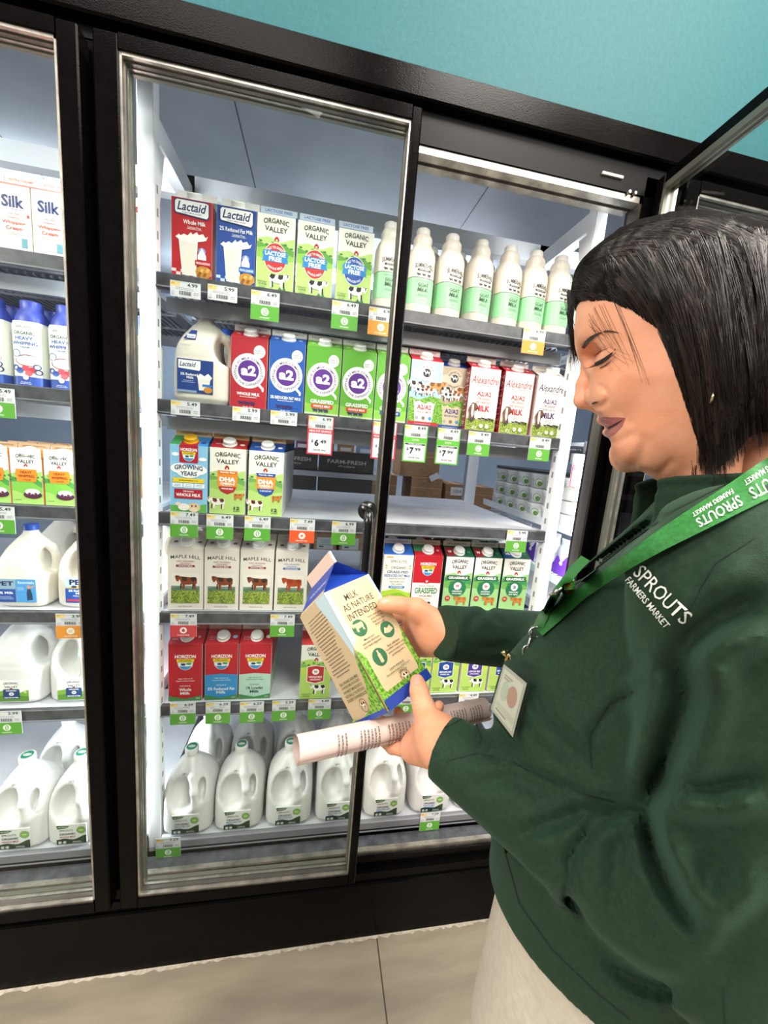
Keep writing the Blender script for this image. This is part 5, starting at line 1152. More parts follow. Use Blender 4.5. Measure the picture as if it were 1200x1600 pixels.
def polysd(Px, Py, poly):
    """signed distance to a polygon, negative inside"""
    d = np.full(Px.shape, 1e9); s = np.ones(Px.shape)
    n = len(poly)
    for i in range(n):
        a = poly[i]; b_ = poly[i-1]; ex, ey = b_[0]-a[0], b_[1]-a[1]; wx, wy = Px-a[0], Py-a[1]
        t = np.clip((wx*ex+wy*ey)/(ex*ex+ey*ey), 0, 1); d = np.minimum(d, (wx-ex*t)**2+(wy-ey*t)**2)
        c1 = Py >= a[1]; c2 = Py < b_[1]; c3 = ex*wy > ey*wx
        s = np.where((c1 & c2 & c3) | (~c1 & ~c2 & ~c3), -s, s)
    return s*np.sqrt(d)
def inflate(f, l, u, poly, Wd, D, p=2.0):
    d = -polysd(f, u, poly); t = np.clip(d/D, 0, 1); h = Wd*(1-(1-t)**p)**(1/p)
    return np.where(d > 0, np.maximum((np.abs(l)-h)*.75, -d), np.sqrt(d*d+np.maximum(np.abs(l), 0)**2))
SKIN = noisy('skin', '#e09a76', '#ecab8a', 30, .45, .12, bscale=700, spec=.35)
_b = SKIN.node_tree.nodes['Principled BSDF']; _b.inputs['Subsurface Weight'].default_value = .25; _b.inputs['Subsurface Radius'].default_value = (1, .4, .25); _b.inputs['Subsurface Scale'].default_value = .006

FACE = [pl(*p) for p in ((898, 522), (899, 545), (903, 560), (912, 576), (922, 600), (927, 625), (931, 641), (937, 652), (944, 664), (947, 676), (951, 688), (955, 697), (955, 706), (960, 722), (970, 731), (986, 735), (1000, 737), (1015, 746), (1040, 757), (1050, 790), (1060, 850),
                         (1190, 850), (1172, 760), (1170, 700), (1195, 640), (1212, 560), (1205, 470), (1170, 405), (1110, 372), (1040, 366), (975, 388), (925, 430), (903, 478))]
e_ = lambda px, py, l: (*pl(px, py, l),)
def fl(px, py, l): a = pl(px, py, l); return (a[0], l, a[1])
def linedist(PX, PY, pts, along=False):
    d = np.full(PX.shape, 1e9); sp = np.zeros(PX.shape); Ls = [math.dist(a, b_) for a, b_ in zip(pts, pts[1:])]; T_ = sum(Ls) or 1; acc = 0
    if along:
        for (a, b_), L_ in zip(zip(pts, pts[1:]), Ls):
            ex, ey = b_[0]-a[0], b_[1]-a[1]; wx, wy = PX-a[0], PY-a[1]; t = np.clip((wx*ex+wy*ey)/(ex*ex+ey*ey), 0, 1); q = (wx-ex*t)**2+(wy-ey*t)**2
            sp = np.where(q < d, (acc+t*L_)/T_, sp); d = np.minimum(d, q); acc += L_
        return np.sqrt(d), sp
    for a, b_ in zip(pts, pts[1:]):
        ex, ey = b_[0]-a[0], b_[1]-a[1]; wx, wy = PX-a[0], PY-a[1]; t = np.clip((wx*ex+wy*ey)/max(ex*ex+ey*ey, 1e-9), 0, 1)
        d = np.minimum(d, (wx-ex*t)**2+(wy-ey*t)**2)
    return np.sqrt(d)
FACE_LINES = [([(938, 603), (948, 610), (950, 624), (942, 634), (934, 637)], .0022, .0022), ([(938, 618), (938, 621)], -.0016, .006), ([(952, 630), (966, 646)], .0008, .0035),
 ([(952, 690), (966, 690), (988, 679)], .0012, .0035), ([(977, 650), (984, 662)], .0012, .0028), ([(1008, 688), (1001, 715), (986, 731)], .0022, .006), ([(1000, 738), (1028, 742), (1048, 722)], .0018, .004),
 ([(929, 556), (941, 546), (960, 541)], .0012, .0018), ([(934, 577), (947, 575), (962, 563)], .0008, .002), ([(937, 646), (941, 650)], .001, .002)]
def head_fn(X, Y, Z):
    f, l, u = loc(X, Y, Z, H0); al = np.abs(l)
    Wd = np.interp(u, [-.26, -.16, -.115, -.08, -.03, .04, .10, .15], [.056, .050, .052, .060, .071, .074, .070, .055])
    d = inflate(f, l, u, FACE, Wd, .062, 2.1)
    cap = lambda a, b_, r0, r1: capsule(f, l, u, a, b_, r0, r1)
    A = lambda px, py, ll=0.: fl(px, py, ll)
    n = cap(A(918, 578), A(912, 600), .0065, .0075); n = smin(n, cap(A(912, 600), A(910.5, 624), .0075, .0105), .006)
    for s in (1, -1): n = smin(n, ellip(f, l, u, (A(935, 620)[0], s*.0148, A(935, 620)[2]), (.0118, .0062, .0100)), .004)
    n = smin(n, cap(A(913, 628), A(928, 634), .0075, .006), .005)
    d = smin(d, n, .010)
    # brow, cheek, chin, jowl
    for s in (1, -1):
        E = A(945, 558, .031); d = smax(d, -ellip(f, l, u, (E[0]+.014, s*.033, E[2]+.002), (.015, .018, .012)), .012)
        d = smin(d, ellip(f, l, u, (E[0]-.006, s*.030, E[2]-.001), (.0145, .0155, .0125)), .004)
        K = A(975, 615, .03); d = smin(d, ellip(f, l, u, (K[0], s*.034, K[2]), (.030, .022, .030)), .02)
        K = A(1010, 690, .02); d = smin(d, ellip(f, l, u, (K[0], s*.030, K[2]), (.028, .022, .028)), .02)
        K = A(1118, 590, .07); d = smin(d, ellip(f, l, u, (K[0], s*.066, K[2]), (.016, .008, .028)), .004)
    C_ = A(981, 714); d = smin(d, ellip(f, l, u, (C_[0], 0, C_[2]), (.016, .018, .016)), .012)
    # lips
    U_ = A(951, 657); d = smin(d, ellip(f, l, u, (U_[0], 0, U_[2]), (.0125, .023, .0065)), .005)
    L_ = A(960, 676); d = smin(d, ellip(f, l, u, (L_[0], 0, L_[2]), (.0125, .019, .0068)), .004)
    m0 = A(946, 668); m1 = A(980, 653, .026)
    for s in (1, -1): d = smax(d, -(cap(m0, (m1[0], s*.026, m1[2]), .0032, .0012)), .0025)
    for s in (1, -1):
        N_ = A(928, 634); d = smax(d, -ellip(f, l, u, (N_[0]+.001, s*.0095, N_[2]-.001), (.0065, .0038, .0042)), .002)
        Q = A(953, 691, 0); d = d+.002*np.exp(-((f-Q[0])/.012)**2-(l/.016)**2-((u-Q[2])/.0045)**2) if s > 0 else d
        Q = A(952, 640, .02); d = d+.0012*np.exp(-((f-Q[0]+(u-Q[2])*.5)/.003)**2-((al-.026)/.012)**2-((u-Q[2])/.014)**2)
    PX, PY, D = to_px(X, Y, Z); near = (np.abs(d) < .012) & (PX < 1075)
    px_, py_, sc = PX[near], PY[near], D[near]/600; add = np.zeros(px_.shape)
    for pts, amt, wd in FACE_LINES: add += amt*np.exp(-((linedist(px_, py_, pts)*sc)/wd)**2)
    d = d.copy(); d[near] += add
    return d
c0 = wp(-.01, 0, 0, H0)
hp, hf = surfnet(head_fn, (c0-np.array([.15, .15, .27])), (c0+np.array([.13, .15, .16])), .0021)
hp = relax(hp, hf, 1)

# hands: chains of joints
def chain(pts, k=.006):
    def fn(X, Y, Z):
        d = None
        for (a, ra), (b_, rb) in zip(pts, pts[1:]):
            c = capsule(X, Y, Z, a, b_, ra, rb); d = c if d is None else smin(d, c, k)
        return d
    return fn
# near (left) hand
def A(*p): return at(*p)
nearH = [
 ([(A(712, 1178, .455), .029), (A(688, 1158, .475), .028)]),                               # wrist
 ([(A(688, 1158, .475), .026), (A(672, 1135, .495), .019), (A(661, 1103, .515), .0135), (A(655, 1080, .532), .0118), (A(652, 1065, .546), .0103)]),  # thumb
]
near_palm = [(A(690, 1160, .480), .024, A(655, 1160, .535), .020), (A(690, 1172, .475), .022, A(645, 1172, .525), .017), (A(690, 1150, .49), .021, A(668, 1140, .545), .018)]
near_f = [
 [(A(668, 1140, .548), .0112), (A(672, 1124, .585), .0098), (A(681, 1110, .592), .0088), (A(686, 1103, .588), .0080)],     # index, tip shows right of the thumb
 [(A(655, 1155, .545), .0112), (A(640, 1150, .590), .0098), (A(630, 1130, .615), .0088), (A(622, 1112, .618), .0080)],
 [(A(646, 1162, .540), .0110), (A(622, 1158, .578), .0096), (A(606, 1142, .605), .0086), (A(598, 1126, .612), .0078)],
 [(A(638, 1172, .530), .0100), (A(612, 1168, .556), .0088), (A(597, 1156, .585), .0078), (A(588, 1142, .598), .0070)],
]
far_parts = [
 [(A(716, 990, .60), .029), (A(682, 985, .62), .028)],
 [(A(678, 972, .615), .022), (A(650, 952, .615), .0175), (A(625, 946, .606), .0130), (A(609, 944, .601), .0116), (A(599, 944, .600), .0100)],
]
far_palm = [(A(682, 985, .625), .028, A(648, 972, .655), .020), (A(684, 1000, .625), .027, A(662, 1008, .655), .020), (A(682, 990, .625), .028, A(654, 990, .66), .020)]
far_f = [
 [(A(645, 966, .662), .0120), (A(626, 962, .690), .0102), (A(600, 970, .712), .0092), (A(585, 976, .712), .0084)],
 [(A(648, 980, .666), .0120), (A(632, 982, .700), .0102), (A(606, 994, .718), .0092), (A(590, 1000, .716), .0084)],
 [(A(652, 994, .666), .0116), (A(640, 1002, .700), .0100), (A(618, 1016, .714), .0090), (A(604, 1022, .712), .0082)],
 [(A(660, 1008, .660), .0108), (A(650, 1022, .690), .0092), (A(632, 1036, .704), .0082), (A(620, 1042, .702), .0074)],
]
def hand_fn(parts, palm, fingers, wrist, elbow, r0, r1):
    def fn(X, Y, Z):
        d = capsule(X, Y, Z, wrist, elbow, r0, r1)
        for p in parts: d = smin(d, chain(p, .008)(X, Y, Z), .012)
        for a, ra, b_, rb in palm: d = smin(d, capsule(X, Y, Z, a, b_, ra, rb), .014)
        for c in fingers: d = smin(d, chain(c, .003)(X, Y, Z), .0035)
        return d
    return fn
SH_L = A(1160, 905, .275); EL_L = A(1150, 1470, .315); WR_L = A(716, 1182, .452)
SH_R = wp(-.01, -.165, -.06, NB); EL_R = A(880, 1005, .70); WR_R = A(714, 990, .602)
def bounds(parts, palm, fingers, pad=.04):
    P = [p for c in parts+fingers for p, r in c]+[q for a, _, b_, _ in palm for q in (a, b_)]; P = np.array(P); return P.min(0)-pad, P.max(0)+pad
pieces = [(hp, hf)]
for prt, pal, fin, wr, el in ((nearH, near_palm, near_f, WR_L, EL_L), (far_parts, far_palm, far_f, WR_R, EL_R)):
    lo, hi = bounds(prt, pal, fin); e2 = wr+(el-wr)*.35; lo = np.minimum(lo, e2-.01); hi = np.maximum(hi, e2+.01)
    p_, f_ = surfnet(hand_fn(prt, pal, fin, wr, e2, .027, .030), lo, hi, .0021); pieces.append((relax(p_, f_, 2), f_))
# arms and trunk under the clothes
def inner(X, Y, Z):
    f, l, u = loc(X, Y, Z, NB); d = capsule(X, Y, Z, wp(-.03, 0, .04, NB), wp(-.02, 0, -.12, NB), .050, .05)
    d = smin(d, capsule(X, Y, Z, wp(0, 0, -.14, NB), wp(0, 0, -.46, NB), .07, .08), .05)
    for s, e, w_ in ((SH_L, EL_L, WR_L), (SH_R, EL_R, WR_R)):
        d = smin(d, capsule(X, Y, Z, wp(-.02, 0, -.08, NB), s, .032, .03), .01)
        d = smin(d, smin(capsule(X, Y, Z, s, e, .032, .032), capsule(X, Y, Z, e, w_, .032, .024), .01), .005)
    return d
p_, f_ = surfnet(inner, NB+np.array([-.45, -.35, -.68]), NB+np.array([.35, .45, .1]), .009); pieces.append((p_, f_))
P_ = []; F_ = []; n_ = 0
for p_, f_ in pieces: P_.append(p_); F_.append(f_+n_); n_ += len(p_)
woman = thing('person', tuple(wp(0, 0, -NB[2], NB)), 'dark-haired woman in a green zip jacket and cream trousers reading a milk carton', 'person')
WI = Vector(woman.location)
def wchild(name, me, lab=None):
    o = link(name, me, woman); o.location = -WI
    if lab: o['label'] = lab
    return o
wchild('body', net_mesh('body', np.concatenate(P_), np.concatenate(F_), SKIN))
head_bvh = BVHTree.FromPolygons([tuple(p) for p in hp], [tuple(int(i) for i in q) for q in hf])

# ---------------------------------------------------------------- jacket
# creases (+) and ridges (-): image polyline, amount in metres, half width in metres
FOLDS = [
 ([(1015, 1262), (930, 1283), (893, 1340), (888, 1400), (925, 1440)], .006, .007), ([(1012, 1266), (1014, 1310), (1050, 1400), (1085, 1452)], .008, .008), ([(1045, 1500), (1075, 1440), (1130, 1390), (1200, 1345)], -.004, .012), ([(905, 1330), (860, 1350), (815, 1330)], .003, .008),
 ([(1078, 1010), (1066, 1040), (1075, 1090), (1040, 1190), (1010, 1262)], .017, .012),
 ([(1035, 806), (985, 842), (930, 885), (896, 915)], .007, .006), ([(1048, 815), (1000, 850), (950, 885)], -.003, .008),
 ([(1062, 1010), (1120, 965), (1200, 930)], .009, .011), ([(1075, 1060), (1140, 1010), (1200, 985)], -.005, .012),
  ([(1000, 1300), (965, 1330), (958, 1400), (957, 1440)], .0035, .008),
 ([(1010, 1265), (1020, 1340), (1080, 1440), (1095, 1460)], .008, .009), ([(1030, 1228), (1110, 1232), (1200, 1215)], .008, .009), ([(1030, 1250), (1100, 1255), (1200, 1240)], -.004, .012),
 ([(792, 1310), (850, 1290), (930, 1262), (990, 1255)], .005, .008), ([(700, 1190), (760, 1180), (830, 1205), (920, 1245), (975, 1256)], .0025, .004),
 ([(730, 1230), (800, 1215), (860, 1240)], .003, .009), ([(1080, 1500), (1120, 1440), (1200, 1370)], -.006, .012), ([(1050, 1440), (1075, 1395), (1060, 1330)], -.005, .012),
 ([(990, 1020), (1030, 1050), (1040, 1110)], .004, .016), ([(940, 1180), (925, 1150), (970, 1095), (1010, 1075)], .003, .006), ([(830, 1060), (850, 1130), (900, 1180), (925, 1200)], .006, .010),
 ([(800, 1100), (840, 1160), (900, 1215)], .004, .008), ([(1140, 830), (1090, 870), (1070, 930)], .002, .01), ([(770, 950), (740, 965), (730, 985)], .002, .007), ([(740, 1010), (770, 1012), (800, 1008)], .002, .007), ([(745, 930), (770, 965), (790, 975)], .002, .007),
 ([(800, 1320), (820, 1400), (870, 1480), (980, 1590)], .0, .01), ([(940, 1500), (1010, 1540), (1080, 1550)], .006, .010),
]
ARM_CUT = .0
def jacket_fn(X, Y, Z):
    f, l, u = loc(X, Y, Z, NB)
    us = [-.66, -.56, -.46, -.38, -.30, -.22, -.14, -.08, -.035, .0, .03]
    hd = np.interp(u, us, [.175, .165, .155, .150, .146, .142, .125, .100, .078, .060, .052]); hw = np.interp(u, us, [.205, .195, .178, .162, .158, .162, .168, .160, .115, .072, .058])
    fc = np.interp(u, us, [.0, .0, .005, .008, .01, .01, .0, -.012, -.02, -.02, -.015])
    q = ((np.abs(f-fc)/hd)**2.2+(np.abs(l)/hw)**2.2)**(1/2.2); d = (q-1)*np.minimum(hd, hw)*.9
    d = np.maximum(d, u-.012)
    for s in (1, -1): d = smin(d, ellip(f, l, u, (.082, s*.078, -.262), (.090, .080, .092)), .05)
    d = smin(d, ellip(f, l, u, (.060, 0, -.38), (.105, .14, .12)), .06)
    d = smin(d, capsule(X, Y, Z, wp(-.02, 0, -.055, NB), SH_L+UW*-.01, .062, .066), .03); d = smin(d, capsule(X, Y, Z, wp(-.02, 0, -.055, NB), SH_R, .062, .060), .03)
    hem = -(Z-1.030-.34*np.clip(np.abs(l), 0, .2))*.93; d = smax(d, hem, .006)
    for_l = WR_L-(EL_L-WR_L)/np.linalg.norm(EL_L-WR_L)*.022; for_r = WR_R-(EL_R-WR_R)/np.linalg.norm(EL_R-WR_R)*.030
    aR = smin(capsule(X, Y, Z, SH_R, EL_R, .064, .056), capsule(X, Y, Z, EL_R, for_r, .054, .041), .018)
    aL = smin(capsule(X, Y, Z, SH_L, EL_L, .069, .064), capsule(X, Y, Z, EL_L, for_l, .066, .037), .018)
    aL = smax(aL, -((X-for_l[0])*(EL_L-WR_L)[0]+(Y-for_l[1])*(EL_L-WR_L)[1]+(Z-for_l[2])*(EL_L-WR_L)[2])/np.linalg.norm(EL_L-WR_L), .004)
    aR = smax(aR, -((X-for_r[0])*(EL_R-WR_R)[0]+(Y-for_r[1])*(EL_R-WR_R)[1]+(Z-for_r[2])*(EL_R-WR_R)[2])/np.linalg.norm(EL_R-WR_R), .004)
    d = smin(d, aL, .014); d = smin(d, aR, .014)
    PX, PY, D = to_px(X, Y, Z)
    near = np.abs(d) < .05
    add = np.zeros_like(d)
    for pts, amt, wd in FOLDS:
        if amt: q_, s_ = linedist(PX[near], PY[near], pts, True); q_ = q_*D[near]/600/(wd*.8); tp_ = np.clip(np.minimum(s_, 1-s_)*5, .05, 1)**.7; add[near] += 1.5*amt*tp_*(np.exp(-q_**2)-.4*np.exp(-((q_-2.1)/1.1)**2))
    d = d+add
    d = smax(d, -ellip(f, l, u, (-.010, 0, .012), (.060, .058, .050)), .004)
    return d
def collar_fn(X, Y, Z):
    # a standing band round the neck, open at the front, leaning outwards at the top
    f, l, u = loc(X, Y, Z, NB); a = np.arctan2(l, f+.005)
    top = np.interp(np.abs(a), [.15, .5, 1.0, 1.6, 2.4, 3.2], [-.006, .006, .018, .026, .040, .046]); fl_ = .10*np.clip(u+.03, 0, .1)
    rr = np.sqrt(((f+.005)/(.079+fl_))**2+(l/(.074+fl_))**2); d = np.abs(rr-1)*.076-.0036-.0012*np.exp(-((top-u)/.004)**2)
    d = smax(d, u-top, .003); d = np.maximum(d, -.075-u); g = np.where(l > 0, .78, .40); d = smax(d, (g-np.abs(a))*.07, .003)
    d = d+.0012*np.exp(-((top-u-.010)/.0022)**2)
    return d
cp_, cf_ = surfnet(collar_fn, NB+np.array([-.13, -.13, -.09]), NB+np.array([.13, .13, .06]), .0025); cp_ = relax(cp_, cf_, 1)
jp, jf = surfnet(jacket_fn, NB+np.array([-.46, -.38, -.60]), NB+np.array([.30, .46, .07]), .0045); jp = relax(jp, jf, 1); jf = np.concatenate([jf, cf_+len(jp)]); jp = np.concatenate([jp, cp_])
M_JK = noisy('green_jacket_cloth', '#182d1d', '#1f3624', 240, .72, .35, bscale=1500, spec=.25)
M_JK.node_tree.nodes['Principled BSDF'].inputs['Sheen Weight'].default_value = .12
M_JK.node_tree.nodes['Principled BSDF'].inputs['Sheen Tint'].default_value = (.35, .7, .5, 1)
wchild('jacket', net_mesh('jacket', jp, jf, M_JK), 'dark green long-sleeved zip jacket')
jk_bvh = BVHTree.FromPolygons([tuple(p) for p in jp], [tuple(int(i) for i in q) for q in jf])
def onto(bvh, px, py, off=.001, fall=.4):
    """lay a point on a surface, seen from where the photograph was taken"""
    r = Vector(AX @ np.array([px-600., py-800., 600.])).normalized()
    h = bvh.ray_cast(CAMPOS, r)
    if h[0] is None: return CAMPOS+r*fall
    n = h[1] if h[1].dot(r) < 0 else -h[1]
    return h[0]+n*off
def jk(u, v, o): return onto(jk_bvh, u, -v, o+.0004)

# ---------------------------------------------------------------- face details
def pxpatch(mb, bvh, pts, m, off=.0006, mirror=False, n=5):
    """a thin shape laid on a surface; pts is a closed outline"""
    tri = tessellate_polygon([[Vector((p[0], p[1], 0)) for p in pts]]); V = []; F = []
    def add(a, b_, c):
        o = len(V); idx = {}
        for i in range(n+1):
            for j in range(n+1-i):
                x = (a[0]*(n-i-j)+b_[0]*i+c[0]*j)/n; y = (a[1]*(n-i-j)+b_[1]*i+c[1]*j)/n
                idx[i, j] = len(V); V.append(onto(bvh, x, y, off))
        for i in range(n):
            for j in range(n-i):
                F.append((idx[i, j], idx[i+1, j], idx[i, j+1]))
                if j < n-i-1: F.append((idx[i+1, j], idx[i+1, j+1], idx[i, j+1]))
    for t in tri: add(*[pts[k] for k in t])
    mb.add(V, F, m)
    if mirror:
        W_ = []
        for v in V:
            p = np.array(v)-H0; p = p-2*p.dot(LW)*LW; W_.append(tuple(p+H0))
        mb.add(W_, [f[::-1] for f in F], m)
def seg_strip(p0, p1, p2, w0, w1, n=10):
    """outline of a tapering curved stroke in the image"""
    T = []; B_ = []
    for i in range(n+1):
        t = i/n; x = (1-t)**2*p0[0]+2*t*(1-t)*p1[0]+t*t*p2[0]; y = (1-t)**2*p0[1]+2*t*(1-t)*p1[1]+t*t*p2[1]
        dx = 2*(1-t)*(p1[0]-p0[0])+2*t*(p2[0]-p1[0]); dy = 2*(1-t)*(p1[1]-p0[1])+2*t*(p2[1]-p1[1]); L = math.hypot(dx, dy)
        w_ = (w0+(w1-w0)*t)/2*(math.sin(math.pi*min(1, t*1.0+.12))**.5 if t < .95 else .35); T.append((x-dy/L*w_, y+dx/L*w_)); B_.append((x+dy/L*w_, y-dx/L*w_))
    return T+B_[::-1]
b = MB(); M_LIP = mat('#a3605a', .38, 0, .5, .003)
pxpatch(b, head_bvh, [(936, 653), (944, 651), (953, 652), (966, 652), (977, 653), (968, 660), (957, 666), (949, 670), (941, 661)], M_LIP, .0005, True)
pxpatch(b, head_bvh, [(945, 674), (953, 670), (962, 665), (977, 654), (972, 666), (962, 677), (952, 684), (947, 681)], mat('#b5706a', .35, 0, .5, .003), .0005, True)
o = wchild('lips', b.mesh('lips', True), 'mauve lips'); 
b = MB(); pxpatch(b, head_bvh, seg_strip((950, 669), (963, 664), (977, 653), 4.2, 2), '#3a1512', .0009, True); pxpatch(b, head_bvh, seg_strip((926, 631), (931, 628), (938, 627), 3.6, 2.4), '#4a1f16', .0008, True)
wchild('mouth_line', b.mesh('mouth_line', True))
EB = MB(); b = EB; pxpatch(b, head_bvh, seg_strip((911, 543), (922, 524), (948, 517), 7, 4), '#38231c', .0010, True); pxpatch(b, head_bvh, seg_strip((944, 518), (958, 516), (972, 522), 4, 1.5), '#4d3024', .0010, True)
n4 = len(b.v)//4
for lo_, hi_ in ((0, 1), (1, 2)):
    q = MB(); half = [i for i, f in enumerate(b.f) if (((np.array(b.v[f[0]])-H0).dot(LW) > 0) == (lo_ == 0))]; q.v = b.v; q.f = [b.f[i] for i in half]; q.m = [b.m[i] for i in half]; q.mats = b.mats
    me_ = q.mesh('eyebrow', True); wchild('eyebrow', me_, 'dark arched eyebrow')
b = MB(); pxpatch(b, head_bvh, seg_strip((931, 569), (945, 566), (963, 545), 7, 4.5), '#1d1210', .0012, True); pxpatch(b, head_bvh, seg_strip((929, 556), (941, 546), (958, 541), 1.6, 1.2), '#8a5646', .0008, True); pxpatch(b, head_bvh, seg_strip((938, 575), (948, 571), (959, 560), 2.2, 1.4), '#6a3f33', .0008, True)
for i in range(11):
    t = i/10; p = onto(head_bvh, 931+32*t, 569-18*t-5*math.sin(t*3.1)*-1*.6, .001)
    q = p+Vector(FW)*.009*(1-.35*t)+Vector((0, 0, -.0045))+Vector(LW)*(.001+.004*t); mid = (p+q)/2+Vector((0, 0, -.0014))
    b.tube([p, mid, q], .0003, '#120c0a', 4, radii=[.00035, .00028, .0001])
    for P3 in ((p, mid, q),):
        R3 = []
        for v in P3:
            w_ = np.array(v)-H0; w_ = w_-2*w_.dot(LW)*LW; R3.append(Vector(w_+H0))
        b.tube(R3, .0003, '#120c0a', 4, radii=[.00035, .00028, .0001])
wchild('eyelashes', b.mesh('eyelashes', True), 'dark lowered lashes')

# ---------------------------------------------------------------- hair
HAIR = [pl(*p) for p in ((903, 500), (893, 470), (898, 440), (912, 415), (935, 392), (965, 366), (1000, 350), (1045, 339), (1090, 334), (1140, 345), (1200, 366), (1255, 420), (1285, 500), (1290, 590), (1275, 660), (1240, 690), (1200, 690), (1165, 700), (1135, 735), (1110, 748), (1092, 742), (1060, 700), (1000, 560), (935, 520))]
WINDOW = [pl(*p) for p in ((880, 500), (915, 492), (938, 512), (962, 528), (992, 545), (1008, 575), (1019, 609), (1036, 641), (1053, 670), (1074, 708), (1094, 742), (1090, 800), (860, 800))]
def hair_fn(X, Y, Z):
    f, l, u = loc(X, Y, Z, H0)
    Wd = np.interp(u, [-.16, -.10, -.04, .03, .07, .10, .13, .16], [.086, .090, .093, .090, .080, .066, .045, .03])
    d = inflate(f, l, u, HAIR, Wd, .055, 2.2)
    # open underneath towards the neck
    d = smax(d, -(inflate(f, l, u, [(-.085, -.25), (.30, -.25), (.30, .02), (-.02, .02), (-.075, -.06)], .052, .02, 2)), .004)
    d = smax(d, -polysd(f, u, WINDOW), .010)
    return d+.0012*np.sin(f*330+u*130)*np.sin(f*140+2)+.0007*np.sin(f*620+u*90)
qp, qf = surfnet(hair_fn, c0-np.array([.20, .20, .27]), c0+np.array([.20, .20, .17]), .0034); qp = relax(qp, qf, 1)
M_HAIR = noisy('dark_hair', '#080504', '#140c09', 60, .6, .5, stretch=(6, 6, 1), bscale=260, spec=.03)
hair = wchild('hair', net_mesh('hair', qp, qf, M_HAIR), 'straight dark brown chin-length hair')
hair_bvh = BVHTree.FromPolygons([tuple(p) for p in qp], [tuple(int(i) for i in q) for q in qf])
M_STR = mat('#150d09', .42, 0, .35); M_STR2 = mat('#2a1b14', .38, 0, .5)
rnd = random.Random(11)
def interp(P, s):
    s = max(0, min(.9999, s))*(len(P)-1); i = int(s); t = s-i
    return (P[i][0]*(1-t)+P[i+1][0]*t, P[i][1]*(1-t)+P[i+1][1]*t)
PART = [(898, 438), (916, 408), (949, 377), (1002, 352), (1056, 339), (1120, 337), (1190, 354), (1250, 400)]
ENDS = [(940, 524), (985, 545), (1015, 605), (1052, 675), (1085, 738), (1118, 742), (1150, 708), (1200, 686), (1262, 670)]
b = MB()
def strand(a, c, e, r, m, lift, n=14, bvh=None, jit=0):
    P = []; pd = None
    for i in range(n+1):
        t = i/n; x = (1-t)**2*a[0]+2*t*(1-t)*c[0]+t*t*e[0]; y = (1-t)**2*a[1]+2*t*(1-t)*c[1]+t*t*e[1]
        h = hair_bvh.ray_cast(CAMPOS, Vector(AX @ np.array([x-600., y-800., 600.])).normalized())
        if h[0] is not None: pd = h[3]; break
    for i in range(n+1):
        t = i/n; x = (1-t)**2*a[0]+2*t*(1-t)*c[0]+t*t*e[0]; y = (1-t)**2*a[1]+2*t*(1-t)*c[1]+t*t*e[1]
        rr_ = Vector(AX @ np.array([x-600., y-800., 600.])).normalized(); h = hair_bvh.ray_cast(CAMPOS, rr_)
        if h[0] is None or (bvh and t > .3):
            if bvh: h2 = bvh.ray_cast(CAMPOS, rr_); h = h2 if h2[0] is not None else h
        dist = h[3] if h[0] is not None else pd
        if dist is None: dist = .48
        if pd is not None: dist = pd+max(-.012, min(.012, dist-pd))
        pd = dist; P.append(CAMPOS+rr_*(dist-lift*math.sin(math.pi*min(1, .04+t*1.15))**.8-.0003))
    b.tube(P, r, m, 3, False, [r*(1-.65*(i/n)**3)*min(1, .35+i*.2) for i in range(n+1)])
for g in range(330):     # locks of about ten strands
    s = rnd.random(); q6 = g % 6 == 0; s = s*.3 if q6 else s
    a0 = interp(PART, s+rnd.gauss(0, .02)); e0 = interp(ENDS, s*.4 if q6 else (s*.82+.20+rnd.gauss(0, .03)))
    e0 = (e0[0]+rnd.gauss(0, 4), e0[1]+rnd.gauss(0, 9)-rnd.random()**2*60); a0 = (a0[0], a0[1]+rnd.gauss(0, 3)+rnd.random()**1.8*75)
    wx, wy = rnd.gauss(0, 10), rnd.gauss(0, 10); lf = rnd.uniform(.0002, .0055)**1.0; m_ = M_STR2 if rnd.random() < .3 else M_STR
    for k in range(rnd.randint(7, 13)):
        a = (a0[0]+rnd.gauss(0, 3), a0[1]+rnd.gauss(0, 2)); e = (e0[0]+rnd.gauss(0, 2), e0[1]+rnd.gauss(0, 7))
        c = (a[0]*.34+e[0]*.66+(22 if not q6 else 6)*(1-s)+wx+rnd.gauss(0, 2.5), a[1]*.66+e[1]*.34-22+wy+rnd.gauss(0, 2.5))
        strand(a, c, e, rnd.uniform(.00022, .00048), m_, lf+rnd.uniform(0, .0006))
for g in range(150):     # crown hair running back over the top of the head
    s = rnd.uniform(-.02, .72); dy = rnd.random()**1.5*34; a0 = interp(PART, s); e0 = interp(PART, s+rnd.uniform(.22, .36)); m0 = interp(PART, s+.14); lf = rnd.uniform(.0003, .0022)
    for k in range(8):
        j1, j2 = rnd.gauss(0, 2), rnd.gauss(0, 2)
        strand((a0[0]+rnd.gauss(0, 3), a0[1]+dy*.5+1+j1), (m0[0], m0[1]+dy*.8-1+(j1+j2)/2), (e0[0]+rnd.gauss(0, 3), e0[1]+dy*1.4+22+j2), rnd.uniform(.0002, .00042), M_STR if g % 4 else M_STR2, lf+rnd.uniform(0, .0004))
for k in range(22):     # fringe sweeping over the forehead
    s = rnd.random(); a = (895+s*50+rnd.gauss(0, 3), 455-s*40); e = (940+s*78+rnd.gauss(0, 5), 525+s*80+rnd.gauss(0, 8))
    strand(a, (a[0]+12+20*s, a[1]+60), e, rnd.uniform(.00010, .0002), M_STR, .001, bvh=head_bvh)
for k in range(16):      # stray hairs over brow and eye corner
    a = (900+rnd.random()*28, 478+rnd.random()*14); e = (950+rnd.random()*44, 550+rnd.random()*32)
    strand(a, (a[0]+20, a[1]+52), e, .00010, M_STR, .0012, bvh=head_bvh)
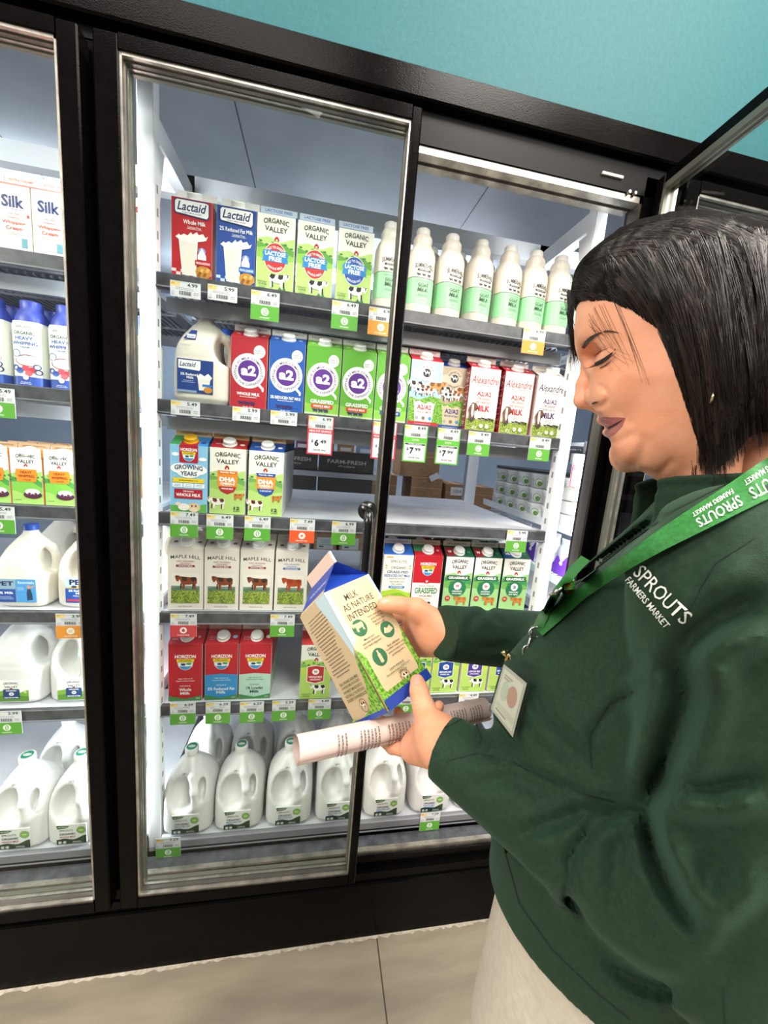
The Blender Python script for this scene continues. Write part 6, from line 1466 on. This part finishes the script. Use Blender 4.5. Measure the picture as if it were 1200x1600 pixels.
for k in range(110):     # lock falling on the far side of the forehead
    a = (892+rnd.gauss(0, 3), 452+rnd.random()*18); e = (899+rnd.gauss(0, 5)+6*rnd.random(), 545+rnd.random()*40); P = []
    for i in range(11):
        t = i/10; x = (1-t)**2*a[0]+2*t*(1-t)*(888+rnd.gauss(0, .3))+t*t*e[0]; y = (1-t)**2*a[1]+2*t*(1-t)*508+t*t*e[1]
        P.append(Vector(at(x, y, .492+.006*math.sin(k)+.004*t)))
    b.tube(P, .0004, M_STR, 3, False, [.0005*(1-.8*(i/10)**2) for i in range(11)])
for k in range(50):     # fly-aways along the outline
    s = rnd.uniform(.0, 1); a = interp(PART, s); L_ = rnd.uniform(12, 42); an = rnd.uniform(.1, .6); P = []
    h = hair_bvh.ray_cast(CAMPOS, Vector(AX @ np.array([a[0]-600., a[1]+16-800., 600.])).normalized()); D_ = .44 if h[0] is None else float((np.array(h[0]-CAMPOS)@AX)[2])
    for i in range(7):
        t = i/6; P.append(Vector(at(a[0]-4+L_*t*math.cos(an), a[1]+14-8*math.sin(t*2.6)+L_*t*math.sin(an)*.6, D_)))
    b.tube(P, .00014, M_STR, 3, False)
o = link('hair_strands', b.mesh('hair_strands', True), hair); tag(o, 'fine glossy strands', kind='stuff')
b = MB(); p = onto(hair_bvh, 1118, 620, .0045); b.tube([p+Vector((.0, 0, .0045)), p+Vector(LW)*.002+Vector((0, 0, 0)), p+Vector((0, 0, -.0045))], .0011, mat('#d9c9a0', .15, 1), 8)
wchild('earring', b.mesh('earring', True), 'small gold earring')
# finger nails
b = MB(); hnd_bvh = BVHTree.FromPolygons([tuple(p) for p in np.concatenate([pieces[1][0], pieces[2][0]])], [tuple(int(i) for i in q) for q in np.concatenate([pieces[1][1], pieces[2][1]+len(pieces[1][0])])])
M_NAIL = mat('#d9a394', .25, 0, .6)
pxpatch(b, hnd_bvh, [(646, 1066), (647, 1057), (651, 1053), (655, 1055), (657, 1064), (655, 1070), (649, 1071)], M_NAIL, .0006)
pxpatch(b, hnd_bvh, [(594, 938), (600, 936), (607, 938), (606, 942), (598, 943)], M_NAIL, .0006)
wchild('fingernail', b.mesh('fingernail', True))

# ---------------------------------------------------------------- on the jacket
M_THREAD = mat('#e6ebe4', .6)
b = MB(); D = Dr(b, jk, .0008)
D.text('SPROUTS', 1036, -928, 108, 23, M_THREAD, .004, rot=-46, space=.95); D.text('FARMERS MARKET', 1014, -941, 96, 11, M_THREAD, .012, rot=-50)
wchild('embroidered_logo', b.mesh('embroidery'), 'white embroidered lettering on the chest')
M_SEAM = mat('#0b1f16', .8)
SEAMS = []
def jhit(x, y): return jk_bvh.ray_cast(CAMPOS, Vector(AX @ np.array([x-600., y-800., 600.])).normalized())[0] is not None
def jline(pts, w_=1.6, m=M_SEAM, n=10):
    Q = []
    for a, c in zip(pts, pts[1:]):
        for i in range(n): Q.append((a[0]+(c[0]-a[0])*i/n, a[1]+(c[1]-a[1])*i/n))
    Q.append(pts[-1])
    b = MB(); D = Dr(b, jk, .0006); D.st = 0
    for a, c in zip(Q, Q[1:]):
      if jhit(*a) and jhit(*c) and (onto(jk_bvh, *a)-onto(jk_bvh, *c)).length < .012: D.line(a[0], -a[1], c[0], -c[1], w_, m)
    if b.f: wchild('seam', b.mesh('seam'))
jline([(742, 1170), (752, 1155), (745, 1135), (728, 1120)]); jline([(700, 1188), (745, 1176), (800, 1190), (880, 1232), (960, 1252)]); jline([(990, 1080), (950, 1100), (920, 1150), (925, 1200)])
jline([(1060, 975), (1095, 920), (1120, 880), (1180, 840)]); jline([(672, 1172), (690, 1140), (722, 1124)], 1.2); jline([(1128, 1538), (1132, 1600)], 2); jline([(1040, 805), (1100, 775), (1160, 745), (1200, 728)], 1.2)
jline([(1030, 815), (980, 850), (930, 890), (896, 915)], 2.2, mat('#0a1410', .6)); jline([(706, 945), (718, 985), (710, 1030)], 1.2)
jline([(788, 1325), (812, 1412), (862, 1482), (930, 1548), (985, 1592)], 1.4)
# collar flaps of the open zip
def flap(outline, D0, D1, name, m=M_JK, th=.004):
    b = MB(); n = len(outline); V = [Vector(at(x, y, d)) for x, y, d in outline]; r = (V[0]-CAMPOS).normalized()
    W_ = [v+Vector(LW)*-th for v in V]; T = tessellate_polygon([V])
    b.add(V+W_, [tuple(t) for t in T]+[tuple(i+n for i in t[::-1]) for t in T]+[(i, (i+1) % n, n+(i+1) % n, n+i) for i in range(n)], m)
    return b.mesh(name)
wchild('zip_pull', (lambda b: (b.tube([onto(jk_bvh, 878, 918, .003), onto(jk_bvh, 868, 926, .006), onto(jk_bvh, 858, 930, .005)], .0012, mat('#b9b9b0', .25, .9), 8), b.tube([onto(jk_bvh, 870, 921, .005), onto(jk_bvh, 866, 929, .006)], .0026, mat('#8d8f88', .3, .9), 8), b.mesh('zip_pull', True))[2])(MB()), 'small metal zip pull')
# trousers
def pants_fn(X, Y, Z):
    f, l, u = loc(X, Y, Z, NB); z0 = NB[2]
    hipz = .94-z0
    q = ((np.abs(f-.005)/np.interp(u, [-1.0, -.75, -.55], [.135, .150, .140]))**2.3+(np.abs(l)/np.interp(u, [-1.0, -.7, -.55], [.18, .195, .17]))**2.3)**(1/2.3)
    d = (q-1)*.16; d = np.maximum(d, -(Z-.72)); d = np.maximum(d, Z-1.135)
    for s, kf, ff in ((1, .02, -.03), (-1, .07, .24)):
        hip = wp(.0, s*.085, -NB[2]+.86, NB); kn = wp(kf*.8+.02, s*.09, -NB[2]+.48, NB); an = wp(ff, s*.10, -NB[2]+.075, NB)
        d = smin(d, smin(capsule(X, Y, Z, hip, kn, .096, .070), capsule(X, Y, Z, kn, an, .072, .060), .02), .03)
    d = np.maximum(d, .035-Z)
    PX, PY, D_ = to_px(X, Y, Z); near = (np.abs(d) < .03) & (Z > .6)
    add = np.zeros_like(d)
    for pts, amt, wd in (([(829, 1455), (832, 1520), (826, 1600)], .0035, .005), ([(775, 1480), (760, 1520)], .003, .012), ([(850, 1480), (900, 1560)], .003, .01)):
        add[near] += amt*np.exp(-((linedist(PX[near], PY[near], pts)*D_[near]/600)/wd)**2)
    return d+add
tp, tf = surfnet(pants_fn, (NB[0]-.50, NB[1]-.40, .02), (NB[0]+.35, NB[1]+.48, 1.15), .009); tp = relax(tp, tf, 2)
M_PANT = noisy('cream_trousers', '#c2b8a6', '#cbc2b1', 120, .85, .2, bscale=900)
wchild('trousers', net_mesh('trousers', tp, tf, M_PANT), 'cream trousers')
for s, ff in ((1, -.03), (-1, .24)):
    base = wp(ff, s*.10, -NB[2], NB)
    def shoe_fn(X, Y, Z, base=base):
        f, l, u = loc(X, Y, Z, base); d = ellip(f, l, u, (.055, 0, .035), (.125, .045, .042)); d = smin(d, ellip(f, l, u, (-.03, 0, .05), (.055, .040, .055)), .03); return np.maximum(d, .002-Z)
    sp, sf = surfnet(shoe_fn, (base[0]-.2, base[1]-.2, -.01), (base[0]+.2, base[1]+.2, .12), .006)
    wchild('shoe', net_mesh('shoe', relax(sp, sf, 1), sf, mat('#dcd8d0', .6)), 'off-white shoe')

# ---------------------------------------------------------------- lanyard and badge
lan = thing('lanyard', tuple(onto(jk_bvh, 845, 985, .002)), 'bright green lanyard with white lettering hanging over the jacket', 'lanyard')
LI = Vector(lan.location)
def lchild(name, me, lab=None, par=lan, off=None):
    o = link(name, me, par); o.location = -(off or LI)
    if lab: o['label'] = lab
    return o
CL = [(1245, 722, 72), (1200, 748, 66), (1140, 783, 54), (1080, 817, 45), (1030, 846, 36), (985, 875, 27), (940, 905, 23), (905, 930, 22), (870, 962, 22), (842, 988, 18)]
def lan_uv(s, v):
    """s along the strap 0..1, v across -1..1, in image terms"""
    k = max(0, min(.9999, s))*(len(CL)-1); i = int(k); t = k-i; a, c = CL[i], CL[i+1]
    x = a[0]+(c[0]-a[0])*t; y = a[1]+(c[1]-a[1])*t; w_ = a[2]+(c[2]-a[2])*t; dx, dy = c[0]-a[0], c[1]-a[1]; L = math.hypot(dx, dy)
    w_ *= .86; return (x+dy/L*w_/2*v, y-dx/L*w_/2*v)
n = 70; TAB = np.zeros((n+1, 3))
for i in range(n+1):
    for j in range(3):
        x, y = lan_uv(i/n, j-1); x = min(x, 1236); TAB[i, j] = float((np.array(onto(jk_bvh, x, y, .0)-CAMPOS) @ AX)[2])
for _ in range(2):
    Q = TAB.copy()
    for i in range(n+1):
        lo_, hi_ = max(0, i-3), min(n+1, i+4); TAB[i] = Q[lo_:hi_].min(0) if _ == 0 else Q[lo_:hi_].mean(0)
def strap_pt(s, v, o):
    k = max(0, min(n-.001, s*n)); i = int(k); t = k-i; R0 = TAB[i]*(1-t)+TAB[i+1]*t; D_ = np.interp(v, [-1, 0, 1], R0); x, y = lan_uv(s, v)
    return Vector(at(x, y, D_-.0025-o))
b = MB(); V = []; F = []
for i in range(n+1): V += [strap_pt(i/n, -1+j/2, 0) for j in range(5)]
for i in range(n):
    for j in range(4): F.append((i*5+j, i*5+j+1, (i+1)*5+j+1, (i+1)*5+j))
N0 = len(V); V += [Vector(v)+(Vector(v)-CAMPOS).normalized()*.0012 for v in V]; F += [tuple(i+N0 for i in f[::-1]) for f in F]
b.add(V, F, noisy('green_strap', '#1f6628', '#2a7a32', 300, .6, .2)); lchild('strap', b.mesh('strap', True))
b = MB()
def lfm(u, v, o):
    return strap_pt(u/100, v/50, .0008+o)
D = Dr(b, lfm, .0004); M_LT = mat('#dfe8d6', .6)
for s0, ln in ((10, 13.5), (25.8, 12.5)):
    D.text('SPROUTS', s0, -12 if 0 else 14, ln, 38, M_LT, .01, rot=0); D.text('FARMERS MARKET', s0+.3, -24, ln*.95, 17, M_LT, .012)
for m_ in (0,):
    b.v = b.v
lchild('strap_lettering', b.mesh('strap_lettering'), 'white lettering running along the strap')
b = MB(); D = Dr(b, jk, .0055); D.ell(894, -922, 12, 15, '#4fa03a', 24); D.ell(894, -922, 9.5, 12.5, '#c8503c', 22); D.ell(894, -922, 5, 9, '#e9d9cf', 18); D.ell(894, -922, 3, 7, '#c8503c', 14); lchild('round_pin', b.mesh('round_pin'), 'round red pin with a leaf')
# second strand going up under the far collar, clip and ring
S2 = [(842, 985), (856, 955), (872, 925), (895, 893), (915, 872)]
b = MB(); V = []; F = []
for i in range(21):
    x, y = interp(S2, i/20)
    for j in range(3): V.append(onto(jk_bvh, x-7+j*7, y-4+j*4, .0026))
for i in range(20):
    for j in range(2): F.append((i*3+j, i*3+j+1, (i+1)*3+j+1, (i+1)*3+j))
b.add(V, F, '#236b2b'); lchild('strap_end', b.mesh('strap_end', True))
CD = float((np.array(onto(jk_bvh, 836, 1000, .010)-CAMPOS)@AX)[2]); b = MB(); p0 = onto(jk_bvh, 838, 985, .006); MG = mat('#c9b27a', .2, 1); MS = mat('#c4c4c0', .2, 1)
q = [p0+Vector(LW)*0, Vector(at(828, 1000, CD)), Vector(at(824, 1015, CD))]; b.tube(q, .0016, MS, 8)
R_ = [Vector(at(838+11*math.cos(a), 988+8*math.sin(a), CD)) for a in np.linspace(0, 2*math.pi, 17)]; b.tube(R_, .0013, MS, 8, False)
R_ = [Vector(at(822+5*math.cos(a), 1018+9*math.sin(a), CD)) for a in np.linspace(0, 2*math.pi, 17)]; b.tube(R_, .0010, MS, 8, False)
b.tube([Vector(at(819, 1026, CD)), Vector(at(812, 1038, CD)), Vector(at(807, 1046, CD))], .0007, MS, 8)
lchild('metal_clip', b.mesh('metal_clip', True), 'silver clip and ring')
bd = thing('name_badge', tuple(at(800, 1080, .47)), 'name badge in a clear plastic holder hanging from the green lanyard', 'badge'); BI = Vector(bd.location)
_r = Vector(AX @ np.array([812-600., 1075-800., 600.])).normalized(); _h = jk_bvh.ray_cast(CAMPOS, _r)[0]; BD = float((np.array(_h-CAMPOS)@AX)[2])-.016
TL, TR, BR, BL = [np.array(at(*q)) for q in ((787, 1038, BD+.010), (823, 1068, BD-.006), (801, 1152, BD-.008), (767, 1108, BD+.008))]
nb = np.cross(TR-TL, BL-TL); nb /= np.linalg.norm(nb); nb = nb if nb.dot(np.array(CAMPOS)-TL) > 0 else -nb
def bfm(u, v, o): return tuple(TL*(1-u)*(1-v)+TR*u*(1-v)+BR*u*v+BL*(1-u)*v+nb*o)
b = MB(); P = [bfm(0, 0, 0), bfm(1, 0, 0), bfm(1, 1, 0), bfm(0, 1, 0)]; Q = [bfm(0, 0, -.002), bfm(1, 0, -.002), bfm(1, 1, -.002), bfm(0, 1, -.002)]
b.add(P+Q, [(0, 1, 2, 3), (7, 6, 5, 4), (0, 4, 5, 1), (1, 5, 6, 2), (2, 6, 7, 3), (3, 7, 4, 0)], '#b5aea0')
D = Dr(b, bfm, .0004); D.rect(.08, .06, .92, .94, '#cfc8b8'); D.rect(.12, .72, .88, .84, '#c0bba9'); D.ell(.62, .42, .2, .2, '#b89080', 20); D.ell(.3, .45, .14, .2, '#b9bda8', 18); D.rect(.15, .86, .6, .885, '#8e8a7c'); D.rect(.15, .14, .5, .17, '#a39d8e'); D.rect(.15, .20, .4, .225, '#a39d8e')
o = link('card', b.mesh('card'), bd); o.location = -BI; o['label'] = 'pale photo card'
b = MB(); M_CLR = glassmat('clear_plastic', (.82, .86, .85, 1), 1.6)
P = [bfm(-.05, -.30, .0015), bfm(1.08, -.30, .0015), bfm(1.08, 1.04, .0015), bfm(-.05, 1.04, .0015)]; Q = [bfm(-.05, -.30, -.0035), bfm(1.08, -.30, -.0035), bfm(1.08, 1.04, -.0035), bfm(-.05, 1.04, -.0035)]
b.add(P+Q, [(0, 1, 2, 3), (7, 6, 5, 4), (0, 4, 5, 1), (1, 5, 6, 2), (2, 6, 7, 3), (3, 7, 4, 0)], M_CLR)
o = link('plastic_sleeve', b.mesh('plastic_sleeve'), bd); o.location = -BI
b = MB(); p = Vector(bfm(.02, -.22, .004)); b.tube([p+Vector((-.004, 0, .004)), p, p+Vector((.004, 0, -.003))], .002, MG, 8); b.tube([Vector(bfm(.05, -.1, .003)), Vector(bfm(.12, -.28, .003)), Vector(bfm(.25, -.2, .003))], .0014, MG, 8)
o = link('brass_clip', b.mesh('brass_clip', True), bd); o.location = -BI; o['label'] = 'small brass clip'

# ---------------------------------------------------------------- held carton and rolled paper
BLUE = '#1c3f9e'
def face_text(D):
    D.rect(-47, 2, 47, 186, '#cdb58f'); D.poly([(14, 186), (47, 186), (47, 96), (40, 84), (32, 120)], '#bfd9e2'); D.rect(-46, 170, -46+.1, 171, '#cdb58f')
    for i in range(19): D.fine(-6-(i > 8)*2, 168-i*5.2, 66-(i > 8)*8, 1, '#4a3a28', 3, 1.1, seed=i+3)
    for i, t_ in enumerate(('REAL ORGANIC A2/A2 MILK', 'A WHOLESOME, INDULGENT,', 'AND MOST IMPORTANTLY', 'NATURALLY NUTRITIOUS', 'DAIRY EXPERIENCE')): D.text(t_, -4, 62-i*6.4, 58, 4.2, '#3f5a2c', .012)
    D.ring(2, 22, 10, .8, '#3a2f22', 24); D.cow(2, 22, .55, '#efe0c4', '#2a241c'); D.hills(-47, 47, 2, [(0, 10), (.3, 6), (.62, 12), (.8, 34), (1, 92)], M_GRASS); D.rect(-47, 0, 47, 7, BLUE)
def face_a(D):
    D.rect(-47, 2, 47, 186, '#d3bc94'); D.poly([(-47, 186), (-40, 186), (-38, 130), (-30, 110), (-47, 96)], '#a9d3e6'); D.poly([(47, 186), (41, 186), (44, 150), (38, 138), (47, 128)], '#a9d3e6')
    D.hills(-47, 47, 2, [(0, 92), (.12, 78), (.2, 30), (.5, 24), (.8, 30), (.88, 60), (1, 92)], M_GRASS)
    D.poly([(-34, 22), (36, 22), (38, 28), (38, 176), (-34, 176), (-37, 172), (-37, 28)], '#d3bc94')
    D.text('MILK', -6, 166, 26, 10.5, '#3a2a1c', .008); D.text('AS NATURE', 0, 151, 62, 10.5, '#3a2a1c', .008); D.text('INTENDED.', 0, 136, 62, 10.5, '#3a2a1c', .008)
    for x, y in ((-22, 116), (22, 94), (-16, 66)): D.ell(x, y, 13, 13, '#2f6b47', 30)
    D.cow(-22, 117, .8, '#d3bc94', '#d3bc94'); D.poly([(12, 91), (17, 99), (22, 96), (28, 99), (32, 91), (22, 88)], '#d3bc94'); D.rr(-19, 57, -13, 71, 2, '#d3bc94'); D.rect(-17.4, 70, -14.6, 76, '#d3bc94')
    for i, (t_, x, y) in enumerate((('From cows grazing', 16, 124), ('green Pastures', 16, 119), ('free from the', 16, 114), ('A1/A1 milk.', 16, 109), ('May be more', -16, 97), ('naturally absorbed', -16, 92), ('and easily digested', -16, 87), ('Real milk from', 18, 73), ('certified organic and', 18, 68), ('pasture-raised cows', 18, 63), ('producing more.', 18, 58))): D.text(t_, x, y, len(t_)*1.9, 3.4, '#3a2f22', .01)
    D.text('Learn more at', 2, 44, 30, 4, '#4a3a28', .005); D.text('FerndaleOrganicA2A2.com', 2, 38, 50, 4, '#3f7a4a', .005)
    D.ring(6, 24, 9, .7, '#3a2f22', 24); D.cow(6, 24, .5, '#efe0c4', '#2a241c'); D.text('FERNDALE', 6, 24, 18, 3, '#3a2f22', .01, arc=11, rot=90); D.rect(-47, 0, 47, 15, BLUE)
me = carton_mesh('held_carton', face_text, lambda D: (D.rect(-47, 0, 47, 8, '#cdb58f'), D.text('A2/A2 ORGANIC', 6, 28, 66, 7, '#dfe4f2', .01)), right=face_a, cols=dict(front='#cdb58f', side=BLUE, right='#d3bc94', slope=BLUE, fin='#e8cbb8', gusset=BLUE), gable=.040, fin=.020)
RC = Matrix(((0.3551, 0.7877, -0.5034), (-0.6155, 0.6023, 0.5083), (0.7036, 0.1294, 0.6987)))
hc = thing('milk_carton', (0.1359, -0.4867, 1.2186), 'blue-topped tan milk carton held tilted in both hands, MILK AS NATURE INTENDED', 'milk carton')
Mx = (RC @ Matrix.Translation((0, -.04725, 0)).to_3x3()).to_4x4(); hc.matrix_world = Matrix.Translation((0.1359, -0.4867, 1.2186)) @ RC.to_4x4()
o = link('carton_body', me, hc); o.location = (0, -.04725, 0)
rp = thing('rolled_paper', tuple(at(610, 1138, .56)), 'rolled printed paper gripped under the carton by the near hand', 'paper')
p0 = np.array(at(462, 1171, .495)); p1 = np.array(at(758, 1107, .640)); ax = (p1-p0); LL = np.linalg.norm(ax); ax /= LL
e1 = np.cross(ax, [0, 0, 1]); e1 /= np.linalg.norm(e1); e2 = np.cross(e1, ax)
if (e1.dot(np.array(CAMPOS)-p0)) < 0: e1 = -e1
def roll(s, a, r): return tuple(p0+ax*s+(e1*math.cos(a)+e2*math.sin(a))*r)
b = MB(); V = []; F = []; na = 84; TW = 2.35
for k in range(na+1):
    a = -2.4+TW*2*math.pi*(1-k/na); r = .0178-.0032*k/na
    if k < 8: r += .0012*(8-k)/8
    for s in (0, LL): V.append(roll(s+.003*(k/na)*(1 if s == 0 else -1), a, r))
for k in range(na): F.append((2*k, 2*k+1, 2*k+3, 2*k+2))
N0 = len(V); V += [tuple(np.array(v)-.0004*(np.array(v)-(p0+ax*((np.array(v)-p0).dot(ax))))/.018) for v in V]; F += [tuple(i+N0 for i in f[::-1]) for f in F]
b.add(V, F, mat('#dcc8c0', .6)); o = link('paper_sheet', b.mesh('paper_sheet', True), rp); o.location = -Vector(rp.location)
b = MB(); D = Dr(b, lambda u, v, o: roll(u/1000, v/17.9, .0192+o), .0002); rnd = random.Random(3)
for c in range(46):
    s = 52+c*5.4
    if c in (3, 4, 5, 12, 13, 21, 33, 40): continue
    v = -14+rnd.random()*4
    while v < 18:
        l = rnd.uniform(1.4, 4); D.o = .0002; D.rect(s, v, s+1.5, min(v+l, 19), '#5a5350'); v += l+.8
o = link('printed_lines', b.mesh('printed_lines'), rp); o.location = -Vector(rp.location)
